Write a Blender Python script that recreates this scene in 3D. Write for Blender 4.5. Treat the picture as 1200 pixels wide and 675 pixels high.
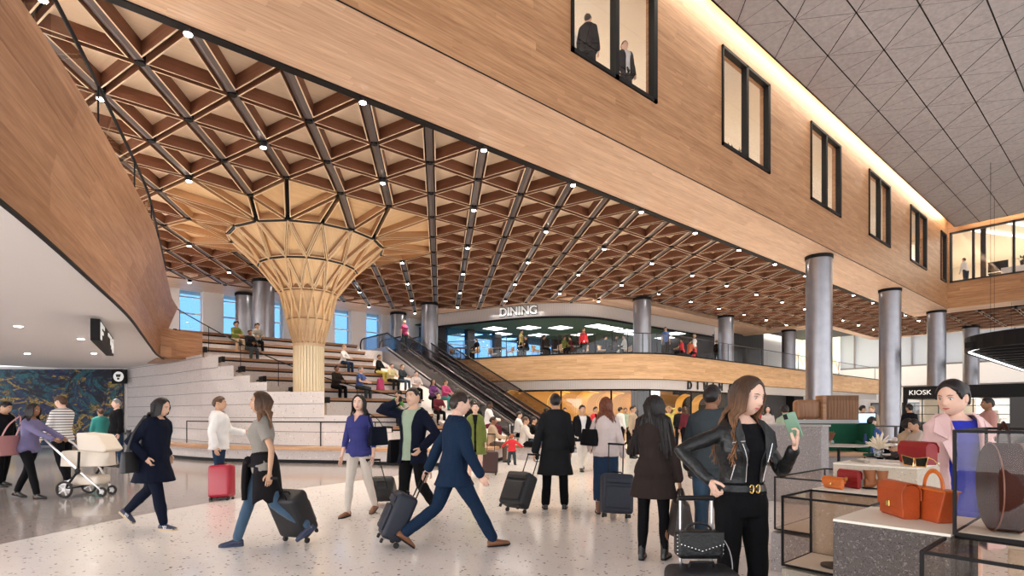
import bpy, bmesh, math, random
from mathutils import Vector, Matrix, Euler, noise, geometry
D = bpy.data
for o in list(D.objects): D.objects.remove(o, do_unlink=True)
SC = bpy.context.scene
COL = SC.collection
PI = math.pi
R = math.radians
rnd = random.Random(7)

# ---------------------------------------------------------------- camera, light, exposure
# World axes follow the building: +x runs along the timber beam, +y towards the dining hall, z up, metres.
CAM_H = 1.42
cd = D.cameras.new('camera'); cam = D.objects.new('camera', cd); COL.objects.link(cam)
cam.location = (0, 0, CAM_H); cam.rotation_euler = (R(90), 0, -R(40.33))
cd.sensor_width = 36; cd.lens = 19.2; cd.shift_y = 0.1229; cd.clip_start = 0.05; cd.clip_end = 400
SC.camera = cam
SC.view_settings.view_transform = 'Standard'; SC.view_settings.look = 'None'
SC.view_settings.gamma = 1; SC.view_settings.use_curve_mapping = False
SC.view_settings.exposure = 1.3

W = D.worlds.new('daylight'); SC.world = W; W.use_nodes = True
bg = W.node_tree.nodes['Background']; bg.inputs['Color'].default_value = (0.93, 0.96, 1.0, 1); bg.inputs['Strength'].default_value = 1.1

def area_light(name, loc, rot, sx, sy, power, col=(1, .93, .85)):
    l = D.lights.new(name, 'AREA'); l.shape = 'RECTANGLE'; l.size = sx; l.size_y = sy; l.energy = power; l.color = col
    o = D.objects.new(name, l); COL.objects.link(o); o.location = loc; o.rotation_euler = rot
    return o
# fill panels added to brighten the hall, high up behind and beside the viewer
area_light('fill_panel', (2, -9, 11.8), (R(-38), 0, 0), 26, 6, 1000)
area_light('fill_panel', (26, -9, 11.8), (R(-38), 0, 0), 26, 6, 900)
# light troughs behind the ceiling edge, washing the top of the timber wall
area_light('cove_light', (13, 7.64, 12.9), (R(28), 0, 0), 54, .10, 330, (1, .92, .76))
area_light('cove_light', (40.27, -4, 12.9), (R(28), 0, R(-90)), 22, .10, 150, (1, .92, .76))
# light panels inside the rooms behind the windows and in the dining hall
area_light('room_light', (22, 11, 12.2), (0, 0, 0), 34, 2, 420, (1, .9, .74))
area_light('room_light', (46, 1, 12.2), (0, 0, 0), 8, 16, 300, (1, .93, .82))
area_light('dining_light', (27, 25, 7.25), (0, 0, 0), 14, 5, 260, (1, .95, .9))
area_light('counter_light', (30, 22.4, 3.2), (0, 0, 0), 16, 3, 200, (1, .68, .3))
area_light('hall_light', (53, 8, 9.6), (0, 0, 0), 12, 26, 750, (1, .97, .94))
area_light('door_daylight', (-9, 9, 1.7), (R(90), 0, R(-90)), 16, 3, 350, (1, .95, .93))  # unseen fill added to brighten the white left soffit; no doors there
for q in range(4):
    l = D.lights.new('column_uplight', 'SPOT'); l.energy = 90; l.color = (1, .82, .52); l.spot_size = R(80); l.spot_blend = .8; l.shadow_soft_size = .06
    o = D.objects.new('column_uplight', l); COL.objects.link(o); o.location = (6.91+1.35*math.cos(q*PI/2+.3), 19.06+1.35*math.sin(q*PI/2+.3), 2.5); o.rotation_euler = (R(180-14)*1, 0, q*PI/2+.3-PI/2)
area_light('gallery_light', (48, 18.5, 9.6), (0, 0, 0), 14, 2, 500, (1, .9, .7))

# ---------------------------------------------------------------- helpers
def obj(name, me, parent=None, loc=None, rot=None):
    o = D.objects.new(name, me); COL.objects.link(o)
    if parent: o.parent = parent
    if loc is not None: o.location = loc
    if rot is not None: o.rotation_euler = rot
    return o
def thing(name, label, cat, loc=(0, 0, 0), rz=0, group=None):
    o = D.objects.new(name, None); COL.objects.link(o); o.location = loc; o.rotation_euler = (0, 0, rz)
    o.empty_display_size = .1
    return tag(o, label, cat, group)
def tag(o, label, cat, group=None):
    o['label'] = label; o['category'] = cat
    if group: o['group'] = group
    return o
def struct(o): o['kind'] = 'structure'; return o
def copy_tree(o, parent=None):
    c = o.copy(); COL.objects.link(c); c.parent = parent
    for ch in list(o.children): copy_tree(ch, c)
    return c

class MB:
    """collects shapes into one mesh"""
    def __init__(s): s.v = []; s.f = []; s.m = []; s.uv = []; s.M = None
    def add(s, vs, fs, m=0, uvs=None):
        b = len(s.v)
        s.v += [(s.M @ Vector(p)) if s.M else Vector(p) for p in vs]
        for k, f in enumerate(fs):
            s.f.append([b + i for i in f]); s.m.append(m)
            s.uv.append(uvs[k] if uvs else None)
        return s
    def box(s, a, b, m=0, skip=''):
        x0, y0, z0 = a; x1, y1, z1 = b
        v = [(x0,y0,z0),(x1,y0,z0),(x1,y1,z0),(x0,y1,z0),(x0,y0,z1),(x1,y0,z1),(x1,y1,z1),(x0,y1,z1)]
        F = {'d':(3,2,1,0),'u':(4,5,6,7),'f':(0,1,5,4),'r':(1,2,6,5),'b':(2,3,7,6),'l':(3,0,4,7)}
        return s.add(v, [F[k] for k in F if k not in skip], m)
    def cbox(s, c, d, m=0, rz=0, M=None):
        """box by centre and size, optionally turned"""
        old = s.M; T = Matrix.Translation(c) @ Matrix.Rotation(rz, 4, 'Z')
        if M: T = T @ M
        s.M = (old @ T) if old else T
        s.box((-d[0]/2, -d[1]/2, -d[2]/2), (d[0]/2, d[1]/2, d[2]/2), m); s.M = old
        return s
    def rbox(s, c, d, r, m=0, n=3, M=None):
        """box with rounded edges (superellipsoid-like), centre c size d radius r"""
        bm = bmesh.new(); bmesh.ops.create_cube(bm, size=1)
        for v in bm.verts: v.co = Vector((v.co.x*d[0], v.co.y*d[1], v.co.z*d[2]))
        bmesh.ops.bevel(bm, geom=list(bm.edges), offset=min(r, min(d)*.49), segments=n, profile=.5, affect='EDGES')
        T = Matrix.Translation(c) @ (M or Matrix.Identity(4))
        bm.verts.index_update()
        s.add([T @ v.co for v in bm.verts], [[v.index for v in f.verts] for f in bm.faces], m); bm.free()
        return s
    def prism(s, pts, z0, z1, m=0, cap=True):
        n = len(pts)
        v = [(p[0], p[1], z0) for p in pts] + [(p[0], p[1], z1) for p in pts]
        fs = [(i, (i+1) % n, n+(i+1) % n, n+i) for i in range(n)]
        if cap: fs += [tuple(range(n-1, -1, -1)), tuple(range(n, 2*n))]
        return s.add(v, fs, m)
    def prof(s, pts, a, b, M, m=0):
        """closed 2-D outline pts (u,w) extruded from a to b, M maps (u, depth, w)"""
        n = len(pts)
        v = [M @ Vector((p[0], a, p[1])) for p in pts] + [M @ Vector((p[0], b, p[1])) for p in pts]
        fs = [(i, n+i, n+(i+1) % n, (i+1) % n) for i in range(n)] + [tuple(range(n)), tuple(range(2*n-1, n-1, -1))]
        return s.add(v, fs, m)
    def tube(s, pts, r, n=8, m=0, closed=False, cap=True, flat=None):
        pts = [Vector(p) for p in pts]; K = len(pts)
        rr = r if isinstance(r, (list, tuple)) else [r]*K
        vs = []; up0 = None
        for k, p in enumerate(pts):
            if closed: t = pts[(k+1) % K] - pts[k-1]
            else: t = pts[min(k+1, K-1)] - pts[max(k-1, 0)]
            if t.length < 1e-9: t = Vector((0, 0, 1))
            t.normalize()
            if up0 is None: up0 = Vector((0, 0, 1)) if abs(t.z) < .9 else Vector((1, 0, 0))
            a = t.cross(up0)
            if a.length < 1e-6: a = t.orthogonal()
            a.normalize(); b = a.cross(t); up0 = b
            q = rr[k]
            ra, rb = q if isinstance(q, (list, tuple)) else (q, q)
            for i in range(n):
                an = 2*PI*i/n; vs.append(p + a*math.cos(an)*ra + b*math.sin(an)*rb)
        fs = []
        for k in range(K if closed else K-1):
            k2 = (k+1) % K
            for i in range(n):
                j = (i+1) % n; fs.append((k*n+i, k*n+j, k2*n+j, k2*n+i))
        if cap and not closed: fs += [tuple(range(n-1, -1, -1)), tuple((K-1)*n+i for i in range(n))]
        return s.add(vs, fs, m)
    def cyl(s, c, r, h, n=24, m=0, r2=None):
        r2 = r if r2 is None else r2
        v = [(c[0]+math.cos(2*PI*i/n)*r, c[1]+math.sin(2*PI*i/n)*r, c[2]) for i in range(n)] + \
            [(c[0]+math.cos(2*PI*i/n)*r2, c[1]+math.sin(2*PI*i/n)*r2, c[2]+h) for i in range(n)]
        fs = [(i, (i+1) % n, n+(i+1) % n, n+i) for i in range(n)] + [tuple(range(n-1, -1, -1)), tuple(range(n, 2*n))]
        return s.add(v, fs, m)
    def lathe(s, prof, c=(0, 0, 0), n=24, m=0, sx=1, sy=1):
        vs = []; fs = []
        for r, z in prof:
            for i in range(n): vs.append((c[0]+math.cos(2*PI*i/n)*r*sx, c[1]+math.sin(2*PI*i/n)*r*sy, c[2]+z))
        for k in range(len(prof)-1):
            for i in range(n):
                j = (i+1) % n; fs.append((k*n+i, k*n+j, (k+1)*n+j, (k+1)*n+i))
        fs += [tuple(range(n-1, -1, -1)), tuple((len(prof)-1)*n+i for i in range(n))]
        return s.add(vs, fs, m)
    def ball(s, c, r, m=0, nu=12, nv=8):
        rx, ry, rz = r if isinstance(r, (list, tuple)) else (r, r, r)
        vs = [(c[0], c[1], c[2]-rz)]
        for k in range(1, nv):
            a = -PI/2 + PI*k/nv
            for i in range(nu): vs.append((c[0]+math.cos(a)*math.cos(2*PI*i/nu)*rx, c[1]+math.cos(a)*math.sin(2*PI*i/nu)*ry, c[2]+math.sin(a)*rz))
        vs.append((c[0], c[1], c[2]+rz)); L = len(vs)-1
        fs = [(0, 1+(i+1) % nu, 1+i) for i in range(nu)]
        for k in range(nv-2):
            for i in range(nu):
                a = 1+k*nu; fs.append((a+i, a+(i+1) % nu, a+nu+(i+1) % nu, a+nu+i))
        a = 1+(nv-2)*nu; fs += [(a+i, a+(i+1) % nu, L) for i in range(nu)]
        return s.add(vs, fs, m)
    def band(s, path, z0, z1, m=0, off0=0, off1=0, v0=0, closed=False):
        """upright strip along a path (x,y) from z0 to z1 with uv in metres; off = sideways shift at bottom and top"""
        P = [Vector((p[0], p[1])) for p in path]; N = len(P); L = 0; us = []
        nr = []
        for k in range(N):
            t = (P[min(k+1, N-1)] - P[max(k-1, 0)]).normalized(); nr.append(Vector((t.y, -t.x)))
            if k: L += (P[k]-P[k-1]).length
            us.append(L)
        h = math.hypot(z1-z0, off1-off0)
        vs = [(*(P[k]+nr[k]*off0), z0) for k in range(N)] + [(*(P[k]+nr[k]*off1), z1) for k in range(N)]
        fs = [(k, k+1, N+k+1, N+k) for k in range(N-1)]
        uv = [((us[k], v0), (us[k+1], v0), (us[k+1], v0+h), (us[k], v0+h)) for k in range(N-1)]
        return s.add(vs, fs, m, uv)
    def build(s, name, mats, parent=None, smooth=False, loc=None, rot=None, bevel=0, recalc=True):
        me = D.meshes.new(name)
        me.from_pydata([tuple(v) for v in s.v], [], s.f)
        if not isinstance(mats, (list, tuple)): mats = [mats]
        for m in mats: me.materials.append(m)
        me.polygons.foreach_set('material_index', s.m)
        uvl = me.uv_layers.new(name='uv')
        for p in me.polygons:
            uv = s.uv[p.index]
            if uv is None:
                n = p.normal; ax = max(range(3), key=lambda i: abs(n[i]))
                a, b = [(1, 2), (0, 2), (0, 1)][ax]
                for li in p.loop_indices:
                    c = me.vertices[me.loops[li].vertex_index].co; uvl.data[li].uv = (c[a], c[b])
            else:
                for li, q in zip(p.loop_indices, uv): uvl.data[li].uv = q
        if smooth: me.polygons.foreach_set('use_smooth', [True]*len(me.polygons))
        if recalc:
            bm = bmesh.new(); bm.from_mesh(me)
            bmesh.ops.recalc_face_normals(bm, faces=bm.faces); bm.to_mesh(me); bm.free()
        if smooth and hasattr(me, 'set_sharp_from_angle'): me.set_sharp_from_angle(angle=R(42))
        me.update()
        o = obj(name, me, parent, loc, rot)
        if bevel:
            b = o.modifiers.new('bevel', 'BEVEL'); b.width = bevel; b.segments = 2; b.limit_method = 'ANGLE'; b.angle_limit = R(50)
        return o

def text_obj(name, body, size, loc, rot, mat, parent=None, depth=.02, xs=1.0, bold=0):
    c = D.curves.new(name, 'FONT'); c.body = body; c.size = size; c.extrude = depth; c.offset = bold; c.align_x = 'CENTER'; c.align_y = 'CENTER'
    o = D.objects.new(name, c); COL.objects.link(o)
    bpy.context.view_layer.update()
    me = D.meshes.new_from_object(o.evaluated_get(bpy.context.evaluated_depsgraph_get()))
    D.objects.remove(o, do_unlink=True)
    me.materials.clear(); me.materials.append(mat)
    o = obj(name, me, parent, loc, rot); o.scale = (xs, 1, 1)
    return o

def smooth_path(pts, n=6, closed=False):
    P = [Vector(p) for p in pts]; out = []; N = len(P)
    rng = range(N if closed else N-1)
    for k in rng:
        if closed: a, b, c, d = P[k-1], P[k], P[(k+1) % N], P[(k+2) % N]
        else: a, b, c, d = P[max(k-1, 0)], P[k], P[k+1], P[min(k+2, N-1)]
        for i in range(n):
            t = i/n
            out.append(.5*((2*b) + (c-a)*t + (2*a-5*b+4*c-d)*t*t + (3*b-a-3*c+d)*t**3))
    if not closed: out.append(P[-1])
    return out

# ---------------------------------------------------------------- materials
def nodes_of(m): return m.node_tree.nodes, m.node_tree.links
MATS = {}
def mat(name, col, rough=.6, metal=0, spec=.5, emit=0, ecol=None, bump=0, bscale=60, coat=0, sheen=0, noise_amt=0, nscale=8, alpha=None):
    if name in MATS: return MATS[name]
    m = D.materials.new(name); m.use_nodes = True; N, L = nodes_of(m); b = N['Principled BSDF']
    b.inputs['Base Color'].default_value = (*col, 1); b.inputs['Roughness'].default_value = rough; b.inputs['Metallic'].default_value = metal
    b.inputs['Specular IOR Level'].default_value = spec
    if coat: b.inputs['Coat Weight'].default_value = coat; b.inputs['Coat Roughness'].default_value = .12
    if sheen: b.inputs['Sheen Weight'].default_value = sheen
    if emit: b.inputs['Emission Color'].default_value = (*(ecol or col), 1); b.inputs['Emission Strength'].default_value = emit
    if bump or noise_amt:
        tc = N.new('ShaderNodeTexCoord')
    if bump:
        t = N.new('ShaderNodeTexNoise'); t.inputs['Scale'].default_value = bscale; t.inputs['Detail'].default_value = 4
        L.new(tc.outputs['Object'], t.inputs['Vector'])
        bp = N.new('ShaderNodeBump'); bp.inputs['Strength'].default_value = bump; bp.inputs['Distance'].default_value = .01
        L.new(t.outputs['Fac'], bp.inputs['Height']); L.new(bp.outputs['Normal'], b.inputs['Normal'])
    if noise_amt:
        t = N.new('ShaderNodeTexNoise'); t.inputs['Scale'].default_value = nscale; t.inputs['Detail'].default_value = 5
        L.new(tc.outputs['Object'], t.inputs['Vector'])
        r = N.new('ShaderNodeMapRange'); r.inputs[1].default_value = .3; r.inputs[2].default_value = .7
        r.inputs[3].default_value = 1-noise_amt; r.inputs[4].default_value = 1+noise_amt*.6
        L.new(t.outputs['Fac'], r.inputs[0])
        x = N.new('ShaderNodeMix'); x.data_type = 'RGBA'; x.blend_type = 'MULTIPLY'; x.inputs[0].default_value = 1
        x.inputs[6].default_value = (*col, 1); L.new(r.outputs[0], x.inputs[7]); L.new(x.outputs[2], b.inputs['Base Color'])
    MATS[name] = m; return m

def glass(name, tint=(1, 1, 1), refl=.06, rough=.0, edge=.45):
    """thin pane: mostly clear with a little mirror"""
    m = D.materials.new(name); m.use_nodes = True; N, L = nodes_of(m); N.remove(N['Principled BSDF'])
    out = N['Material Output']; tr = N.new('ShaderNodeBsdfTransparent'); tr.inputs[0].default_value = (*tint, 1)
    gl = N.new('ShaderNodeBsdfGlossy'); gl.inputs['Roughness'].default_value = rough
    lw = N.new('ShaderNodeLayerWeight'); fr = N.new('ShaderNodeMath'); fr.operation = 'POWER'; fr.inputs[1].default_value = 4; L.new(lw.outputs['Facing'], fr.inputs[0])
    mx = N.new('ShaderNodeMixShader'); sc = N.new('ShaderNodeMath'); sc.operation = 'MULTIPLY_ADD'; sc.inputs[1].default_value = edge; sc.inputs[2].default_value = refl
    sc.use_clamp = True
    L.new(fr.outputs[0], sc.inputs[0]); L.new(sc.outputs[0], mx.inputs[0]); L.new(tr.outputs[0], mx.inputs[1]); L.new(gl.outputs[0], mx.inputs[2]); L.new(mx.outputs[0], out.inputs[0])
    return m

def wood(name, dark, light, pw=.14, pl=2.4, along=0, rough=.45, contrast=1.0, grain=1.0, src='UV', seam=.25, rowoff=0):
    """planks running along one axis of the uv map (metres)"""
    m = D.materials.new(name); m.use_nodes = True; N, L = nodes_of(m); b = N['Principled BSDF']
    b.inputs['Roughness'].default_value = rough; b.inputs['Specular IOR Level'].default_value = .35
    tc = N.new('ShaderNodeTexCoord'); sp = N.new('ShaderNodeSeparateXYZ'); L.new(tc.outputs[src], sp.inputs[0])
    a, r = (sp.outputs[0], sp.outputs[1]) if along == 0 else (sp.outputs[1], sp.outputs[0])
    def mth(op, x, y=None, z=None):
        n = N.new('ShaderNodeMath'); n.operation = op
        for i, q in enumerate((x, y, z)):
            if q is None: continue
            if isinstance(q, (int, float)): n.inputs[i].default_value = q
            else: L.new(q, n.inputs[i])
        return n.outputs[0]
    rs = mth('DIVIDE', r, pw); row = mth('FLOOR', rs)
    wn = N.new('ShaderNodeTexWhiteNoise'); wn.noise_dimensions = '1D'; L.new(mth('ADD', row, .37+rowoff), wn.inputs['W'])
    cs = mth('MULTIPLY_ADD', wn.outputs[0], 5.0, mth('DIVIDE', a, pl)); colm = mth('FLOOR', cs)
    cx = N.new('ShaderNodeCombineXYZ'); L.new(row, cx.inputs[0]); L.new(colm, cx.inputs[1])
    w2 = N.new('ShaderNodeTexWhiteNoise'); w2.noise_dimensions = '2D'; L.new(cx.outputs[0], w2.inputs['Vector'])
    gv = N.new('ShaderNodeCombineXYZ'); L.new(mth('MULTIPLY', a, .9), gv.inputs[0]); L.new(mth('MULTIPLY', r, 16), gv.inputs[1]); L.new(mth('MULTIPLY', w2.outputs[0], 40), gv.inputs[2])
    g = N.new('ShaderNodeTexNoise'); g.inputs['Scale'].default_value = 1.3; g.inputs['Detail'].default_value = 6; g.inputs['Roughness'].default_value = .62; g.inputs['Distortion'].default_value = .5
    L.new(gv.outputs[0], g.inputs['Vector'])
    f = mth('ADD', mth('MULTIPLY', mth('SUBTRACT', w2.outputs[0], .5), .55*contrast), mth('MULTIPLY_ADD', mth('SUBTRACT', g.outputs['Fac'], .5), 1.9*grain, .5))
    # thin dark joints between rows
    fr = mth('FRACT', rs); jn = mth('LESS_THAN', fr, .05)
    f = mth('SUBTRACT', f, mth('MULTIPLY', jn, seam))
    cr = N.new('ShaderNodeMix'); cr.data_type = 'RGBA'; cr.inputs[6].default_value = (*dark, 1); cr.inputs[7].default_value = (*light, 1)
    cl = N.new('ShaderNodeClamp'); L.new(f, cl.inputs[0]); L.new(cl.outputs[0], cr.inputs[0])
    L.new(cr.outputs[2], b.inputs['Base Color'])
    return m

def speckle(name, base, dark, light, scale=30, amt=.12, rough=.3, spec=.5, bump=0, pit=0, coat=0):
    """terrazzo / concrete: chips of dark and light stone set in a base"""
    m = D.materials.new(name); m.use_nodes = True; N, L = nodes_of(m); b = N['Principled BSDF']
    b.inputs['Roughness'].default_value = rough; b.inputs['Specular IOR Level'].default_value = spec
    tc = N.new('ShaderNodeTexCoord')
    def chips(sc, th, seed):
        mp = N.new('ShaderNodeMapping'); mp.inputs['Location'].default_value = (seed, seed*.7, seed*.3); L.new(tc.outputs['Object'], mp.inputs[0])
        ns = N.new('ShaderNodeTexNoise'); ns.inputs['Scale'].default_value = sc*.8; L.new(mp.outputs[0], ns.inputs['Vector'])
        va = N.new('ShaderNodeVectorMath'); va.operation = 'MULTIPLY_ADD'; va.inputs[1].default_value = (.05, .05, .05); L.new(ns.outputs['Color'], va.inputs[0]); L.new(mp.outputs[0], va.inputs[2])
        v = N.new('ShaderNodeTexVoronoi'); v.inputs['Scale'].default_value = sc; L.new(va.outputs[0], v.inputs['Vector'])
        lt = N.new('ShaderNodeMath'); lt.operation = 'LESS_THAN'; L.new(v.outputs['Distance'], lt.inputs[0]); lt.inputs[1].default_value = .36
        sp = N.new('ShaderNodeSeparateColor'); L.new(v.outputs['Color'], sp.inputs[0])
        l2 = N.new('ShaderNodeMath'); l2.operation = 'LESS_THAN'; L.new(sp.outputs[0], l2.inputs[0]); l2.inputs[1].default_value = th
        mu = N.new('ShaderNodeMath'); mu.operation = 'MULTIPLY'; L.new(lt.outputs[0], mu.inputs[0]); L.new(l2.outputs[0], mu.inputs[1])
        return mu.outputs[0]
    def mix(fac, a, c):
        x = N.new('ShaderNodeMix'); x.data_type = 'RGBA'; L.new(fac, x.inputs[0])
        if isinstance(a, tuple): x.inputs[6].default_value = (*a, 1)
        else: L.new(a, x.inputs[6])
        x.inputs[7].default_value = (*c, 1); return x.outputs[2]
    big = N.new('ShaderNodeTexNoise'); big.inputs['Scale'].default_value = 1.1; big.inputs['Detail'].default_value = 3; L.new(tc.outputs['Object'], big.inputs['Vector'])
    bs = mix(big.outputs['Fac'], tuple(c*.93 for c in base), tuple(min(1, c*1.06) for c in base))
    c = mix(chips(scale, amt*2, 0), bs, dark)
    c = mix(chips(scale*1.9, amt*2, 3.1), c, tuple(.5*(d+e) for d, e in zip(dark, base)))
    c = mix(chips(scale*.7, amt*1.5, 7.7), c, light)
    L.new(c, b.inputs['Base Color'])
    if coat: b.inputs['Coat Weight'].default_value = coat; b.inputs['Coat Roughness'].default_value = .08
    if bump:
        t = N.new('ShaderNodeTexNoise'); t.inputs['Scale'].default_value = scale*2; t.inputs['Detail'].default_value = 6; L.new(tc.outputs['Object'], t.inputs['Vector'])
        bp = N.new('ShaderNodeBump'); bp.inputs['Strength'].default_value = bump; bp.inputs['Distance'].default_value = .02
        L.new(t.outputs['Fac'], bp.inputs['Height']); L.new(bp.outputs['Normal'], b.inputs['Normal'])
    return m
# ---------------------------------------------------------------- the materials of the building
M_floor = speckle('pale_terrazzo', (.86, .82, .79), (.26, .20, .18), (.90, .87, .84), scale=26, amt=.055, rough=.2, coat=.3)
M_floor2 = speckle('dark_terrazzo', (.40, .355, .34), (.2, .17, .16), (.5, .45, .43), scale=26, amt=.06, rough=.16, coat=.4)
M_stone = speckle('speckled_stone', (.66, .60, .58), (.40, .36, .35), (.8, .76, .73), scale=24, amt=.06, rough=.7)
M_wood = wood('oak_boards', (.30, .135, .058), (.61, .335, .17), pw=.16, pl=2.6, contrast=.55)
M_woodd = wood('golden_oak_boards', (.46, .25, .11), (.80, .53, .30), pw=.18, pl=2.4, contrast=.6)
M_woods = wood('soffit_boards', (.60, .36, .22), (.92, .68, .49), pw=.16, pl=3, contrast=.5)
M_woodc = wood('curved_oak_boards', (.28, .13, .062), (.56, .315, .185), pw=.36, pl=5, contrast=.8)
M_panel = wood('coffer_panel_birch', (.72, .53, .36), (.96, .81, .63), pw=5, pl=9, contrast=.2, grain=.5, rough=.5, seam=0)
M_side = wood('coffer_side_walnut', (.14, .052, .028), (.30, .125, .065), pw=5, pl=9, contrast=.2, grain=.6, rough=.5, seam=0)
M_rim = mat('pale_ply_edge', (.88, .70, .50), .5)
M_honey = wood('funnel_birch', (.60, .38, .19), (.94, .72, .46), pw=5, pl=9, contrast=.2, grain=.5, seam=0)
M_cream = mat('cream_timber', (.93, .78, .52), .5)
M_black = mat('black_steel', (.009, .008, .009), .55, 0, spec=.2)
M_dark = mat('dark_steel', (.05, .045, .045), .4, .6)
M_grey = mat('grey_steel', (.22, .2, .205), .38, .8)
M_white = mat('white_paint', (.82, .785, .77), .8)
M_beige = mat('beige_plaster', (.72, .64, .53), .8)
M_brush = mat('brushed_steel', (.33, .32, .34), .32, .95, noise_amt=.08, nscale=3)
M_lamp = mat('lamp_white', (1, .97, .92), .4, emit=45, ecol=(1, .95, .86))
M_panelw = mat('light_panel_white', (1, 1, 1), .5, emit=1.7, ecol=(1, 1, 1))
M_glass = glass('clear_glass')
M_rail = glass('rail_glass', (.93, .95, .95), .05)
M_win = glass('blue_tinted_glass', (.36, .55, .74), .03)
M_green = mat('green_ceiling', (.028, .06, .022), .8)
M_letter = mat('white_letter', (.95, .95, .93), .5, emit=.12, ecol=(1, 1, .97))
M_letterk = mat('black_letter', (.02, .02, .02), .5)

# ribbed fascia of the restaurant
def ribbed(name, base, step=.09, dark=.72):
    m = D.materials.new(name); m.use_nodes = True; N, L = nodes_of(m); b = N['Principled BSDF']; b.inputs['Roughness'].default_value = .6
    tc = N.new('ShaderNodeTexCoord'); sp = N.new('ShaderNodeSeparateXYZ'); L.new(tc.outputs['UV'], sp.inputs[0])
    d = N.new('ShaderNodeMath'); d.operation = 'DIVIDE'; d.inputs[1].default_value = step; L.new(sp.outputs[0], d.inputs[0])
    f = N.new('ShaderNodeMath'); f.operation = 'FRACT'; L.new(d.outputs[0], f.inputs[0])
    g = N.new('ShaderNodeMath'); g.operation = 'LESS_THAN'; g.inputs[1].default_value = .22; L.new(f.outputs[0], g.inputs[0])
    x = N.new('ShaderNodeMix'); x.data_type = 'RGBA'; L.new(g.outputs[0], x.inputs[0]); x.inputs[6].default_value = (*base, 1); x.inputs[7].default_value = (*[c*dark for c in base], 1)
    L.new(x.outputs[2], b.inputs['Base Color']); return m
M_rib = ribbed('ribbed_white_panel', (.66, .62, .6))
M_ribk = ribbed('ribbed_charcoal_panel', (.06, .058, .06), .22, .5)

# ---------------------------------------------------------------- floor
mb = MB(); mb.box((-40, -25, -.3), (95, 70, 0)); struct(mb.build('floor', M_floor))
inl = smooth_path([(-3.2, 6.0, 0), (-.4, 8.13, 0), (.6, 8.95, 0), (1.9, 9.75, 0), (3.57, 10.5, 0), (5.82, 11.2, 0), (7.5, 11.7, 0), (8.6, 12.4, 0)], 6)
mb = MB(); poly = [(p.x, p.y) for p in inl] + [(8.6, 20), (4, 24), (2.6, 29.4), (-30, 33), (-30, -2)]
mb.prism(poly, 0.0005, .004); struct(mb.build('floor', M_floor2))

# ---------------------------------------------------------------- the timber beam with its windows
YF = 7.97; ZS = 7.65; ZT = 13.2
wins = [(8.39, 11.43, 9.06, 11.9), (14.57, 17.53, 9.06, 11.9), (20.73, 23.61, 9.08, 11.88), (26.85, 29.76, 9.1, 11.95), (33.0, 36.0, 9.12, 11.95), (39.0, 40.25, 9.12, 11.95)]
mb = MB(); X0, X1 = -14, 40.6
xs = [X0]
for w in wins: xs += [w[0], w[1]]
xs.append(X1)
for k in range(0, len(xs)-1):
    a, b = xs[k], xs[k+1]
    if k % 2 == 0: mb.box((a, YF, ZS), (b, YF+.3, ZT))
    else:
        w = wins[k//2]; mb.box((a, YF, ZS), (b, YF+.3, w[2])); mb.box((a, YF, w[3]), (b, YF+.3, ZT))
struct(mb.build('wall_front', M_wood))
mb = MB(); mb.box((X0, YF+.02, ZS-.004), (X1+.0, 10.02, ZS+.12))                 # boarded soffit of the beam
struct(mb.build('ceiling_soffit', M_woods))
mb = MB(); mb.box((X0, YF-.004, ZS-.006), (X1, YF+.012, ZS+.012)); mb.box((X0, 10.02, ZS-.03), (X1, 10.2, ZS+.55)); mb.box((X0, 9.9, ZS+.3), (X1, 10.05, ZS+.9))
struct(mb.build('trim_1', M_black))
for k, w in enumerate(wins):
    x0, x1, z0, z1 = w; f = .11
    mb = MB(); y0, y1 = YF-.05, YF+.12
    mb.box((x0, y0, z0), (x1, y1, z0+f*.8)); mb.box((x0, y0, z1-f*.8), (x1, y1, z1)); mb.box((x0, y0, z0), (x0+f*.6, y1, z1)); mb.box((x1-f*1.3, y0, z0), (x1, y1, z1))
    xm = x0+(x1-x0)*.49
    if k < 5: mb.box((xm-f*.6, y0, z0), (xm+f*.6, y1, z1))
    o = struct(mb.build('window_%d' % (k+1), M_black))
    g = MB().box((x0, YF+.04, z0), (x1, YF+.05, z1)); g.build('pane', M_glass, o)
# rooms behind the windows: floor, back wall, ceiling
mb = MB(); mb.box((X0, 8.3, 8.9), (X1+14, 13.9, 9.1)); struct(mb.build('floor_upper', M_beige))
mb = MB(); mb.box((X0, 13.5, 9.1), (X1, 13.8, 13.2)); struct(mb.build('wall_upper', M_beige))
mb = MB(); mb.box((X0, 8.3, 12.45), (X1, 13.5, 12.6)); struct(mb.build('ceiling_upper', M_white))

# beam return on the right, with its glass front
XR = 40.6
mb = MB(); mb.box((XR, -22, ZS), (XR+.3, YF+.3, 9.15)); mb.box((XR, -22, 12.12), (XR+.3, YF+.3, ZT)); mb.box((XR, YF-.1, 9.15), (XR+.3, YF+.3, 12.12))
struct(mb.build('wall_return', M_wood))
mb = MB(); mb.box((XR+.02, -22, ZS-.004), (XR+1.8, 10.02, ZS+.12)); struct(mb.build('ceiling_soffit', wood('soffit_boards_cross', (.52, .27, .14), (.9, .62, .40), along=1)))
mb = MB()
for z0, z1 in ((9.15, 9.24), (12.0, 12.12)): mb.box((XR-.03, -22, z0), (XR+.1, YF-.1, z1))
ys = [7.8, 6.78, 5.05, 3.0, .9, -1.2, -3.4]
for y in ys: mb.box((XR-.03, y-.06, 9.15), (XR+.12, y+.06, 12.1))
o = struct(mb.build('window_7', M_dark)); MB().box((XR+.04, -22, 9.2), (XR+.05, YF-.1, 12.05)).build('pane', M_glass, o)
mb = MB(); mb.box((XR+.3, -22, 8.95), (XR+13, 13.5, 9.12)); struct(mb.build('floor_upper', M_beige))
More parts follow.
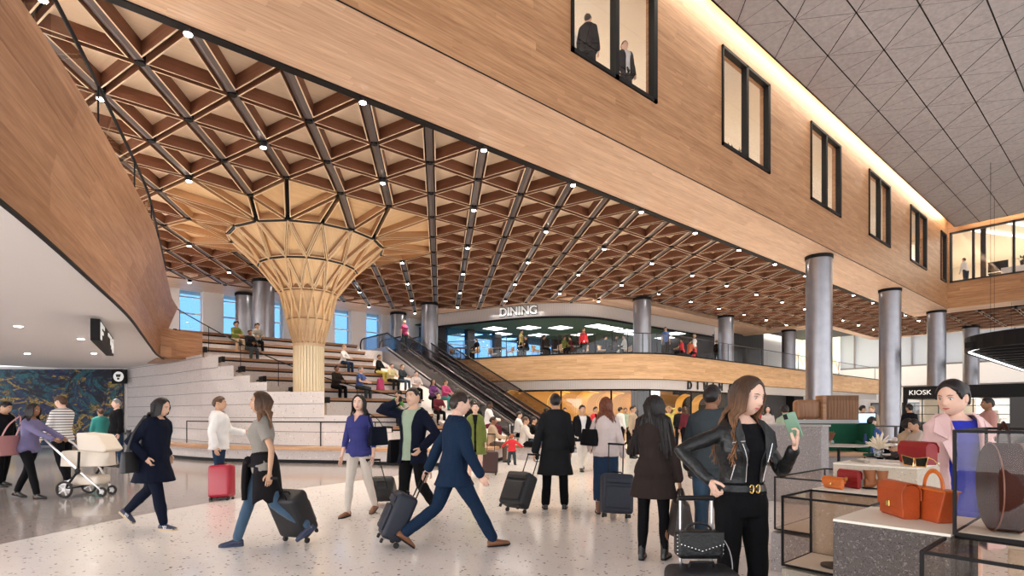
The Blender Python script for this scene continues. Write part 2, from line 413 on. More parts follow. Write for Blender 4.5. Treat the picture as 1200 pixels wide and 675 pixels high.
mb = MB(); mb.box((XR+12, -22, 9.12), (XR+12.2, 13.5, 13.2)); mb.box((XR+.3, 10.3, 9.12), (XR+12, 10.5, 13.2)); struct(mb.build('wall_upper', M_beige))
mb = MB(); mb.box((XR+.3, -22, 12.5), (XR+12, 13.5, 12.7)); struct(mb.build('ceiling_upper', M_beige))

# grey triangulated ceiling of the tall hall
m = D.materials.new('acoustic_plaster'); m.use_nodes = True; N, L = nodes_of(m); b = N['Principled BSDF']; b.inputs['Roughness'].default_value = .95
tc = N.new('ShaderNodeTexCoord'); t = N.new('ShaderNodeTexNoise'); t.inputs['Scale'].default_value = 9; t.inputs['Detail'].default_value = 8; L.new(tc.outputs['Object'], t.inputs[0])
x = N.new('ShaderNodeMix'); x.data_type = 'RGBA'; x.inputs[6].default_value = (.31, .288, .292, 1); x.inputs[7].default_value = (.51, .478, .482, 1); L.new(t.outputs['Fac'], x.inputs[0]); L.new(x.outputs[2], b.inputs['Base Color'])
M_plaster = m
ZC = 12.27; YC = 7.55; XC = XR-.45
mb = MB(); mb.box((X0, -22, ZC), (XC, YC, ZC+.1)); struct(mb.build('ceiling', M_plaster))
mb = MB(); mb.box((X0, YC-.05, ZC), (XC, YC, ZC+.4)); mb.box((XC-.05, -22, ZC), (XC, YC, ZC+.4)); mb.box((X0, -22, 13.0), (XR+1, YF+.3, 13.1))
struct(mb.build('ceiling_edge', M_cream))
# dark joints of the grey ceiling
mb = MB()
def joint(ax, ay, bx, by, w):
    a = Vector((ax, ay)); b = Vector((bx, by))
    # clip to the ceiling
    def clip(a, b):
        t0, t1 = 0, 1; d = b-a
        for p, q in ((-d.x, a.x-X0), (d.x, XC-a.x), (-d.y, a.y+22), (d.y, YC-a.y)):
            if abs(p) < 1e-9:
                if q < 0: return None
            else:
                r = q/p
                if p < 0: t0 = max(t0, r)
                else: t1 = min(t1, r)
        return (a+d*t0, a+d*t1) if t0 < t1 else None
    c = clip(a, b)
    if not c: return
    a, b = c; t = (b-a).normalized(); n = Vector((t.y, -t.x))*w/2
    mb.add([(a.x-n.x, a.y-n.y, ZC-.004), (b.x-n.x, b.y-n.y, ZC-.004), (b.x+n.x, b.y+n.y, ZC-.004), (a.x+n.x, a.y+n.y, ZC-.004)], [(0, 1, 2, 3)])
for r in range(-1, 14): joint(-20, 6.42-1.188*r, 45, 6.42-1.188*r, .034)
for k in range(-16, 18):
    x = 15.68+2.33*k
    joint(x+1.325*1, 6.42+1.188, x-1.345*13, 6.42-1.188*13, .022)
    joint(x-.985, 6.42+1.188, x+.985*13, 6.42-1.188*13, .010)
    joint(x+.18, 6.42+1.188, x-.18*13, 6.42-1.188*13, .010)
    joint(x+.18+1.165, 6.42+1.188, x-.18*13+1.165, 6.42-1.188*13, .010)
struct(mb.build('ceiling_joint', M_black))

# ---------------------------------------------------------------- timber triangle ceiling and funnel
ZL = 7.646; FC = Vector((6.91, 19.06))
RINGS = [(2.5, 7.28), (1.62, 6.42), (.95, 5.55), (.72, 4.65), (.50, 3.75)]
def zl(x, y):
    r = (Vector((x, y))-FC).length
    if r > 4.6: return ZL
    t = max(0, (4.6-r)/(4.6-2.5)); return ZL - (ZL-7.28)*t**1.6
def inside(x, y):
    if y < 10.0 or x < -4.5 or x > 52.3: return False
    if x > 41.2: return y < 15.4
    if x > 24: return y < 19.4 if x > 24 else True
    if x > 18.5: return y < 19.4 + (24-x)*1.5
    return y < 29.4
lat = {}
for j in range(0, 14):
    for i in range(-18, 40):
        x = 1.719+1.5*(i+.684*j); y = 10.099+1.592*j
        if inside(x, y) and (Vector((x, y))-FC).length > 3.55: lat[(i, j)] = (x, y)
# the strip of the ceiling that runs on beyond the end of the beam, over the kiosk
for j in range(-7, 0):
    for i in range(0, 60):
        x = 1.719+1.5*(i+.684*j); y = 10.099+1.592*j
        if 42.6 < x < 52.3: lat[(i, j)] = (x, y)
pts = [Vector(p) for p in lat.values()]; nl = len(pts)
NR = 16
for q in range(NR):
    a = 2*PI*(q+.5)/NR; pts.append(FC+Vector((math.cos(a), math.sin(a)))*2.5)
cdt = geometry.delaunay_2d_cdt(pts, [], [], 0, 1e-5)
P2, T2 = cdt[0], cdt[2]
tris = []
for t in T2:
    a, b, c = [Vector(P2[k]) for k in t]
    cen = (a+b+c)/3
    if (cen-FC).length < 2.3 or max((a-b).length, (b-c).length, (c-a).length) > 2.9: continue
    if all((p-FC).length < 2.52 for p in (a, b, c)): continue
    if not inside(cen.x, cen.y) and not (cen.y < 10.1 and cen.x > 42.3): continue
    tris.append([Vector((p.x, p.y, zl(p.x, p.y))) for p in (a, b, c)])
coff = MB(); steel = MB()
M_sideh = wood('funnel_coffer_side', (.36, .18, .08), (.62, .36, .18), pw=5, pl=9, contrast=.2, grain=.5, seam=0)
def edge_gap(a, b):
    d = (b-a); 
    an = math.degrees(math.atan2(d.y, d.x)) % 180
    return .115 if abs(an-57.2) < 8 else .06
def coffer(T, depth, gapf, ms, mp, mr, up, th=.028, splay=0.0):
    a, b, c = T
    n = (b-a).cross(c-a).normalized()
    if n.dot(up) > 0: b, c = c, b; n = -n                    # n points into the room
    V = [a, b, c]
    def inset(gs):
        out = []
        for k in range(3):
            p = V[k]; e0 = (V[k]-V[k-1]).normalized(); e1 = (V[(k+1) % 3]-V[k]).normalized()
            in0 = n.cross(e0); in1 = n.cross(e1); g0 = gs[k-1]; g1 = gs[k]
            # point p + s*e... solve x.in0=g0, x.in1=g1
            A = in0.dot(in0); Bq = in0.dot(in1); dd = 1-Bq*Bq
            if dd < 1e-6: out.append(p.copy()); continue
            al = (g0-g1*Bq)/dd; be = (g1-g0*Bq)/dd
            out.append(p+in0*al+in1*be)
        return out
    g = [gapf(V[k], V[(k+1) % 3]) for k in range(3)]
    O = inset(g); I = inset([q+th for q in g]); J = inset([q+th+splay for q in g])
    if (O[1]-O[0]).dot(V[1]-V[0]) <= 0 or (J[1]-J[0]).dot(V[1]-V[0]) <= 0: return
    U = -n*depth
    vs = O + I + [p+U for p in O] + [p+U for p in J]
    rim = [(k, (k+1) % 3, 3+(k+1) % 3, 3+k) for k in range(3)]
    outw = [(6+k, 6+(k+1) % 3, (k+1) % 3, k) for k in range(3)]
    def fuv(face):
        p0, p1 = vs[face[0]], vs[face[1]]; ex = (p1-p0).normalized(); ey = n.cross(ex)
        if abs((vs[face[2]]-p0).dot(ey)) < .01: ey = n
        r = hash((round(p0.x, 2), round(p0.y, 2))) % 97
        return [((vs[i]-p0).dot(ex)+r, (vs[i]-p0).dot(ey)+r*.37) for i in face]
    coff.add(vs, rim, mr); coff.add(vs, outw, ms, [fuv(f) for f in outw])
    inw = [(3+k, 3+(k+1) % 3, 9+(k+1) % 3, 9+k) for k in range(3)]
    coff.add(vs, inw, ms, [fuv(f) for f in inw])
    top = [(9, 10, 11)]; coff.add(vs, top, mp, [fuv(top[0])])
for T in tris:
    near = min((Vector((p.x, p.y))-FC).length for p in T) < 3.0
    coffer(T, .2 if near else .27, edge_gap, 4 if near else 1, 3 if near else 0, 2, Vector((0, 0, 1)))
# funnel rings, zigzag triangles
def ringp(k, q):
    r, z = RINGS[k]; a = 2*PI*(q+.5+(.5 if k % 2 else 0))/NR
    return Vector((FC.x+math.cos(a)*r, FC.y+math.sin(a)*r, z))
for k in range(len(RINGS)-1):
    gp = (lambda a, b: .045) if k == 0 else ((lambda a, b: .03) if k == 1 else (lambda a, b: .017))
    dp = (.12, .1, .08, .05)[k]
    for q in range(NR):
        s = 0 if k % 2 == 0 else 1
        A, B = ringp(k, q), ringp(k, q+1); Cc, Dd = ringp(k+1, q+s), ringp(k+1, q+s-1)
        cen = Vector((FC.x, FC.y, (A.z+Cc.z)/2))
        for T in ((A, B, Cc), (A, Cc, Dd)):
            mid = (T[0]+T[1]+T[2])/3; up = (cen-mid); up.z = abs(up.z)+.3
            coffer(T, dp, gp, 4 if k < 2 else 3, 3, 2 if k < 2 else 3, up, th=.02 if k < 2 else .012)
o = coff.build('ceiling', [M_panel, M_side, M_rim, M_honey, M_sideh], recalc=False); struct(o)
# ribs of the funnel and the staves of its shaft: one standing thing
tc_ = thing('timber_column', 'pale timber column flaring like a tree into the triangular ceiling above the stone steps', 'column', (FC.x, FC.y, 0))
mb = MB()
for k in range(len(RINGS)-1):
    for q in range(NR):
        s = 0 if k % 2 == 0 else 1
        A, Cc, Dd = ringp(k, q), ringp(k+1, q+s), ringp(k+1, q+s-1)
        w = (.05, .035, .026, .016)[k]
        for e in (Cc, Dd):
            d = (e-A).normalized()
            mb.tube([A, e], [(w*.55, w), (w*.45, w*.9)], 4, 0)
        if k == 0 or k == 1: mb.tube([ringp(k, q), ringp(k, q+1)], .03, 4, 1)
mb.M = None
o = mb.build('rib', [M_honey, M_dark], tc_); o.location = (-FC.x, -FC.y, 0)
mb = MB()
for q in range(NR*2):
    a = 2*PI*q/(NR*2); r = .49
    mb.cbox((math.cos(a)*r, math.sin(a)*r, 1.85), (.045, .082, 3.8), 0, a)
mb.cyl((0, 0, 0), .462, 3.78, 32, 1)
mb.build('shaft', [M_cream, M_honey], tc_)
mb = MB(); mb.lathe([(.52, 3.74), (.52, 3.84), (.5, 3.84), (.5, 3.74)], n=32); mb.build('collar', M_honey, tc_)
mb = MB(); mb.lathe([(.44, 3.7), (.62, 4.65), (.83, 5.55), (1.46, 6.5), (2.3, 7.45), (2.3, 7.5)], n=32); mb.build('core', M_sideh, tc_)
# dark steel grid above the coffers
sb = MB(); done = set()
for T in tris:
    for k in range(3):
        a, b = T[k], T[(k+1) % 3]; key = tuple(sorted([(round(a.x, 1), round(a.y, 1)), (round(b.x, 1), round(b.y, 1))]))
        if key in done: continue
        done.add(key); main = edge_gap(a, b) > .1
        d = (b-a).normalized(); w = .085 if main else .05; z = .05 if main else .14
        up = Vector((0, 0, z)); sb.tube([a+up+d*.02, b+up-d*.02], [(w, .03)]*2, 4, 1 if main else 0)
    for p in T:
        key = (round(p.x, 1), round(p.y, 1))
        if key in done: continue
        done.add(key); sb.cyl((p.x, p.y, p.z+.0), .085, .2, 6, 0)
struct(sb.build('ceiling_grid', [M_black, M_grey]))
# closed plenum above, so no daylight leaks through the joints
mb = MB(); mb.box((-6, 10.05, ZL+.5), (18.6, 30.6, ZL+.56)); mb.box((18.6, 10.05, ZL+.5), (52.6, 21, ZL+.56)); mb.box((42.3, -4, ZL+.5), (52.6, 10.05, ZL+.56))
struct(mb.build('ceiling_back', M_black))
# plain boarded ceiling beyond the triangles
def lidpoly(name, poly, z0, z1, m):
    mb = MB(); mb.prism(poly, z0, z1); return struct(mb.build(name, m))
lidpoly('ceiling_border', [(-6, 28.3), (17.2, 28.3), (20.2, 24.2), (21, 20.4), (23.6, 19.0), (41.3, 19.0), (41.3, 14.9), (42.3, 14.9), (42.3, 23), (26, 23.5), (21.5, 24), (19.2, 33), (-6, 33)], ZL+.06, ZL+.3, M_woods)

# downlights at the lattice nodes
def make_downlight():
    t = thing('ceiling_light', 'small round downlight at a crossing of the triangular timber ceiling', 'ceiling light', group='downlights in the triangular timber ceiling')
    MB().lathe([(.06, .1), (.075, .1), (.075, 0), (.06, 0)], n=14).build('housing', M_dark, t)
    MB().cyl((0, 0, -.012), .062, .012, 14).build('lens', M_lamp, t)
    l = D.lights.new('lamp', 'SPOT'); l.energy = 230; l.color = (1, .9, .76); l.spot_size = R(110); l.spot_blend = .8; l.shadow_soft_size = .05
    lo = D.objects.new('lamp', l); COL.objects.link(lo); lo.parent = t; lo.location = (0, 0, -.02)
    return t
dl = make_downlight(); first = True
for (i, j), (x, y) in lat.items():
    if j < 0 or i % 2 or j % 2: continue
    if (Vector((x, y))-FC).length < 3.6: continue
    o = dl if first else copy_tree(dl); first = False
    o.location = (x, y, zl(x, y)-.1)

# ---------------------------------------------------------------- steel columns
def steel_column(x, y, top, label, r=.47):
    zb = 4.6 if 17 < y < 18.5 else 0; top -= zb
    t = thing('steel_column', label, 'column', (x, y, zb))
    n = 40; mb = MB(); mb.cyl((0, 0, 0), r, top-.14, n); mb.build('shaft', M_brush, t, smooth=True)
    mb = MB(); mb.cyl((0, 0, top-.14), r+.03, .14, n); mb.build('collar', M_black, t, smooth=True)
    mb = MB(); mb.cyl((0, 0, 0), r+.02, .12, n); mb.build('base_ring', M_grey, t, smooth=True)
for a in [(23.2, 8.6, ZS, 'largest brushed steel column, under the timber beam left of the slatted wood seat'),
          (32.14, 8.6, ZS, 'second brushed steel column under the timber beam, left of the kiosk sign'),
          (41.1, 8.6, ZS, 'brushed steel column rising directly behind the kiosk under the end of the beam'),
          (50.1, 8.5, ZL, 'farthest brushed steel column, behind the left end of the black canopy'),
          (24.4, 17.9, ZL, 'steel column at the balcony rail before the upper dining hall, woman raising her arms beside it'),
          (32.9, 17.7, ZL, 'steel column at the balcony before the black doorway of the upper floor'),
          (42.1, 17.7, ZL, 'steel column at the right end of the balcony beside the bright colourful artwork'),
          (16.4, 26.5, ZL, 'steel column right of the escalator top at the left end of the dining hall'),
          (16.5, 30.3, ZL, 'steel column behind the top landing of the escalator'),
          (7.65, 26.9, ZL, 'thick steel column at the top of the stone steps left of the timber funnel'),
          (7.8, 30.6, ZL, 'thinner looking steel column farther back beside the thick one at the top of the steps')]:
    steel_column(*a)

# ---------------------------------------------------------------- curved balcony at the left
bal = smooth_path([(-2.2, 1.5, 0), (-1.3, 4.2, 0), (-.35, 7.0, 0), (.53, 10.5, 0), (1.25, 13.6, 0), (1.8, 16.5, 0), (2.3, 19.2, 0), (2.75, 21.6, 0), (3.2, 23.4, 0)], 8)
bp = [(p.x, p.y) for p in bal]
def off(path, d):
    out = []
    for k in range(len(path)):
        a = Vector(path[max(k-1, 0)]); b = Vector(path[min(k+1, len(path)-1)]); t = (b-a).normalized(); out.append((path[k][0]+t.y*d, path[k][1]-t.x*d))
    return out
def lean(path, amt, lo=.0):
    out = []
    for k, q in enumerate(off(path, 1)):
        y = path[k][1]; f = min(1, max(0, (y-5.5)/8))**.6; d = (lo+(amt-lo)*f) ; out.append((path[k][0]+(q[0]-path[k][0])*d, path[k][1]+(q[1]-path[k][1])*d))
    return out
def loft(mb, A, za, B, zb, m=0, v0=0):
    Ls = [0]
    for k in range(1, len(A)): Ls.append(Ls[-1]+math.dist(A[k], A[k-1]))
    n = len(A); h = math.hypot(zb-za, math.dist(A[n//2], B[n//2]))
    mb.add([(x, y, za) for x, y in A]+[(x, y, zb) for x, y in B], [(k, k+1, n+k+1, n+k) for k in range(n-1)], m, [((Ls[k], v0), (Ls[k+1], v0), (Ls[k+1], v0+h), (Ls[k], v0+h)) for k in range(n-1)])
mb = MB(); b1, b2_, b3 = lean(bp, .03), lean(bp, .45), lean(bp, .25)
loft(mb, bp, 3.42, b1, 4.2); loft(mb, b1, 4.2, b2_, 5.33, 0, .8); loft(mb, b2_, 5.33, b3, 5.34); loft(mb, b3, 5.34, b3, 4.8)
mb.band([(2.95, 22.3), (3.6, 23.05), (4.45, 23.35)], 3.42, 4.45); mb.box((3.0, 23.4, 3.42), (4.4, 25.9, 4.43))
struct(mb.build('wall_balcony', M_woodc, smooth=True))
mb = MB(); mb.band(bp, 3.40, 3.43, 0, .02, .02); mb.band(bp, 3.40, 3.401, 0, .02, -.03)
struct(mb.build('trim_2', M_black))
mb = MB(); mb.prism(bp+[(3.4, 31), (-30, 34), (-30, 0)], 3.45, 4.85); struct(mb.build('ceiling_left', M_white))
rp = lean(bp, .33, -.02)[:-12]
gl = MB(); gl.band(rp, 5.2, 6.0); 
gr = thing('balcony_railing', 'glass railing with a thin black handrail on the curved timber balcony at left', 'railing')
gl.build('glass_panel', M_rail, gr)
mb = MB(); mb.tube([(x, y, 6.02) for x, y in rp], .026, 8); mb.build('handrail', M_black, gr, smooth=True)
for k in range(4, len(rp)-10, 6):
    mb = MB(); mb.cbox((rp[k][0], rp[k][1], 5.66), (.02, .05, .74)); mb.build('post', M_black, gr)

# left hall: back wall, mural, round wayfinding badge
mb = MB(); mb.prism([(-22, 50.2), (2.72, 29.25), (2.72, 29.9), (-22, 51.2)], 0, 3.5); struct(mb.build('wall_left', M_white))
# abstract painted mural
m = D.materials.new('mural_paint'); m.use_nodes = True; N, L = nodes_of(m); b = N['Principled BSDF']; b.inputs['Roughness'].default_value = .6
tc = N.new('ShaderNodeTexCoord'); mp = N.new('ShaderNodeMapping'); mp.inputs['Scale'].default_value = (.26, .26, .42); L.new(tc.outputs['Object'], mp.inputs[0])
def nz(sc, det, dist, rough=.6):
    t = N.new('ShaderNodeTexNoise'); t.inputs['Scale'].default_value = sc; t.inputs['Detail'].default_value = det; t.inputs['Distortion'].default_value = dist; t.inputs['Roughness'].default_value = rough; L.new(mp.outputs[0], t.inputs[0]); return t
def rmp(f, stops):
    r = N.new('ShaderNodeValToRGB'); r.color_ramp.interpolation = 'LINEAR'; e = r.color_ramp.elements
    while len(e) < len(stops): e.new(.5)
    for k, (p, c) in enumerate(stops): e[k].position = p; e[k].color = (*c, 1)
    L.new(f, r.inputs[0]); return r.outputs[0]
c1 = rmp(nz(1.8, 8, 1.8, .72).outputs['Fac'], [(.3, (.004, .004, .006)), (.46, (.008, .012, .03)), (.52, (.02, .16, .20)), (.56, (.01, .01, .02)), (.62, (.42, .28, .05)), (.7, (.55, .5, .38))])
c2 = rmp(nz(3.0, 8, 2.6, .75).outputs['Fac'], [(.36, (.003, .003, .004)), (.48, (.02, .035, .14)), (.53, (.012, .01, .012)), (.56, (.8, .52, .08)), (.6, (.02, .02, .02)), (.68, (.08, .3, .3))])
x = N.new('ShaderNodeMix'); x.data_type = 'RGBA'; L.new(rmp(nz(2.2, 4, 2).outputs['Fac'], [(.44, (0, 0, 0)), (.56, (1, 1, 1))]), x.inputs[0]); L.new(c1, x.inputs[6]); L.new(c2, x.inputs[7])
L.new(x.outputs[2], b.inputs['Base Color'])
ang = math.atan2(29.27-32.86, 2.6+1.63)
mu = MB(); mu.box((-14, -.04, -1.5), (2.0, 0, 1.86))
o = mu.build('mural', m, loc=(1.0, 30.62, 1.52), rot=(0, 0, ang)); tag(o, 'large dark abstract mural splashed with yellow, teal and blue on the far left wall', 'mural')
bd = thing('wayfinding_badge', 'small black square sign with a white round symbol at the right edge of the mural', 'sign', (2.35, 29.05, 3.03), ang)
MB().box((-.3, -.05, -.3), (.3, .04, .3)).build('plate', M_black, bd)
MB().prof([(math.cos(2*PI*i/24)*.22, math.sin(2*PI*i/24)*.22) for i in range(24)], -.07, -.05, Matrix.Identity(4)).build('disc', M_letter, bd)
mb = MB(); mb.prof([(-.08, -.02), (.08, -.02), (.11, .1), (-.11, .1)], -.08, -.07, Matrix.Identity(4)); mb.prof([(-.05, -.13), (.05, -.13), (.05, -.05), (-.05, -.05)], -.08, -.07, Matrix.Identity(4))
mb.build('symbol', M_letterk, bd)
# black hanging wayfinding sign
sg = thing('hanging_sign', 'black wayfinding sign with white lettering hanging under the white ceiling at left', 'sign', (.82, 14.25, 2.95), 0)
dx, dy = .5, 3.6
sa = math.atan2(-dx, dy); sg.rotation_euler = (0, 0, sa); Ls = math.hypot(dx, dy)
MB().box((-.16, 0, 0), (0, Ls, .45)).build('body', M_black, sg)
MB().box((-.1, .5, .45), (-.06, .54, .5)).box((-.1, Ls-.5, .45), (-.06, Ls-.46, .5)).build('bracket', M_dark, sg)
mb = MB()
for gl_ in ([(.1, .34, .04, .40), (.34, .95, .32, .40), (.34, .7, .18, .25)], [(1.9, 2.6, .32, .4), (2.55, 2.85, .18, .4), (2.8, 3.3, .10, .26), (3.1, 3.4, .04, .4)]):
    mb = MB()
    for (a0, a1, z0, z1) in gl_: mb.box((0, a0, z0), (.012, a1, z1))
    mb.build('letter', M_letter, sg)
for k, (x, y) in enumerate([(-.53, 17), (.67, 18.8), (-.54, 24.5), (1.16, 23.0)]):
    t = thing('recessed_light', 'small recessed ceiling light under the white ceiling of the left hall', 'ceiling light', (x, y, 3.45), group='recessed lights in the white left ceiling')
    MB().lathe([(.07, 0), (.1, 0), (.1, -.012), (.07, -.012)], n=16).build('ring', M_white, t)
    MB().cyl((0, 0, -.018), .07, .006, 16).build('lens', M_lamp, t)
    l = D.lights.new('lamp', 'SPOT'); l.energy = 150; l.color = (1, .9, .8); l.spot_size = R(130); l.spot_blend = .9; l.shadow_soft_size = .08
    lo = D.objects.new('lamp', l); COL.objects.link(lo); lo.parent = t; lo.location = (0, 0, -.03)

# ---------------------------------------------------------------- stone seating steps
st = thing('seating_steps', 'broad speckled stone seating steps with timber benches rising beside the timber funnel', 'steps', (8, 22, 0))
def sbuild(mb, name, mats, **k):
    o = mb.build(name, mats, st, **k); o.location = (-8, -22, 0); return o
caps = [(3.9, 25.9, 4.87), (4.27, 25.0, 4.45), (4.65, 24.1, 4.03), (5.1, 23.3, 3.62), (5.6, 22.4, 3.21), (6.1, 21.5, 2.81), (6.9, 20.6, 2.40), (7.8, 19.7, 2.02), (8.95, 18.8, 1.42), (9.4, 17.9, .95)]
M_bench = wood('bench_oak', (.22, .10, .05), (.45, .25, .13), pw=.4, pl=3, along=0)
XE = 11.8
for k, (x0, y0, z) in enumerate(caps):
    yb = 31.2 if k == 0 else caps[k-1][1]+.35
    mb = MB(); mb.box((x0, y0, 0), (XE, yb, z-.16)); sbuild(mb, 'tier', M_stone)
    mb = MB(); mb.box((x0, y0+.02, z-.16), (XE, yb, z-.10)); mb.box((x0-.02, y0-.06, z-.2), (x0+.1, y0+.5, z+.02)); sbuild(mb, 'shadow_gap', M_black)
    mb = MB(); mb.box((x0+.1, y0-.05, z-.1), (XE, y0+.55, z)); sbuild(mb, 'bench', M_bench)
# wall at the left of the steps
wp = [(203, 2.95, 24.6, 4.2), (237, 4.0, 20.6, 3.55), (256, 4.45, 19.5, 3.3), (274, 4.85, 18.5, 3.0), (293, 5.25, 17.7, 2.66), (313, 5.7, 16.9, 2.36), (383, 7.15, 14.9, 1.94), (434, 8.2, 13.75, .98)]
def ray(u, y):
    t = (u-600)/640.; Y = y/(.7625-.6470*t); return Y*(.7625*t+.6470)
us = [150, 203, 237, 256, 274, 293, 313, 340, 380, 434, 459]
front = [(2.72, 29.2), (3.1, 24.6), (3.75, 21.5), (4.15, 20.4), (4.6, 19.5), (5.1, 18.6), (5.65, 17.8), (6.4, 17.0), (7.4, 15.9), (8.5, 14.9), (9.2, 14.3)]
front = [(ray(u, p[1]), p[1]) for u, p in zip(us, front)]
vt = [0, 0, 407, 418, 429, 440.6, 448, 459, 459, 487, 502]
M_block = speckle('stone_blocks', (.69, .63, .61), (.42, .38, .37), (.8, .76, .73), scale=22, amt=.05, rough=.75)
for k in range(len(front)-1):
    p, q = front[k], front[k+1]; Y = .6470*q[0]+.7625*q[1]; Y0 = .6470*p[0]+.7625*p[1]
    z = 3.5 if k < 2 else min(3.5, 1.42+(485-vt[k+1])/640*(Y+Y0)/2)
    mb = MB(); mb.prism([p, q, (q[0]+.15, q[1]+3.2), (p[0]+.15, p[1]+3.2)], 0, z); sbuild(mb, 'side_wall', M_block)
    # thin horizontal course joints
    mb = MB()
    for zz in [.45+.42*i for i in range(8)]:
        if zz < z-.1: mb.band([p, q], zz, zz+.018, 0, .006, .006)
    if mb.v: sbuild(mb, 'course_joint', M_grey, recalc=False)
# low platform with a curved bench front
plat = smooth_path([(2.4, 24, 0), (2.9, 20.7, 0), (3.7, 18.2, 0), (5.0, 16.4, 0), (6.3, 14.8, 0), (7.3, 13.2, 0), (8.2, 12.2, 0), (9.2, 12.0, 0), (10.3, 12.6, 0), (12, 14, 0), (13.5, 15.6, 0)], 6)
pp = [(p.x, p.y) for p in plat]
mb = MB(); mb.prism(off(pp, -.12)+[(13.4, 19), (9.5, 19), (4, 25)], 0.02, .38); sbuild(mb, 'platform', M_stone)
mb = MB(); mb.band(off(pp, -.1), 0, .10); sbuild(mb, 'plinth', M_black)
mb = MB()
ip = off(pp, -.5)
mb.band(pp, .38, .47); 
n = len(pp); mb.add([(x, y, .47) for x, y in pp]+[(x, y, .47) for x, y in ip], [(k, k+1, n+k+1, n+k) for k in range(n-1)])
mb.add([(x, y, .38) for x, y in pp]+[(x, y, .38) for x, y in ip], [(k, k+1, n+k+1, n+k) for k in range(n-1)])
sbuild(mb, 'curved_bench', wood('bench_light_oak', (.42, .22, .11), (.72, .45, .26), pw=.5, pl=3))
# rail on the platform
rl = thing('handrail', 'low black metal handrail in front of the stone wall behind the woman in grey top', 'railing', (5, 16, 0))
rp2 = off(pp, -.62)[6:34]
mb = MB(); mb.tube([(x-5, y-16, 1.18) for x, y in rp2], .02, 6); mb.build('top_rail', M_black, rl)
for k in range(0, len(rp2), 5):
    mb = MB(); mb.cyl((rp2[k][0]-5, rp2[k][1]-16, .38), .016, .8, 6); mb.build('post', M_black, rl)
# sloping handrail along the steps
r3 = thing('stair_handrail', 'thin black glass-backed handrail sloping down the left side of the stone steps', 'railing', (4, 24, 4))
a, b2 = Vector((3.2, 25.2, 6.0)), Vector((9.9, 17.2, 1.9))
def q3(t): return a.lerp(b2, t)-Vector((4, 24, 4))+Vector((0, 0, -1.0*math.sin(t*PI)*.55))
mb = MB(); mb.tube([q3(t/20) for t in range(21)], .022, 6); mb.build('rail', M_black, r3, smooth=True)
for t in (.1, .22, .35, .5, .65, .8, .95):
    p = q3(t); mb = MB(); mb.tube([p, p-Vector((0, 0, .95))], .013, 6); mb.build('post', M_black, r3)

# upper landing behind the steps and window wall
mb = MB(); mb.box((-6, 25.9, 4.2), (3.9, 33, 4.86)); mb.box((XE, 27.5, 4.2), (19.2, 33, 4.86)); struct(mb.build('floor_landing', M_stone))
YW = 31.6
mb = MB(); xx = -3.0; wl = []
while xx < 19:
    wl.append((xx, xx+1.05)); xx += 2.0
px = -6
for (a, b2) in wl: mb.box((px, YW, 4.0), (a, YW+.7, 7.7)); px = b2
mb.box((px, YW, 4.0), (21, YW+.7, 7.7))
struct(mb.build('wall_back', M_white))
for k, (a, b2) in enumerate(wl):
    mb = MB()
    mb.box((a, YW+.3, 4.9), (a+.06, YW+.36, 7.7)); mb.box((b2-.06, YW+.3, 4.9), (b2, YW+.36, 7.7)); mb.box((a, YW+.28, 6.5), (b2, YW+.36, 6.57)); mb.box((a, YW+.28, 7.35), (b2, YW+.36, 7.4))
    o = struct(mb.build('window_%d' % (20+k), M_white)); MB().box((a, YW+.4, 4.6), (b2, YW+.41, 7.7)).build('pane', M_win, o)

# stone wall under the escalator
mb = MB(); mb.prism([(12.0, 14.8), (13.3, 14.8), (13.3, 31), (12.0, 31)], 0, .01)
mb = MB()
x0, x1 = 11.85, 13.9
v = [(x0, 15.2, 0), (x0, 27.6, 4.4), (x0, 31, 4.4), (x0, 31, 0), (x1, 15.2, 0), (x1, 27.6, 4.4), (x1, 31, 4.4), (x1, 31, 0)]
mb.add(v, [(0, 1, 2, 3), (7, 6, 5, 4), (0, 4, 5, 1), (1, 5, 6, 2), (2, 6, 7, 3), (0, 3, 7, 4)]); struct(mb.build('wall_escalator', M_stone))

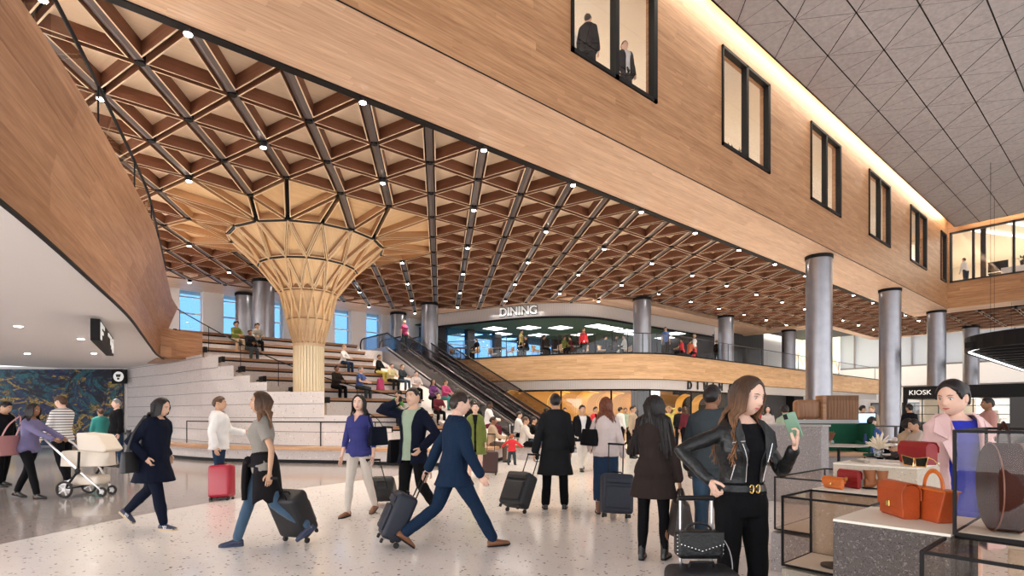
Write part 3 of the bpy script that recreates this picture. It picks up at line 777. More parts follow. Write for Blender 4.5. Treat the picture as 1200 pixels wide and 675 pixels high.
# ---------------------------------------------------------------- escalators
M_tglass = glass('smoked_glass', (.42, .38, .38), .08)
def escalator(x, label, side):
    t = thing('escalator', label, 'escalator', (x, 15, 0))
    yb, yt, zt = 1.2, 12.2, 4.9
    def zz(y): return 0 if y < yb else (zt if y > yt else zt*(y-yb)/(yt-yb))
    ys = [-1.2, 0.2, yb, 3, 5, 7, 9, 11, yt, 13.2, 15.2]
    mb = MB(); W = 1.5
    lo = [(y, max(zz(y)-.85, -.02) if y < yt+.5 else zt-.85) for y in ys]
    for s in (0, 1):
        pass
    vs = []; n = len(ys)
    for xq in (0, W):
        for y in ys: vs.append((xq, y, zz(y)+.12))
        for (y, z) in lo: vs.append((xq, y, z))
    fs = []
    for k in range(n-1):
        fs += [(k, k+1, n+k+1, n+k), (2*n+k, 3*n+k, 3*n+k+1, 2*n+k+1), (n+k, n+k+1, 3*n+k+1, 3*n+k)]
    fs += [(0, n, 3*n, 2*n), (n-1, 2*n-1+0, 4*n-1, 3*n-1)]
    mb.add(vs, fs); mb.build('truss_cladding', M_brush, t)
    mb = MB()
    k = 0; y = yb
    while y < yt:
        z = zz(y); mb.box((.3, y, z-.1), (W-.3, y+.42, z+.16)); y += .4
    mb.box((.3, -1.2, -.05), (W-.3, yb, .02)); mb.box((.3, yt, zt-.1), (W-.3, 15.2, zt+.02)); mb.build('steps', M_dark, t)
    for xs in (.14, W-.14):
        mb = MB(); n = len(ys)
        mb.add([(xs, y, zz(y)+.12) for y in ys]+[(xs, y, zz(y)+.92) for y in ys], [(k, k+1, n+k+1, n+k) for k in range(n-1)]); mb.build('balustrade', M_tglass, t)
        def arc(yc, zc, r, a0, a1, m=8): return [(xs, yc+math.cos(a0+(a1-a0)*i/m)*r, zc+math.sin(a0+(a1-a0)*i/m)*r) for i in range(m+1)]
        path = [(xs, 15.2, zt+.2)] + arc(15.2, zt+.56, .38, -PI/2, PI/2) + [(xs, y, zz(y)+.94) for y in reversed(ys[1:-1])] + arc(-1.2, .56, .38, PI/2, 3*PI/2)
        mb = MB(); mb.tube(path, .04, 6); mb.build('handrail', M_black, t, smooth=True)
        mb = MB(); mb.tube([(xs, y, zz(y)+.16) for y in ys], .05, 4); mb.build('skirt', M_grey, t)
    return t
escalator(14.0, 'left escalator with brushed steel underside beside the stone steps', 0)
escalator(16.1, 'right escalator with dark glass sides, nearer the dining hall', 0)
# ---------------------------------------------------------------- upper dining floor
Z2 = 4.6
edge = smooth_path([Vector(p)*.914 for p in [(17.6, 30.5, 0), (19.2, 30.0, 0), (20.3, 28.3, 0), (21.0, 26.4, 0), (21.95, 24.3, 0), (23.0, 22.4, 0), (24.3, 20.7, 0), (25.6, 19.4, 0), (27.2, 18.5, 0), (29.5, 18.3, 0), (36, 18.3, 0), (48, 18.3, 0), (66, 18.3, 0)]], 6)
ep = [(p.x, p.y) for p in edge]
mb = MB(); mb.band(ep, 3.25, Z2); mb.band(ep, Z2, Z2+.001, 0, 0, -.3); struct(mb.build('wall_dining_fascia', M_woodd, smooth=True))
mb = MB(); mb.prism(off(ep, -.02)+[(60.3, 40), (16.1, 40)], 3.3, Z2-.02); struct(mb.build('floor_dining', M_white))
mb = MB(); mb.band(off(ep, .012), Z2-.03, Z2+.04); mb.band(off(ep, .004), 3.22, 3.26); struct(mb.build('trim_3', M_black))
# lower sign band
lp = off(ep, -.5)
mb = MB(); mb.band(lp, 2.76, 3.3); mb.band(lp, 2.76, 2.761, 0, 0, -.4); struct(mb.build('wall_sign_band', M_rib, smooth=True))
# glass railing of the balcony
rg = thing('balcony_railing', 'long glass railing with dark rail along the edge of the upper dining floor', 'railing', (30, 18.4, Z2))
rp4 = off(ep, -.12)[8:]
mb = MB(); mb.band([(x-30, y-18.4) for x, y in rp4], .02, 1.05); mb.build('glass_panel', M_rail, rg)
mb = MB(); mb.tube([(x-30, y-18.4, 1.08) for x, y in rp4], .022, 6); mb.build('handrail', M_dark, rg)
for k in range(0, len(rp4), 3):
    mb = MB(); mb.cbox((rp4[k][0]-30, rp4[k][1]-18.4, .55), (.02, .04, 1.05)); mb.build('post', M_dark, rg)
# upper sign band, curved
sgp = smooth_path([(18.3, 30.6, 0), (18.7, 29.2, 0), (19.5, 27.0, 0), (20.4, 24.4, 0), (21.6, 22.3, 0), (23.3, 20.95, 0), (25.2, 20.6, 0), (28, 20.6, 0), (36.4, 20.4, 0)], 6)
sp_ = [(p.x, p.y) for p in sgp]
mb = MB(); mb.band(sp_, 6.98, 7.72, 0, -.12, 0); mb.band(sp_, 6.98, 6.981, 0, 0, -.4); struct(mb.build('wall_sign_band', M_rib, smooth=True))
mb = MB(); mb.band(off(sp_, -.08), 6.86, 6.99); mb.band(off(sp_, .01), 7.69, 7.74); mb.box((18.2, 30.4, 4.55), (18.45, 30.7, 7)); struct(mb.build('trim_4', M_black))
mb = MB(); mb.prism(off(sp_, -.2)+[(36.4, 34), (18.3, 34)], 7.25, 7.32); struct(mb.build('ceiling_dining', M_green))
# front corner post and back wall with windows of the dining hall
mb = MB(); mb.box((18.25, 29.0, 4.55), (18.5, 29.25, 7.0)); mb.box((30.2, 30.5, 4.55), (36.4, 30.8, 7.3)); mb.box((36.2, 20.5, 4.55), (36.5, 30.5, 7.7))
for k in range(5): mb.box((19.6+2.4*k, 30.6, 4.55), (20.2+2.4*k, 31.0, 7.3))
struct(mb.build('wall_dining', M_dark))
mb = MB()
for k in range(5): mb.box((18.5+2.4*k, 30.75, 6.1), (20.9+2.4*k, 30.8, 6.16))
o = struct(mb.build('window_40', M_white)); MB().box((18.5, 30.85, 4.55), (30.5, 30.86, 7.25)).build('pane', M_win, o)
def spot_at(u, v, z): 
    t = (u-600)/640.; Y = 640*(z-CAM_H)/(485-v); X = t*Y; return .7625*X+.6470*Y, -.6470*X+.7625*Y
for (u, v) in [(553, 392), (580, 385), (587, 391.5), (594, 397), (620, 384), (632, 392.7), (657, 384), (700, 382), (716, 385), (733, 388), (682, 392), (745, 391), (790, 391), (780, 396)]:
    x, y = spot_at(u, v, 7.2)
    t = thing('light_panel', 'square white ceiling light panel under the green ceiling of the dining hall', 'ceiling light', (x, y, 7.2), 0, 'square light panels in the dining hall')
    MB().box((-.62, -.62, 0), (.62, .62, .05)).build('frame', M_dark, t)
    MB().box((-.58, -.58, -.02), (.58, .58, .0)).build('diffuser', M_panelw, t)
# DINING letters
def letters_on(path, s0, body, size, z, mat, label, off_, gap=1.0, depth=.03, tilt=0):
    """letters one by one along a path (x,y), reading left to right for a viewer in front"""
    P = [Vector(p) for p in path]; L_ = [0]
    for k in range(1, len(P)): L_.append(L_[-1]+(P[k]-P[k-1]).length)
    t = None; s = s0; parts = []
    w = {'I': .36, 'N': .82, 'D': .8, 'G': .86}
    for ch in body:
        s += w.get(ch, .7)*size*.5*gap
        k = max(i for i in range(len(P)-1) if L_[i] <= s); f = (s-L_[k])/(L_[k+1]-L_[k]); p = P[k].lerp(P[k+1], f); d = (P[k+1]-P[k]).normalized()
        nrm = Vector((d.y, -d.x)); pos = Vector((p.x+nrm.x*off_, p.y+nrm.y*off_, z))
        if t is None: t = thing('dining_sign', label, 'sign', pos)
        o = text_obj('letter', ch, size, pos-t.location, (R(90), 0, math.atan2(d.y, d.x)), mat, t, depth, bold=.012)
        if mat is M_letter: text_obj('letter_shadow', ch, size, pos-t.location-Vector((nrm.x, nrm.y, 0))*.035, (R(90), 0, math.atan2(d.y, d.x)), M_letterk, o.parent, .008, bold=.05)  # black copy behind the letter stands in for its shadow outline
        s += w.get(ch, .7)*size*.5*gap
    return t
def s_along(path, u):
    best = None; s = 0
    for k in range(len(path)):
        if k: s += math.dist(path[k], path[k-1])
        x, y = path[k]; X = .7625*x-.6470*y; Y = .6470*x+.7625*y; e = abs(600+640*X/Y-u)
        if best is None or e < best[0]: best = (e, s)
    return best[1]
def dense(p, n=12):
    out = []
    for a, b in zip(p, p[1:]):
        for i in range(n): out.append((a[0]+(b[0]-a[0])*i/n, a[1]+(b[1]-a[1])*i/n))
    out.append(p[-1]); return out
dsp = dense(sp_); dlp = dense(lp)
LW = (s_along(dsp, 630.5)-s_along(dsp, 586))
letters_on(dsp, s_along(dsp, 586), 'DINING', .68, 7.33, M_letter, 'white letters spelling DINING on the curved band over the upper restaurant', .06, LW/(.68*(.8+.36+.82+.36+.82+.86)))
LW = (s_along(dlp, 862)-s_along(dlp, 801))
letters_on(dlp, s_along(dlp, 801), 'DINING', .62, 3.02, M_letterk, 'dark letters spelling DINING on the band over the ground floor counter', .05, LW/(.62*(.8+.36+.82+.36+.82+.86)))

# wall of the upper walkway beyond the restaurant
mb = MB()
mb.box((36.4, 20.6, 4.55), (37.6, 20.9, 8.6)); mb.box((45.5, 21.6, 4.55), (50.5, 21.9, 10.2)); struct(mb.build('wall_walkway', M_white))
mb = MB(); mb.box((38, 22.3, 4.55), (46, 22.6, 8.6)); mb.box((40.5, 21.2, 4.55), (45.6, 21.5, 8.3)); struct(mb.build('wall_walkway', M_ribk))
mb = MB(); mb.box((50.5, 21.0, 4.55), (74, 21.3, 10.4)); struct(mb.build('wall_gallery', M_white))
mb = MB(); mb.box((42.3, 15, 10.3), (78, 23, 10.5)); mb.box((52.6, -25, 10.0), (78, 15, 10.2)); struct(mb.build('ceiling_hall', M_white))
mb = MB(); mb.box((42.3, 14.8, ZL-.02), (52.6, 15.4, 10.3)); mb.box((52.3, -6, ZL-.02), (52.8, 15.4, 10.1)); mb.box((42.0, 15.4, ZL-.02), (42.4, 22, 10.3)); struct(mb.build('wall_drop', M_woods))
# the bright artwork
m = D.materials.new('artwork_paint'); m.use_nodes = True; N, L = nodes_of(m); b = N['Principled BSDF']; b.inputs['Roughness'].default_value = .5
tc = N.new('ShaderNodeTexCoord'); sp = N.new('ShaderNodeSeparateXYZ'); L.new(tc.outputs['Object'], sp.inputs[0])
mp = N.new('ShaderNodeMapping'); mp.inputs['Scale'].default_value = (1.6, 1, .35); L.new(tc.outputs['Object'], mp.inputs[0])
t = N.new('ShaderNodeTexNoise'); t.inputs['Scale'].default_value = .8; t.inputs['Detail'].default_value = 6; L.new(mp.outputs[0], t.inputs[0])
ad = N.new('ShaderNodeMath'); ad.operation = 'MULTIPLY_ADD'; ad.inputs[1].default_value = .30; L.new(sp.outputs[2], ad.inputs[0]); L.new(t.outputs['Fac'], ad.inputs[2])
r = N.new('ShaderNodeValToRGB'); e = r.color_ramp.elements
st_ = [(0, (.01, .07, .09)), (.16, (.02, .14, .15)), (.32, (.30, .05, .03)), (.45, (.55, .75, .65)), (.62, (1, .95, .8)), (.8, (.85, .45, .2)), (.95, (.35, .75, .7)), (1, (.9, .85, .6))]
while len(e) < len(st_): e.new(.5)
for k, (p_, c_) in enumerate(st_): e[k].position = p_; e[k].color = (*c_, 1)
L.new(ad.outputs[0], r.inputs[0])
t2 = N.new('ShaderNodeTexNoise'); t2.inputs['Scale'].default_value = .45; t2.inputs['Detail'].default_value = 3; L.new(tc.outputs['Object'], t2.inputs[0])
x = N.new('ShaderNodeMix'); x.data_type = 'RGBA'; x.blend_type = 'OVERLAY'; x.inputs[0].default_value = .6; L.new(r.outputs[0], x.inputs[6]); L.new(t2.outputs['Color'], x.inputs[7])
L.new(x.outputs[2], b.inputs['Base Color']); L.new(x.outputs[2], b.inputs['Emission Color']); b.inputs['Emission Strength'].default_value = .45
o = MB().box((-9, -.1, 0), (1.8, 0, 4.4)).build('artwork', m, loc=(60, 20.98, 5.6)); tag(o, 'big glowing backlit abstract artwork in white, teal and red above the balcony end', 'artwork')

# ---------------------------------------------------------------- ground floor under the dining hall
M_yel = mat('golden_slat', (.9, .56, .14), .5)
M_yelb = mat('golden_back_wall', (.40, .25, .10), .7)
mb = MB(); mb.box((17, 24.6, 0), (41, 24.9, 3.3)); struct(mb.build('wall_counter', M_yelb))
mb = MB(); mb.box((36.0, 18.4, 0), (43.4, 18.7, 3.3)); struct(mb.build('wall_charcoal', M_ribk))
mb = MB(); mb.box((43.3, 17.8, 0), (45, 18.8, 3.3)); mb.box((37.5, 18.7, 0), (37.7, 24.6, 3.3)); struct(mb.build('wall_portal', M_black))
mb = MB(); mb.box((45, 18.6, 0), (62, 18.9, 3.3)); struct(mb.build('wall_right_low', M_white))
# glass shop front with mullions
fp = off(ep, -.75)
fr = [p for p in fp if p[0] < 37]
mb = MB(); 
for k in range(2, len(fr), 9): mb.cbox((fr[k][0], fr[k][1], 1.45), (.07, .07, 2.76))
mb.band(fr, 2.66, 2.78); o = struct(mb.build('window_50', M_black)); mb = MB(); mb.band(fr, .02, 2.68); mb.build('pane', M_glass, o)
def ray_y(u, y):
    t = (u-600)/640.; Y = y/(.7625-.6470*t); return Y*(.7625*t+.6470)
# arches of golden slats
def arch(xc, y, w, h, label):
    t = thing('slat_arch', label, 'slatted arch', (xc, y, 0))
    n = 9
    for k in range(n):
        f = k/(n-1); dx = -w/2+w*f
        mb = MB(); top = h-.1
        pts = [(dx, k*.12, 0.9), (dx, k*.12, 1.9)]
        for i in range(1, 9):
            a = i/8*PI/2; pts.append((dx+(1-math.cos(a))*w*.55, k*.12, 1.9+math.sin(a)*(top-1.9)))
        mb.tube(pts, [(.035, .035)]*len(pts), 4); mb.build('slat', M_yel, t)
for u, y, w in [(655, 21.6, 1.8), (688, 20.8, 2.0), (715, 20.6, 2.4), (741, 20.4, 2.4), (803, 20.0, 2.2), (822, 20.0, 2.4), (600, 23.0, 1.8)]:
    arch(ray_y(u, y), y, w, 2.8, 'golden curved slats behind the ground floor counter, ' + {655: 'behind the man in the black coat', 688: 'left of the auburn-haired woman', 715: 'right of the auburn-haired woman', 741: "left of the charcoal pillar", 803: 'behind the woman in the yellow dress', 822: "under the dark DINING letters", 600: 'seen through the escalator glass'}[u])
for u, y0, w, lab in [(752, 20.6, .8, 'charcoal pillar in the counter front left of the bright menu screen')]:
    x = ray_y(u, 18.8); o = MB().box((-.5, -.25, 0), (.5, .25, 2.74)).build('pillar', M_ribk, loc=(x, 18.9, 0)); tag(o, lab, 'pillar')
x = ray_y(768, 18.8); sc_ = thing('menu_screen', 'bright white menu screen in the counter front beside the charcoal pillar', 'screen', (x, 18.8, 0))
MB().box((-.5, 0, 0), (.5, .12, 2.74)).build('frame', M_black, sc_); MB().box((-.42, -.02, 1.5), (.42, 0, 2.75)).build('display', mat('screen_white', (.9, .9, .9), .5, emit=1.1), sc_)
x = ray_y(794, 21); o = MB().box((-1.1, 0, 0), (1.1, .2, 2.75)).build('menu_board', mat('board_brown', (.16, .1, .05), .6), loc=(x, 21.6, 0)); tag(o, 'dark menu board on the golden wall behind the woman in yellow', 'menu board')
# counters
for u0, u1, y, lab in [(640, 742, 18.9, 'ground floor food counter with glass case behind the people queuing'), (790, 850, 18.3, 'food counter with glass case under the dark DINING letters')]:
    x0, x1 = ray_y(u0, y+1.2), ray_y(u1, y); ct = thing('counter', lab, 'counter', (x0, y+.6, 0)); Lc = x1-x0
    MB().box((0, 0, 0), (Lc, .8, .95)).build('body', mat('counter_oak', (.5, .3, .14), .5), ct)
    MB().box((-.03, -.03, .95), (Lc+.03, .83, 1.0)).build('worktop', M_white, ct)
    MB().box((0, .1, 1.0), (Lc, .13, 1.45)).build('sneeze_guard', M_glass, ct)

# ---------------------------------------------------------------- right end: hall walls, doors
mb = MB(); mb.box((62, -25, 0), (62.4, 21, 5.9)); struct(mb.build('wall_right', M_white))
mb = MB(); mb.box((62, -25, 5.9), (62.3, 21, 6.05)); 
for k in range(16): mb.box((61.96, -14+2.4*k, 6.0), (62.1, -13.9+2.4*k, 10.2))
mb.box((61.9, -25, 4.0), (62, 18, 4.08)); struct(mb.build('trim_5', M_grey))
mb = MB(); mb.box((62.2, -25, 5.9), (62.3, 21, 10.2)); struct(mb.build('wall_clerestory', mat('clerestory_blue_grey', (.52, .56, .64), .6)))
M_door = mat('door_frame_dark', (.05, .05, .055), .5)
for k, (y0, y1) in enumerate([(13.6, 15.6), (16.2, 18.2), (10.6, 12.8), (-2.2, -.2), (-6, -4)]):
    mb = MB(); x = 61.95
    mb.box((x-.05, y0, 0), (x+.03, y0+.12, 2.5)); mb.box((x-.05, y1-.12, 0), (x+.03, y1, 2.5)); mb.box((x-.05, y0, 2.38), (x+.03, y1, 2.5)); mb.box((x-.01, y0, 0), (x+.02, y1, 2.4), 1)
    mb.box((x-.04, (y0+y1)/2-.05, 0), (x+.03, (y0+y1)/2+.05, 2.4)); struct(mb.build('door_%d' % (k+1), [M_door, mat('door_pane_grey', (.25, .26, .28), .15)]))
mb = MB(); mb.box((61.9, 6.5, 0), (61.98, 16, 3.2)); 
# ---------------------------------------------------------------- people
TS = D.scenes.new('workbench')
def fuse(mb, vox, smooth=4):
    """melt overlapping shapes of a builder into one continuous skin; returns (verts, faces)"""
    me = D.meshes.new('tmp'); me.from_pydata([tuple(v) for v in mb.v], [], mb.f)
    bm = bmesh.new(); bm.from_mesh(me); bmesh.ops.recalc_face_normals(bm, faces=bm.faces); bm.to_mesh(me); bm.free()
    o = D.objects.new('tmp', me); TS.collection.objects.link(o)
    r = o.modifiers.new('r', 'REMESH'); r.mode = 'VOXEL'; r.voxel_size = vox; r.use_smooth_shade = True
    if smooth: s_ = o.modifiers.new('s', 'SMOOTH'); s_.factor = .5; s_.iterations = smooth
    TS.view_layers[0].update(); dg = TS.view_layers[0].depsgraph
    out = D.meshes.new_from_object(o.evaluated_get(dg))
    D.objects.remove(o, do_unlink=True); D.meshes.remove(me)
    return out
def mesh_obj(name, me, m, parent, cut=None, wr=0, wf=9, seed=0, solid=0):
    bm = bmesh.new(); bm.from_mesh(me)
    if wr:
        sd = Vector((seed*3.1, seed*1.7, 0))
        for v in bm.verts:
            c = v.co; q = Vector((c.x*wf*1.3, c.y*wf*1.3, c.z*wf*.55))+sd
            v.co = c + v.normal*(noise.noise(q)*wr + noise.noise(q*2.3)*wr*.45)
    if cut:
        dl_ = [f for f in bm.faces if cut(f.calc_center_median())]
        bmesh.ops.delete(bm, geom=dl_, context='FACES')
        for _ in range(7):
            bv = {}
            for e in bm.edges:
                if e.is_boundary:
                    a, b = e.verts; bv.setdefault(a, []).append(b.co.copy()); bv.setdefault(b, []).append(a.co.copy())
            for v_, ns in bv.items():
                if len(ns) == 2: v_.co = v_.co*.4+(ns[0]+ns[1])*.3
    if solid:
        ext = bmesh.ops.solidify(bm, geom=bm.faces[:], thickness=-solid)
    for f in bm.faces: f.smooth = True
    bm.to_mesh(me); bm.free(); me.materials.clear(); me.materials.append(m); me.name = name
    return obj(name, me, parent)

def head_pt(th, z, grow=0.0):
    """surface of a head, th angle from the front, z -1 chin .. 1 crown, metres for a 1.75 m adult"""
    c = math.sqrt(max(0, 1-z*z)); sx, cy = math.sin(th), math.cos(th)
    x, y, zz = c*sx*.076, c*cy*.096, z*.117
    t = max(0, -z)
    x *= 1-.30*t**2.2
    if z < -.2: x *= 1+.17*((-z-.2)/.8)**.7*(1-.35*t)
    if cy > 0: y *= 1+.26*t*t*(1-.2*t) ; 
    else: y = y*(1-.42*t**1.1) - .012*(1-z*z)
    if z > 0: x *= 1+.05*(1-z)*z*2
    if cy > 0:
        f = abs(th)
        zn = (z+.22)
        br = math.exp(-(f/.17)**2)
        prof = 0
        if z > -.24: prof = max(0, 1-(z+.24)/.42)**1.1
        else: prof = max(0, 1-(-.24-z)/.12)
        y += .025*br*prof
        y -= .0095*math.exp(-((f-.36)/.17)**2-((z-.06)/.13)**2)
        y += .004*math.exp(-((f-.38)/.3)**2-((z-.25)/.09)**2)
        y += .0055*math.exp(-(f/.26)**2-((z+.50)/.07)**2)
        y -= .004*math.exp(-(f/.2)**2-((z+.63)/.05)**2)
        y += .007*math.exp(-(f/.25)**2-((z+.86)/.12)**2)
        x += math.copysign(.003, sx)*math.exp(-((f-.8)/.3)**2-((z+.12)/.2)**2)
    if grow:
        n = Vector((x/.076**2, y/.096**2, zz/.117**2)).normalized(); x += n.x*grow; y += n.y*grow; zz += n.z*grow
    return Vector((x, y, zz))
def head_grid(mb, M, nu=36, nv=28, grow=0, region=None, m=0):
    vs = []; fs = []
    for k in range(nv+1):
        ph = -PI/2+PI*k/nv; z = math.sin(ph)
        for i in range(nu):
            th = 2*PI*i/nu
            if th > PI: th -= 2*PI
            g = grow if region is None else (grow*region(th, z) - .012*(1-min(1, region(th, z)*3)))
            vs.append(M @ head_pt(th, z, g))
    for k in range(nv):
        for i in range(nu):
            j = (i+1) % nu; fs.append((k*nu+i, k*nu+j, (k+1)*nu+j, (k+1)*nu+i))
    return mb.add(vs, fs, m)

def ik(a, c, l1, l2, pole):
    a = Vector(a); c = Vector(c); d = c-a; L = min(d.length, (l1+l2)*.998); dn = d.normalized()
    x = (l1*l1-l2*l2+L*L)/(2*L); h = math.sqrt(max(0, l1*l1-x*x))
    p = Vector(pole); p = p-dn*p.dot(dn)
    if p.length < 1e-4: p = Vector((0, -1, 0))
    return a+dn*x+p.normalized()*h, a+dn*L

SKIN = {k: mat('skin_'+k, c, .5, spec=.35, noise_amt=.05, nscale=30) for k, c in
        dict(fair=(.78, .50, .38), light=(.70, .44, .31), tan=(.55, .32, .20), brown=(.28, .135, .075), dark=(.12, .055, .032)).items()}
HAIR = {k: mat('hair_'+k, c, .45, spec=.4, noise_amt=.45, nscale=45) for k, c in
        dict(black=(.012, .008, .008), dark=(.028, .016, .011), brown=(.085, .042, .022), auburn=(.16, .045, .018), blond=(.42, .27, .13), grey=(.25, .24, .23), ombre=(.13, .062, .03), red=(.35, .09, .03)).items()}
N, L = nodes_of(HAIR['ombre']); tc = N.new('ShaderNodeTexCoord'); sp = N.new('ShaderNodeSeparateXYZ'); L.new(tc.outputs['Object'], sp.inputs[0])
mr = N.new('ShaderNodeMapRange'); mr.inputs[1].default_value = 1.58; mr.inputs[2].default_value = 1.30; L.new(sp.outputs[2], mr.inputs[0])
tn = N.new('ShaderNodeTexNoise'); tn.inputs['Scale'].default_value = 30; L.new(tc.outputs['Object'], tn.inputs[0]); mm = N.new('ShaderNodeMath'); mm.operation = 'MULTIPLY'; L.new(mr.outputs[0], mm.inputs[0]); L.new(tn.outputs['Fac'], mm.inputs[1])
xx = N.new('ShaderNodeMix'); xx.data_type = 'RGBA'; xx.inputs[6].default_value = (.05, .024, .013, 1); xx.inputs[7].default_value = (.42, .20, .09, 1); L.new(mm.outputs[0], xx.inputs[0]); L.new(xx.outputs[2], N['Principled BSDF'].inputs['Base Color'])
M_eye = mat('eye_white', (.82, .8, .77), .25); M_iris = mat('iris_dark', (.035, .018, .012), .15)
M_lip = mat('lips_rose', (.50, .14, .12), .4); M_liph = mat('lips_soft', (.50, .24, .19), .45)
def cloth(name, col, rough=.85, wv=.25, sheen=.15): return mat(name, col, rough, spec=.25 if sum(col) > .3 else .12, sheen=sheen if sum(col) > .3 else 0, bump=wv, bscale=160, noise_amt=.10, nscale=5)

class Rig: pass
def make_rig(H, fem, pose):
    k = H/1.75; r = Rig(); r.k = k; r.H = H; r.fem = fem
    lean = R(pose.get('lean', 0)); side = R(pose.get('side', 0))
    r.tw = pose.get('twist', 0)
    thl, shl, ank = .42*k, .405*k, .085*k
    hipw = (.085 if fem else .088)*k
    legs = []
    for s, key in ((1, 'rl'), (-1, 'll')):
        f, ab, kn = pose.get(key, (0, 3, 2))[:3]; fp = pose.get(key, (0, 3, 2, 0))[3] if len(pose.get(key, ())) > 3 else 0
        f_, a_, k_ = R(f), R(ab), R(kn)
        hip = Vector((s*hipw, 0, 0)); d1 = Vector((s*math.sin(a_), math.sin(f_)*math.cos(a_), -math.cos(f_)*math.cos(a_)))
        kne = hip+d1*thl; d2 = Vector((s*math.sin(a_)*.6, math.sin(f_-k_), -math.cos(f_-k_))).normalized(); an = kne+d2*shl
        pit = R(fp) 
        toe = Vector((s*.10, math.cos(pit), math.sin(pit))).normalized()
        legs.append([hip, kne, an, toe, pit])
    low = min(min(l[2].z-ank*math.cos(l[4])-max(0, math.sin(-l[4]))*.15*k, l[2].z+math.sin(l[4])*.17*k-ank*.35 if l[4] < 0 else 9) for l in legs)
    P = Vector((0, 0, -low)); r.P = P
    for l in legs:
        for i in range(3): l[i] = l[i]+P
    r.legs = legs
    r.T = Matrix.Translation(P) @ Matrix.Rotation(-lean, 4, 'X') @ Matrix.Rotation(side, 4, 'Y') @ Matrix.Rotation(R(r.tw), 4, 'Z')
    r.sw = (.150 if fem else .172)*k
    ua, fa = .295*k, .255*k
    arms = []
    for s, key in ((1, 'ra'), (-1, 'la')):
        sh = r.T @ Vector((s*r.sw, -.005*k, (.462 if fem else .474)*k)); a = pose.get(key, (0, 8, 12))
        if isinstance(a, dict):
            w = Vector(a['w'])*k; el, wr_ = ik(sh, w, ua, fa, a.get('pole', (s*.5, -1, -.6))); hd = Vector(a.get('hd', (0, 0, 0)))
            hand = hd if hd.length else (wr_-el)
        else:
            f, ab, e = a[:3]; tw = R(a[3] if len(a) > 3 else 15)
            f_, a_, e_ = R(f)-lean*.0, R(ab), R(e)
            d = Vector((s*math.sin(a_), math.sin(f_)*math.cos(a_), -math.cos(f_)*math.cos(a_)))
            b = Vector((-s*math.sin(tw), math.cos(tw), .0)); 
            if abs(f) > 60: b = Vector((-s*math.sin(tw), .2, math.cos(tw)))
            b = (b-d*b.dot(d)).normalized()
            el = sh+d*ua; fd = d*math.cos(e_)+b*math.sin(e_); wr_ = el+fd*fa; hand = fd
        pal = Vector(a['palm']) if isinstance(a, dict) and 'palm' in a else Vector((-s, .25, 0))
        curl = a.get('curl', .5) if isinstance(a, dict) else .35
        arms.append([sh, el, wr_, hand.normalized(), pal, curl])
    r.arms = arms
    hy, hp, ht = pose.get('head', (0, 0, 0))
    nb = r.T @ Vector((0, -.012*k, .530*k)); r.nb = nb
    r.N = Matrix.Translation(nb)
    Rm = Matrix.Rotation(-R(hy), 4, 'Z') @ Matrix.Rotation(-R(hp), 4, 'X') @ Matrix.Rotation(R(ht), 4, 'Y')
    hc = nb + Rm.to_3x3() @ Vector((0, .022, .150))*k
    r.Hm = Matrix.Translation(hc) @ Rm @ Matrix.Scale(k*pose.get('hs', 1.0), 4)
    return r

TORM = [(-.07, .150, .105, 0), (0, .168, .122, -.005), (.08, .160, .118, 0), (.17, .145, .105, .004), (.27, .158, .113, .004), (.37, .176, .122, .006), (.44, .184, .116, .0), (.49, .182, .092, -.006), (.525, .125, .074, -.012), (.56, .072, .064, -.014)]
TORF = [(-.07, .160, .112, -.008), (0, .176, .126, -.012), (.07, .160, .114, -.004), (.16, .122, .092, .0), (.25, .134, .100, .006), (.34, .152, .128, .016), (.41, .156, .112, .01), (.465, .158, .086, -.002), (.51, .112, .068, -.012), (.55, .062, .056, -.014)]
def torso(mb, r, grow=0, t0=-.07, t1=.60, belly=0):
    prof_ = TORF if r.fem else TORM; n = 20; rows = []
    ps = list(prof_)
    for (a, b) in zip(prof_, prof_[1:]):
        if a[0] < t0 < b[0]: f = (t0-a[0])/(b[0]-a[0]); ps.append(tuple(interp(p, q, f) for p, q in zip(a, b)))
    for t, w, d, o in sorted(ps):
        if t < t0-.001 or t > t1: continue
        rows.append([r.T @ Vector((math.cos(2*PI*i/n)*(w+grow)*r.k, (math.sin(2*PI*i/n)*(d+grow+(belly if .0 < t < .3 else 0))+o)*r.k, t*r.k)) for i in range(n)])
    vs = sum(rows, []); fs = [(k*n+i, k*n+(i+1) % n, (k+1)*n+(i+1) % n, (k+1)*n+i) for k in range(len(rows)-1) for i in range(n)]
    fs += [tuple(range(n-1, -1, -1)), tuple((len(rows)-1)*n+i for i in range(n))]
    mb.add(vs, fs)
def interp(a, b, t): return a+(b-a)*t
def limb(mb, pts, rad, n=12):
    """smooth tapering limb through joints"""
    q = [pts[0]]; rr = [rad[0]]
    for i in range(len(pts)-1):
        for t in (.25, .5, .75, 1): q.append(pts[i].lerp(pts[i+1], t)); rr.append(interp(rad[i*2] if t < .5 else rad[i*2+1], rad[i*2+1] if t < .5 else rad[i*2+2], (t % .5)/.5 if t not in (.5, 1) else (1 if t == 1 else 0)))
    mb.tube(q, rr, n)
    mb.ball(pts[0], rad[0]*1.0, nu=10, nv=8); mb.ball(pts[-1], rad[-1], nu=10, nv=8)
def arm_r(r, g=0):
    f = .84 if r.fem else 1.0; k = r.k
    return [(q*f+g)*k for q in (.054, .046, .042, .038, .027)]
def leg_r(r, g=0, ank=None):
    k = r.k; f = .97 if r.fem else 1
    a = [(q*f+g)*k for q in (.092, .075, .057, .056, .040)]
    if ank: a[-1] = ank*k; a[-2] = max(a[-2]*.98, ank*k)
    return a
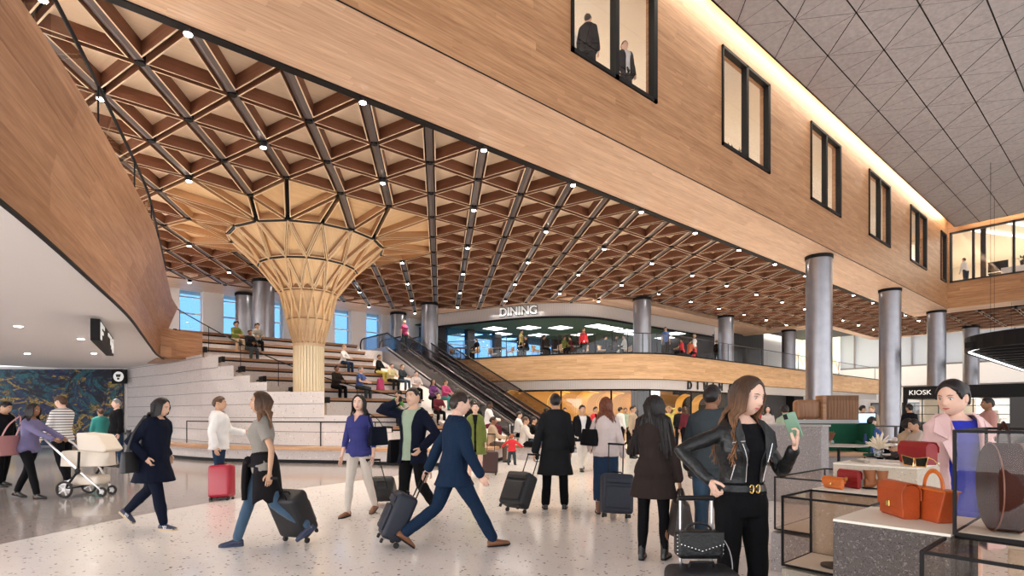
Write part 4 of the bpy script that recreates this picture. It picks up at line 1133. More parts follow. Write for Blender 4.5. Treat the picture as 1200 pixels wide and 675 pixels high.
def hand(mb, r, arm, lod, s):
    sh, el, wr_, hd, pal, curl = arm; k = r.k*(.92 if r.fem else 1)
    z = hd; x = pal-z*pal.dot(z); x = x.normalized() if x.length > .01 else z.orthogonal().normalized()   # palm normal
    y = z.cross(x)                                                                                # across the palm
    thumb_side = -s if True else s
    fwd = Vector((0, 1, 0)); 
    if y.dot(fwd if abs(z.y) < .8 else Vector((0, 0, 1))) < 0: y = -y                             # thumb side
    def at_(a, b, c): return wr_ + z*a*k + y*b*k + x*c*k
    pm = []
    mb2 = MB()
    mb2.tube([at_(-.01, 0, 0), at_(.02, 0, 0), at_(.055, 0, .002), at_(.088, 0, .004)], [(.026*k, .019*k), (.034*k, .017*k), (.040*k, .015*k), (.036*k, .011*k)], 10)
    # orient: tube's cross axes are arbitrary, so build the palm as a turned box instead
    mb2 = MB(); n = 10; rows = []
    for a, w, t, c in ((-.015, .024, .02, 0), (.015, .03, .017, .001), (.05, .040, .0155, .003), (.08, .041, .013, .004), (.092, .036, .009, .005)):
        rows.append([at_(a, math.cos(2*PI*i/n)*w, math.sin(2*PI*i/n)*t+c) for i in range(n)])
    vs = sum(rows, []); fs = [(q*n+i, q*n+(i+1) % n, (q+1)*n+(i+1) % n, (q+1)*n+i) for q in range(4) for i in range(n)]+[tuple(range(n)), tuple(4*n+i for i in range(n))]
    pm.append((vs, fs))
    fing = []
    for q, (b, ln, ra) in enumerate(((.030, .068, .0082), (.010, .077, .0085), (-.010, .071, .0082), (-.029, .056, .0072))):
        c = curl*(1+.12*q)
        p = [at_(.080, b, .003)]; an = .25*c; pos = (.080, .003)
        for seg in (.45, .32, .25):
            pos = (pos[0]+math.cos(an)*ln*seg, pos[1]+math.sin(an)*ln*seg); p.append(at_(pos[0], b*(1-.05*q), pos[1])); an += 1.25*c
        fing.append((p, [ra*k*1.05, ra*k, ra*k*.9, ra*k*.75]))
    p = [at_(.018, .024, .004), at_(.042, .048, .012), at_(.066, .056, .02+.012*curl), at_(.086, .052, .026+.02*curl)]
    fing.append((p, [.013*k, .0105*k, .0095*k, .008*k]))
    return pm, fing

def hair_cap_region(style):
    def f(th, z):
        a = abs(th)
        if style in ('short', 'crop', 'afro'):
            pts_ = [(0, .56), (.5, .54), (.85, .42), (1.15, .02), (1.3, .02), (1.45, .16), (1.8, .14), (2.05, -.30), (2.5, -.52), (3.2, -.55)]
            lim = next(interp(p[1], q[1], (a-p[0])/(q[0]-p[0])) for p, q in zip(pts_, pts_[1:]) if a <= q[0])
        else:
            pts_ = [(0, .74), (.45, .66), (.8, .42), (1.05, .05), (1.2, -.12), (1.42, .16), (1.75, .12), (2.0, -.5), (3.2, -.58)] if style in ('bun', 'pony') else [(0, .74), (.45, .66), (.8, .42), (1.05, .05), (1.25, -.3), (1.7, -.55), (3.2, -.6)]
            lim = next(interp(p[1], q[1], (a-p[0])/(q[0]-p[0])) for p, q in zip(pts_, pts_[1:]) if a <= q[0])
        return max(0, min(1, (z-lim)/.10))
    return f

def person(label, pos, face, H=1.72, fem=False, skin='light', hair=('short', 'dark'), pose={}, top=None, under=None, bottom=None, shoes=None, lod=1, extra=None, z=0.0, group=None, seed=0, glow=None, scarf=None):
    """pos = (x, y) on the floor; face = compass in the picture: 0 away from the camera, 90 right, 180 to the camera, -90 left"""
    r = make_rig(H, fem, pose); k = r.k
    t = thing('person', label, 'person', (pos[0], pos[1], z), -R(40.33)-R(face), group)
    vox = (.0085, .014, .022)[lod]
    sk = SKIN[skin]
    # body, one continuous surface
    mb = MB(); torso(mb, r, -.004)
    mb.tube([r.nb-Vector((0, 0, .06*k)), r.nb+Vector((0, .002, .03*k)), r.Hm @ Vector((0, -.012, -.06))], [(.064*k)*(.86 if fem else 1), .056*k*(.86 if fem else 1), .052*k*(.86 if fem else 1)], 14)
    for s_, a in ((1, r.arms[0]), (-1, r.arms[1])): limb(mb, [a[0]+r.T.to_3x3() @ Vector((-s_*.022, 0, -.022))*k, a[1], a[2]], [arm_r(r, -.012)[0]]+arm_r(r, -.003)[1:], 10)
    for l in r.legs: limb(mb, [l[0], l[1], l[2]], leg_r(r, -.003), 12)
    for l in r.legs:
        sd_ = l[3].cross(Vector((0, 0, 1))).normalized(); uv_ = sd_.cross(l[3]).normalized()
        mb.tube([l[2]-l[3]*.035*k-uv_*.04*k, l[2]+l[3]*.06*k-uv_*.05*k, l[2]+l[3]*.14*k-uv_*.062*k], [.034*k, .034*k, .02*k], 8)
    fines = []
    for s, a in ((1, r.arms[0]), (-1, r.arms[1])):
        pm, fg = hand(mb, r, a, lod, s)
        for vs, fs in pm: mb.add(vs, fs)
        fines += fg
    if lod == 2: head_grid(mb, r.Hm, 20, 14)
    me = fuse(mb, vox, 3 if lod < 2 else 1)
    bm = bmesh.new(); bm.from_mesh(me); 
    mb = MB()
    if lod < 2:
        head_grid(mb, r.Hm, (56, 36)[lod], (44, 28)[lod])
    for s in (1, -1):
        M = r.Hm @ Matrix.Translation((s*.077, -.006, -.004)) @ Matrix.Rotation(R(18)*s, 4, 'Z')
        old = mb.M; mb.M = M; mb.ball((0, 0, 0), (.008, .019, .031), nu=8, nv=8); mb.M = old
    for p, rr in fines: mb.tube(p, rr, 7 if lod < 2 else 5)
    m2 = D.meshes.new('t2'); m2.from_pydata([tuple(v) for v in mb.v], [], mb.f); b2 = bmesh.new(); b2.from_mesh(m2); bmesh.ops.recalc_face_normals(b2, faces=b2.faces); b2.to_mesh(m2); b2.free()
    bm.from_mesh(m2); bm.to_mesh(me); bm.free(); D.meshes.remove(m2)
    mesh_obj('body', me, sk, t)
    # face
    if not pose.get('noface'):
        for s in (1, -1):
            if lod < 2:
                mb = MB(); mb.M = r.Hm; mb.ball((s*.0305, .0775, .007), (.0132, .0100, .0066), nu=14, nv=10); e = mb.build('eye', M_eye, t, smooth=True)
                mb = MB(); mb.M = r.Hm; mb.ball((s*.0305, .0846, .0062), (.0056, .0032, .0056), nu=10, nv=8); mb.build('iris', M_iris, e, smooth=True)
                if lod == 0:
                    mb = MB(); mb.M = r.Hm; mb.tube([(s*.0165, .0845, .0095), (s*.024, .0885, .0165), (s*.033, .0875, .0175), (s*.0445, .079, .0115)], [.0010, .0016, .0016, .001], 5); mb.build('eyelash', HAIR['dark'], t, smooth=True)
            hm_ = r.Hm
            mb = MB(); mb.M = hm_; mb.tube([(s*.014, .0945, .028), (s*.030, .0935, .0345), (s*.047, .080, .030)], [.0022, .0032, .0015] if lod else [.0018, .0026, .001], 5); mb.build('eyebrow', HAIR['dark' if hair[1] not in ('grey',) else 'grey'], t, smooth=True)
        mb = MB(); mb.M = r.Hm
        lp_ = head_pt(0, -.47).y
        mb.tube([(-.024, lp_-.012, -.0555), (-.012, lp_-.001, -.0535), (0, lp_+.001, -.0545), (.012, lp_-.001, -.0535), (.024, lp_-.012, -.0555)], [.0012, .0036, .003, .0036, .0012], 6)
        mb.tube([(-.022, lp_-.011, -.057), (0, lp_-.0005, -.0615), (.022, lp_-.011, -.057)], [.0012, .0048, .0012], 6)
        mb.build('lips', M_lip if fem else M_liph, t, smooth=True)
    # hair
    st_h, hc = hair[0], HAIR[hair[1]]
    if st_h not in ('none', 'bald'):
        mb = MB(); g = {'short': .013, 'crop': .007, 'afro': .035, 'cap': .016, 'bun': .014}.get(st_h, .014)
        head_grid(mb, r.Hm, (48, 32, 20)[lod], (36, 24, 14)[lod], g, hair_cap_region('short' if st_h in ('short', 'crop', 'afro', 'cap') else st_h))
        me_v = [Vector(v) for v in mb.v]
        for i, v in enumerate(mb.v):
            mb.v[i] = v + Vector((noise.noise(v*22), noise.noise(v*22+Vector((5, 0, 0))), noise.noise(v*22+Vector((0, 5, 0)))))*(.004 if st_h != 'short' else .005)
        hd_ = mb.build('hair', hc, t, smooth=True)
        ln = hair[2] if len(hair) > 2 else .0
        wav = hair[3] if len(hair) > 3 else .008
        if st_h in ('long', 'braids', 'scarfed'):
            mb = MB(); rs = random.Random(seed+5); cnt = (110, 46, 16)[lod] if st_h == 'long' else (60, 40, 14)[lod]
            thick = (.0065, .011, .02)[lod] if st_h == 'long' else (.010, .013, .02)[lod]
            back = r.T.to_3x3() @ Vector((0, -1, 0))
            for q in range(cnt):
                th = interp(.95, 2*PI-.95, (q+.5)/cnt); 
                if th > PI: th -= 2*PI
                a0 = rs.uniform(.25, .9)
                p0 = r.Hm @ head_pt(th, a0, .012); p1 = r.Hm @ head_pt(th, .1, .018); p2 = r.Hm @ head_pt(th, -.55, .024+.01*rs.random())
                L2 = ln*rs.uniform(.78, 1.05)*k; pts_ = [p0, p1, p2]; nseg = 8 if lod < 2 else 4
                loc_ = r.Hm.inverted() @ p2
                if st_h == 'braids': loc_.x *= 1.7
                outx = (.03 if abs(th) < 1.9 else .0)*math.copysign(1, loc_.x)
                for j in range(1, nseg+1):
                    f = j/nseg; yy = loc_.y; 
                    tgt = Vector((loc_.x*(1+.35*f)+outx*f, interp(loc_.y, (-.075 if abs(th) > 1.7 else (.095 if pose.get('fronthair') else .045)), min(1, f*1.6)), 0))
                    base = r.nb + (Matrix.Rotation(-R(pose.get('head', (0, 0, 0))[0])*.5, 3, 'Z') @ Vector((tgt.x, tgt.y, 0)))*k
                    w = Vector((math.sin(f*9+q*1.3), math.cos(f*8+q*.9), 0))*wav*f
                    pts_.append(Vector((base.x, base.y, p2.z-L2*f))+w+Vector((rs.uniform(-1, 1), rs.uniform(-1, 1), 0))*.004)
                mb.tube(pts_, [thick*.8, thick*1.2]+[thick*(1-.6*(j/nseg)**2) for j in range(nseg+1)], 5, cap=True)
            mb.build('hair_length', hc, hd_, smooth=True)
        elif st_h == 'bun':
            mb = MB(); mb.M = r.Hm; mb.ball((0, -.120, .045), (.045, .040, .045), nu=16, nv=12); mb.build('bun', hc, hd_, smooth=True)
        elif st_h == 'pony':
            mb = MB(); p0 = r.Hm @ Vector((0, -.10, .03)); mb.tube([p0, p0+Vector((0, -.05, -.03))*k, p0+Vector((0, -.06, -.15))*k, p0+Vector((0, -.045, -ln))*k], [.02, .034, .034, .008], 8); mb.build('ponytail', hc, hd_, smooth=True)
        elif st_h == 'cap':
            pass
    # clothes ------------------------------------------------------
    def garment(name, d, grow):
        if d.get('len', 0) > .04 and 'g' not in d: grow = .024
        col = d['m']; L_ = d.get('len', .0)        # how far below the hip joint the hem is, metres
        mb = MB(); torso(mb, r, grow, d.get('t0', -.07))
        hemw = d.get('flare', .02)
        if L_ > .07:
            # skirt of the coat follows the thighs
            n = 20; rows = []
            lk, rk = r.legs[1], r.legs[0]
            for q in range(7):
                f = q/6; dz = L_*f*k
                def on(l):
                    if dz <= .42*k: return l[0].lerp(l[1], dz/(.42*k))
                    return l[1].lerp(l[2], min(1, (dz-.42*k)/(.405*k)))
                pr, pl_ = on(rk), on(lk); c = (pr+pl_)/2; hx = abs(pr.x-pl_.x)/2; hy = abs(pr.y-pl_.y)/2
                z_ = r.P.z-dz if not d.get('seat') else c.z
                w = (.080+grow+hemw*f)*k+hx; dd = (.105+grow+hemw*f)*k+hy*.9
                rows.append([Vector((c.x+math.cos(2*PI*i/n)*w, c.y*(.9 if f else 1)+math.sin(2*PI*i/n)*dd, z_)) for i in range(n)])
            vs = sum(rows, []); fs = [(a*n+i, a*n+(i+1) % n, (a+1)*n+(i+1) % n, (a+1)*n+i) for a in range(6) for i in range(n)]+[tuple(range(n)), tuple(6*n+i for i in range(n))]
            mb.add(vs, fs)
        elif L_ > 0: 
            for l in r.legs: mb.tube([l[0]+Vector((0, 0, .03*k)), l[0].lerp(l[1], L_/.42)], [(.098+grow)*k, (.094+grow+hemw*.5)*k], 14)
        sl = d.get('sleeve', 'long'); ar = arm_r(r, grow*.6+d.get('bulk', .004))
        for s_, a in ((1, r.arms[0]), (-1, r.arms[1])):
            a = list(a); a[0] = a[0]+r.T.to_3x3() @ Vector((-s_*.012-s_*grow*.4, 0, -.006-grow*.55))*k
            if sl == 'long': limb(mb, [a[0], a[1], a[1].lerp(a[2], .93)], ar[:4]+[ar[4]+.006*k], 12)
            elif sl == '3q': limb(mb, [a[0], a[1], a[1].lerp(a[2], .45)], ar, 12)
            elif sl == 'short': mb.tube([a[0], a[0].lerp(a[1], .3), a[0].lerp(a[1], .62)], [ar[0], ar[1]+.006, ar[2]+.012], 14)
        if d.get('hood'):
            mb.tube([r.nb+Vector((0, -.07*k, -.05*k)), r.nb+Vector((0, -.06*k, .02*k))], [(.09*k, .06*k)]*2, 12)
        me = fuse(mb, vox, 2 if lod < 2 else 1)
        Ti = r.T.inverted(); hem = r.P.z-L_*k
        op = d.get('open', 0); nk = d.get('neck', 'crew'); nz = {'crew': .525, 'v': .515, 'boat': .50, 'high': .60, 'collar': .555}.get(nk, .525)
        vd = d.get('vd', .12)
        def cut(c):
            q = Ti @ c; tz = q.z/k
            if tz > nz + (.03 if q.y < -.02*k else 0) and abs(q.x) < d.get('nw', .085)*k: return True
            if nk == 'v' and q.y > 0 and tz > nz-vd and abs(q.x) < (tz-(nz-vd))*.42*k+.002: return True
            if op and q.y > .0 and abs(q.x-d.get('opx', 0)*k) < (op+max(0, (tz-.30))*d.get('lap', .22))*k: return True
            return False
        o = mesh_obj(name, me, col, t, cut, d.get('wr', .006)*(1 if lod < 2 else .6), d.get('wf', 9), seed)
        if op or d.get('solid'):
            so = o.modifiers.new('cloth', 'SOLIDIFY'); so.thickness = .006; so.offset = -1
        return o
    if bottom:
        if bottom.get('kind', 'pants') == 'pants':
            mb = MB(); g = bottom.get('g', .012); torso(mb, r, g*.7, -.07, bottom.get('rise', .13))
            for l in r.legs:
                e = l[1].lerp(l[2], bottom.get('to', .96)); limb(mb, [l[0], l[1], e], leg_r(r, g, bottom.get('hem', .058)), 14)
            me = fuse(mb, vox, 2)
            mesh_obj('trousers', me, bottom['m'], t, None, bottom.get('wr', .006), 11, seed+3)
        else:
            garment_d = dict(bottom); mb = MB(); torso(mb, r, .008, -.07, .13)
            n = 22; rows = []; Ls = bottom['len']
            for q in range(8):
                f = q/7; dz = Ls*f*k
                def on(l): return l[0].lerp(l[1], dz/(.42*k)) if dz <= .42*k else l[1].lerp(l[2], min(1, (dz-.42*k)/(.405*k)))
                pr, pl_ = on(r.legs[0]), on(r.legs[1]); c = (pr+pl_)/2; hx = abs(pr.x-pl_.x)/2; hy = abs(pr.y-pl_.y)/2
                w = (interp(.1, .075, f)+bottom.get('flare', 0)*f)*k+hx; dd = (interp(.125, .085, f)+bottom.get('flare', 0)*f)*k+hy
                rows.append([Vector((c.x+math.cos(2*PI*i/n)*w, c.y+math.sin(2*PI*i/n)*dd, r.P.z-dz if not bottom.get('seat') else c.z)) for i in range(n)])
            vs = sum(rows, []); mb.add(vs, [(a*n+i, a*n+(i+1) % n, (a+1)*n+(i+1) % n, (a+1)*n+i) for a in range(7) for i in range(n)]+[tuple(range(n)), tuple(7*n+i for i in range(n))])
            mesh_obj('skirt', fuse(mb, vox, 2), bottom['m'], t, None, .006, 8, seed+3)
    if under: under = dict(under, sleeve='none'); garment('shirt', under, under.get('g', .008))
    if top: garment(top.get('name', 'shirt'), top, top.get('g', .014))
    if shoes:
        for l in r.legs:
            sc_, kd = shoes.get('m'), shoes.get('kind', 'shoe'); an, toe = l[2], l[3]
            sidev = toe.cross(Vector((0, 0, 1))).normalized(); upv = sidev.cross(toe).normalized()
            def fp_(a, b, c): return an+toe*a*k+sidev*b*k+upv*(c-.085)*k
            mb = MB(); n = 12; rows = []
            fw = .88 if fem else 1
            top_h = {'shoe': .085, 'sneaker': .095, 'boot': .17, 'heel': .07, 'tall': .32}[kd]
            secs = [(-.062, .020, .0, .06), (-.055, .031, .0, .075), (-.03, .036, .0, top_h*.9), (.01, .038, .0, top_h*.9), (.05, .041, .0, .075), (.09, .046, .0, .06), (.13, .046, .0, .05), (.16, .036, .0, .042), (.178, .018, .004, .03)]
            for a, w, z0, z1 in secs:
                rows.append([fp_(a, math.cos(2*PI*i/n)*w*fw, (z0+z1)/2+math.sin(2*PI*i/n)*(z1-z0)/2*(1.0 if math.sin(2*PI*i/n) > 0 else 1)) for i in range(n)])
            vs = sum(rows, []); N_ = len(secs)
            mb.add(vs, [(a*n+i, a*n+(i+1) % n, (a+1)*n+(i+1) % n, (a+1)*n+i) for a in range(N_-1) for i in range(n)]+[tuple(range(n-1, -1, -1)), tuple((N_-1)*n+i for i in range(n))])
            if kd in ('boot', 'tall'):
                u_ = (l[1]-an).normalized(); mb.tube([fp_(-.012, 0, .05), an+u_*.03*k, an+u_*(.09 if kd == 'boot' else .24)*k], [.045*k*fw, .047*k*fw, .05*k*fw+(.008 if kd == 'tall' else 0)], 12)
            so_ = mb.build('shoe', sc_, t, smooth=True)
            mb = MB(); ol = [(-.064, .016), (-.05, .032), (0, .036), (.06, .041), (.11, .047), (.15, .042), (.182, .014)]
            pts_ = [(a, w*fw) for a, w in ol]+[(a, -w*fw) for a, w in reversed(ol)]
            nn = len(pts_); hh_ = .016 if kd != 'sneaker' else .026
            vs = [fp_(a, b, 0) for a, b in pts_]+[fp_(a, b, hh_) for a, b in pts_]
            mb.add(vs, [(i, (i+1) % nn, nn+(i+1) % nn, nn+i) for i in range(nn)]+[tuple(range(nn)), tuple(range(nn, 2*nn))])
            mb.build('sole', shoes.get('sole', M_black), so_)
            if kd in ('heel', 'boot') and fem:
                mb = MB(); mb.tube([fp_(-.045, 0, .02), fp_(-.045, 0, -.0)], [.022*k, .02*k], 8); mb.build('heel', shoes.get('sole', M_black), so_)
            if shoes.get('stripes'):
                mb = MB()
                for q in range(3):
                    for s in (1, -1):
                        a = .035+q*.02; mb.tube([fp_(a, s*.040*fw, .025), fp_(a-.018, s*.034*fw, .062)], .0045, 4)
                mb.build('stripe', mat('stripe_white', (.85, .85, .85), .5), so_)
    t['_h'] = 0; del t['_h']
    t_rig[t.name] = r
    return t, r
t_rig = {}
def G(u, v, z=0.0):
    """point of a level z that shows at photo position (u, v)"""
    Y = 640*(z-CAM_H)/(485-v); X = (u-600)/640*Y
    return (.7625*X+.6470*Y, -.6470*X+.7625*Y)
def GY(u, Y):
    X = (u-600)/640*Y; return (.7625*X+.6470*Y, -.6470*X+.7625*Y)
c_navy = cloth('navy_cloth', (0.0055, 0.0083, 0.0198)); c_black = cloth('black_cloth', (0.0066, 0.0066, 0.0083)); c_blackp = cloth('black_trouser', (0.0055, 0.0055, 0.0066))
c_jean = cloth('blue_denim', (.050, .095, .155), wv=.5); c_dden = cloth('dark_denim', (0.0180, 0.0360, 0.0720), wv=.5)
c_cream = cloth('cream_trouser', (.62, .56, .50)); c_greyt = cloth('grey_melange', (0.2700, 0.2475, 0.2175)); c_viol = cloth('violet_blue_knit', (0.0450, 0.0488, 0.1950))
c_white = cloth('white_cotton', (.75, .73, .71)); c_mint = cloth('mint_cotton', (0.3360, 0.4160, 0.3040)); c_suit = cloth('suit_blue', (.010, .024, .055))
c_green = cloth('olive_green_wool', (0.1400, 0.1680, 0.0315)); c_coat = cloth('charcoal_wool', (0.0140, 0.0145, 0.0165)); c_blush = cloth('blush_blouse', (.62, .52, .49))
c_brownc = cloth('dark_brown_wool', (0.0300, 0.0216, 0.0192)); c_pink = cloth('pale_pink_wool', (.80, .56, .55), wv=.4); c_royal = cloth('royal_blue_cloth', (.02, .03, .42))
c_leather = mat('black_leather', (.010, .011, .012), .36, spec=.4, bump=.35, bscale=60); c_greyj = cloth('slate_jacket', (0.0420, 0.0525, 0.0595)); c_red = cloth('red_cotton', (.62, .03, .04))
c_yel = cloth('yellow_cloth', (.6, .5, .12)); c_blue = cloth('mid_blue_cotton', (.05, .10, .30)); c_tan = cloth('tan_cotton', (.45, .33, .22)); c_maroon = cloth('maroon_cloth', (.12, .02, .03))
c_lav = cloth('lavender_cotton', (.17, .15, .28)); c_pinkt = cloth('raspberry_cotton', (.45, .05, .15)); c_teal = cloth('teal_cotton', (.03, .22, .2))
k_black = mat('shoe_black', (.012, .012, .012), .35); k_brown = mat('shoe_brown', (.20, .08, .035), .4); k_tan = mat('shoe_tan', (.16, .09, .06), .5); k_navy = mat('shoe_navy', (.02, .03, .07), .5); k_white = mat('shoe_white', (.7, .7, .7), .5)
P_blk = dict(m=c_blackp); P_jean = dict(m=c_jean)
WALK = dict(rl=(24, 2, 4, 0), ll=(-14, 2, 30, -28), ra=(-18, 8, 14), la=(20, 8, 22), lean=3)
WALK2 = dict(ll=(24, 2, 4, 0), rl=(-14, 2, 30, -28), la=(-18, 8, 14), ra=(20, 8, 22), lean=3)
STAND = dict(rl=(2, 4, 2), ll=(-2, 4, 3), ra=(0, 8, 14), la=(0, 8, 14))
SIT = dict(rl=(82, 6, 80), ll=(84, 4, 84), ra=(30, 10, 60, 30), la=(30, 10, 60, 30), lean=8)
def wp(pr, q):
    """a point of a person's own space, in the world"""
    t, r = pr; return Matrix.Translation(t.location) @ Matrix.Rotation(t.rotation_euler[2], 4, 'Z') @ Vector(q)
def wrist(pr, i, d=.05): 
    a = pr[1].arms[i]; return wp(pr, a[2]+a[3]*d)
def cdir(face):
    """unit vector in the world for a picture compass angle"""
    a = R(face); X, Y = math.sin(a), math.cos(a); return Vector((.7625*X+.6470*Y, -.6470*X+.7625*Y, 0))
lug_navy = mat('luggage_navy', (.012, .016, .03), .55, bump=.3, bscale=200); lug_black = mat('luggage_black', (.010, .010, .013), .5, bump=.3, bscale=200)
lug_red = mat('luggage_red', (.36, .008, .028), .35); lug_choc = mat('luggage_chocolate', (.05, .018, .015), .5); M_alu = mat('aluminium', (.7, .7, .72), .3, .9); M_rub = mat('rubber', (.015, .015, .015), .7)
def suitcase(label, foot, top, w=.36, d=.22, h=.52, m=None, yaw=None, handle=M_black, ribs=0, group=None):
    """wheeled case standing at foot whose pull handle ends at top (world points)"""
    foot, top = Vector(foot), Vector(top); ax = (top-foot); L = ax.length; zc = ax.normalized()
    yc = Vector((zc.x, zc.y, 0)); 
    if yaw is not None: yc = cdir(yaw)
    if yc.length < .05: yc = Vector((0, 1, 0))
    yc = (yc-zc*yc.dot(zc)).normalized(); xc = yc.cross(zc)
    M = Matrix((xc, yc, zc)).transposed().to_4x4()
    t = thing('suitcase', label, 'suitcase', foot, 0, group)
    def T(mb): mb.M = M @ Matrix.Translation((0, -d*.45, 0)); return mb
    T(mb := MB()).rbox((0, 0, .06+h/2), (w, d, h), .045, n=4); mb.build('body', m, t, smooth=True)
    T(mb := MB()); mb.rbox((0, -d/2-.012, .06+h*.40), (w*.8, .04, h*.55), .018); mb.rbox((0, -d/2-.008, .06+h*.82), (w*.8, .03, h*.14), .012)
    if not ribs: mb.build('front_pocket', m, t, smooth=True)
    else:
        T(mb := MB())
        for q in range(ribs): mb.rbox((-w*.4+w*.8*q/(ribs-1), -d/2, .06+h/2), (.02, .016, h*.86), .007)
        mb.build('shell_rib', m, t, smooth=True)
    for s in (1, -1):
        T(mb := MB()); mb.M = mb.M @ Matrix.Translation((s*w*.38, d*.36, .03)) @ Matrix.Rotation(R(90), 4, 'Y'); mb.lathe([(.008, -.014), (.03, -.014), (.032, 0), (.03, .014), (.008, .014)], n=16); mb.build('wheel', M_rub, t, smooth=True)
        T(mb := MB()); mb.M = mb.M @ Matrix.Translation((s*w*.38, -d*.36, .03)); mb.rbox((0, 0, 0), (.04, .03, .05), .01); mb.build('foot', M_rub, t)
    if L > h+.12:
        T(mb := MB())
        for s in (1, -1): mb.tube([(s*w*.24, d*.4, h+.04), (s*w*.24, d*.4, L-.02)], .008, 6)
        mb.build('pull_bar', handle, t)
        T(mb := MB()); mb.rbox((0, d*.4, L-.005), (w*.56, .03, .028), .012); mb.build('grip', M_black, t, smooth=True)
    T(mb := MB()); mb.tube([(-.07, 0, .055+h), (-.06, 0, .085+h), (.06, 0, .085+h), (.07, 0, .055+h)], .01, 6); mb.build('carry_handle', M_black, t, smooth=True)
    return t
def bag_mesh(mb, w, d, h, taper=.85, n=20, rr=.25):
    """soft box standing on z = 0"""
    rows = []
    for f in (0, .04, .15, .5, .8, .95, 1.0):
        s = (1-(1-taper)*f)*(.93 if f in (0, 1.0) else 1); dd = d*(1-.45*f)*(.8 if f in (0,) else 1)
        row = []
        for i in range(n):
            a = 2*PI*i/n; c, q = math.cos(a), math.sin(a); p = 5
            r = (abs(c)**p+abs(q)**p)**(-1/p); row.append((c*r*w/2*s, q*r*dd/2, h*f))
        rows.append(row)
    vs = sum(rows, []); K = len(rows)
    mb.add(vs, [(a*n+i, a*n+(i+1) % n, (a+1)*n+(i+1) % n, (a+1)*n+i) for a in range(K-1) for i in range(n)]+[tuple(range(n-1, -1, -1)), tuple((K-1)*n+i for i in range(n))])
    return mb
def hang_bag(label, pos, face, w, d, h, m, strap_to=None, loop=.12, name='handbag', taper=.85, cat='bag', straps=2):
    """bag whose base centre is at pos (world); strap goes up to a world point, or short loops"""
    t = thing(name, label, cat, pos, -R(40.33)-R(face))
    bag_mesh(MB(), w, d, h, taper).build('body', m, t, smooth=True)
    inv = (Matrix.Translation(t.location) @ Matrix.Rotation(t.rotation_euler[2], 4, 'Z')).inverted()
    if strap_to is not None:
        p = inv @ Vector(strap_to)
        for s in ((1, -1) if straps == 2 else (1,)):
            mb = MB(); mb.tube(smooth_path([(s*w*.3, 0, h*.95), (s*w*.25+p.x*.5, p.y*.5, h+(p.z-h)*.55), (p.x+s*.01, p.y, p.z)], 6), [(.014, .005)]*13, 6); mb.build('strap', m, t, smooth=True)
    else:
        for s in (1, -1)[:straps]:
            mb = MB(); mb.tube([(math.cos(a)*w*.25, s*d*.2, h*.93+math.sin(a)*loop) for a in [PI*i/10 for i in range(11)]], .008, 6); mb.build('handle', m, t, smooth=True)
    return t
def add_part(pr, name, mb, m, smooth=True):
    return mb.build(name, m, pr[0], smooth=smooth)

# ---- walking and standing travellers of the foreground and middle ground
def F(u, v): return G(u, v)
p = person('person in a black hooded coat walking right with a shoulder bag, white striped sneakers', F(181, 619), 92, 1.69, False, 'light', ('long', 'black', .16, .004),
    dict(rl=(16, 2, 4, 0), ll=(-20, 2, 26, -42), ra=dict(w=(.20, .03, .93), pole=(.5, -1, 0), hd=(-.1, .35, -.9)), la=dict(w=(-.20, .05, .93), pole=(-.5, -1, 0), hd=(.1, .35, -.9)), lean=5, head=(0, 14, 0)), top=dict(m=c_navy, len=.28, flare=.035, name='coat', g=.034, hood=1, wr=.008), bottom=dict(m=c_navy, hem=.05), shoes=dict(m=k_navy, kind='sneaker', stripes=1, sole=mat('sole_gum', (.5, .38, .25), .6)), lod=0)
q = wp(p, (-.10, -.14, .80)); hang_bag('black shoulder bag hanging at the hip of the person in the hooded coat', wp(p, (.24, -.10, .72)), 92, .34, .12, .25, lug_black, wp(p, (.15, 0, 1.40)), taper=.9, straps=2)
p = person('person in a loose white shirt turned right, standing behind a red suitcase', F(257, 582), 75, 1.76, False, 'tan', ('short', 'brown'), dict(rl=(4, 4, 4), ll=(-4, 4, 6), ra=(-10, 16, 25), la=(25, 8, 60)), top=dict(m=c_white, len=.10, g=.035, wr=.01), bottom=dict(m=c_dden), shoes=dict(m=k_black), lod=1)
suitcase('red hard-shell suitcase standing in front of the person in the white shirt', (*F(256, 587), 0), (*F(256, 586), .62), .36, .24, .53, lug_red, yaw=180, ribs=7)
p3 = person('woman in a grey t-shirt and blue jeans walking left, jacket tied round her waist', F(309, 640), -112, 1.74, True, 'tan', ('long', 'ombre', .20, .01),
    dict(rl=(20, 1, 3, 0), ll=(-16, 3, 36, -34), ra=(4, 10, 20), la=(-20, 14, 24), lean=2, head=(-8, 0, 0)), top=dict(m=c_greyt, sleeve='short', neck='boat', len=.04, g=.014), bottom=dict(m=c_jean, hem=.05, g=.006), shoes=dict(m=k_navy, kind='sneaker', sole=k_navy), lod=0)
mb = MB(); r_ = p3[1]; n = 22; rows = []
for q, (dz, w, dd) in enumerate([(.16, .135, .105), (.10, .165, .135), (0, .195, .16), (-.12, .205, .175), (-.26, .21, .185), (-.36, .20, .175)]):
    rows.append([r_.P+Vector((math.cos(2*PI*i/n)*w, math.sin(2*PI*i/n)*dd, dz+.03*math.sin(i*1.9)*(q > 3))) for i in range(n)])
mb.add(sum(rows, []), [(a*n+i, a*n+(i+1) % n, (a+1)*n+(i+1) % n, (a+1)*n+i) for a in range(5) for i in range(n) if not (5 <= i <= 8 and a > 1)])
jk = cloth('black_red_jacket', (.014, .012, .014)); o = mb.build('tied_jacket', jk, p3[0], smooth=True); so = o.modifiers.new('c', 'SOLIDIFY'); so.thickness = .012
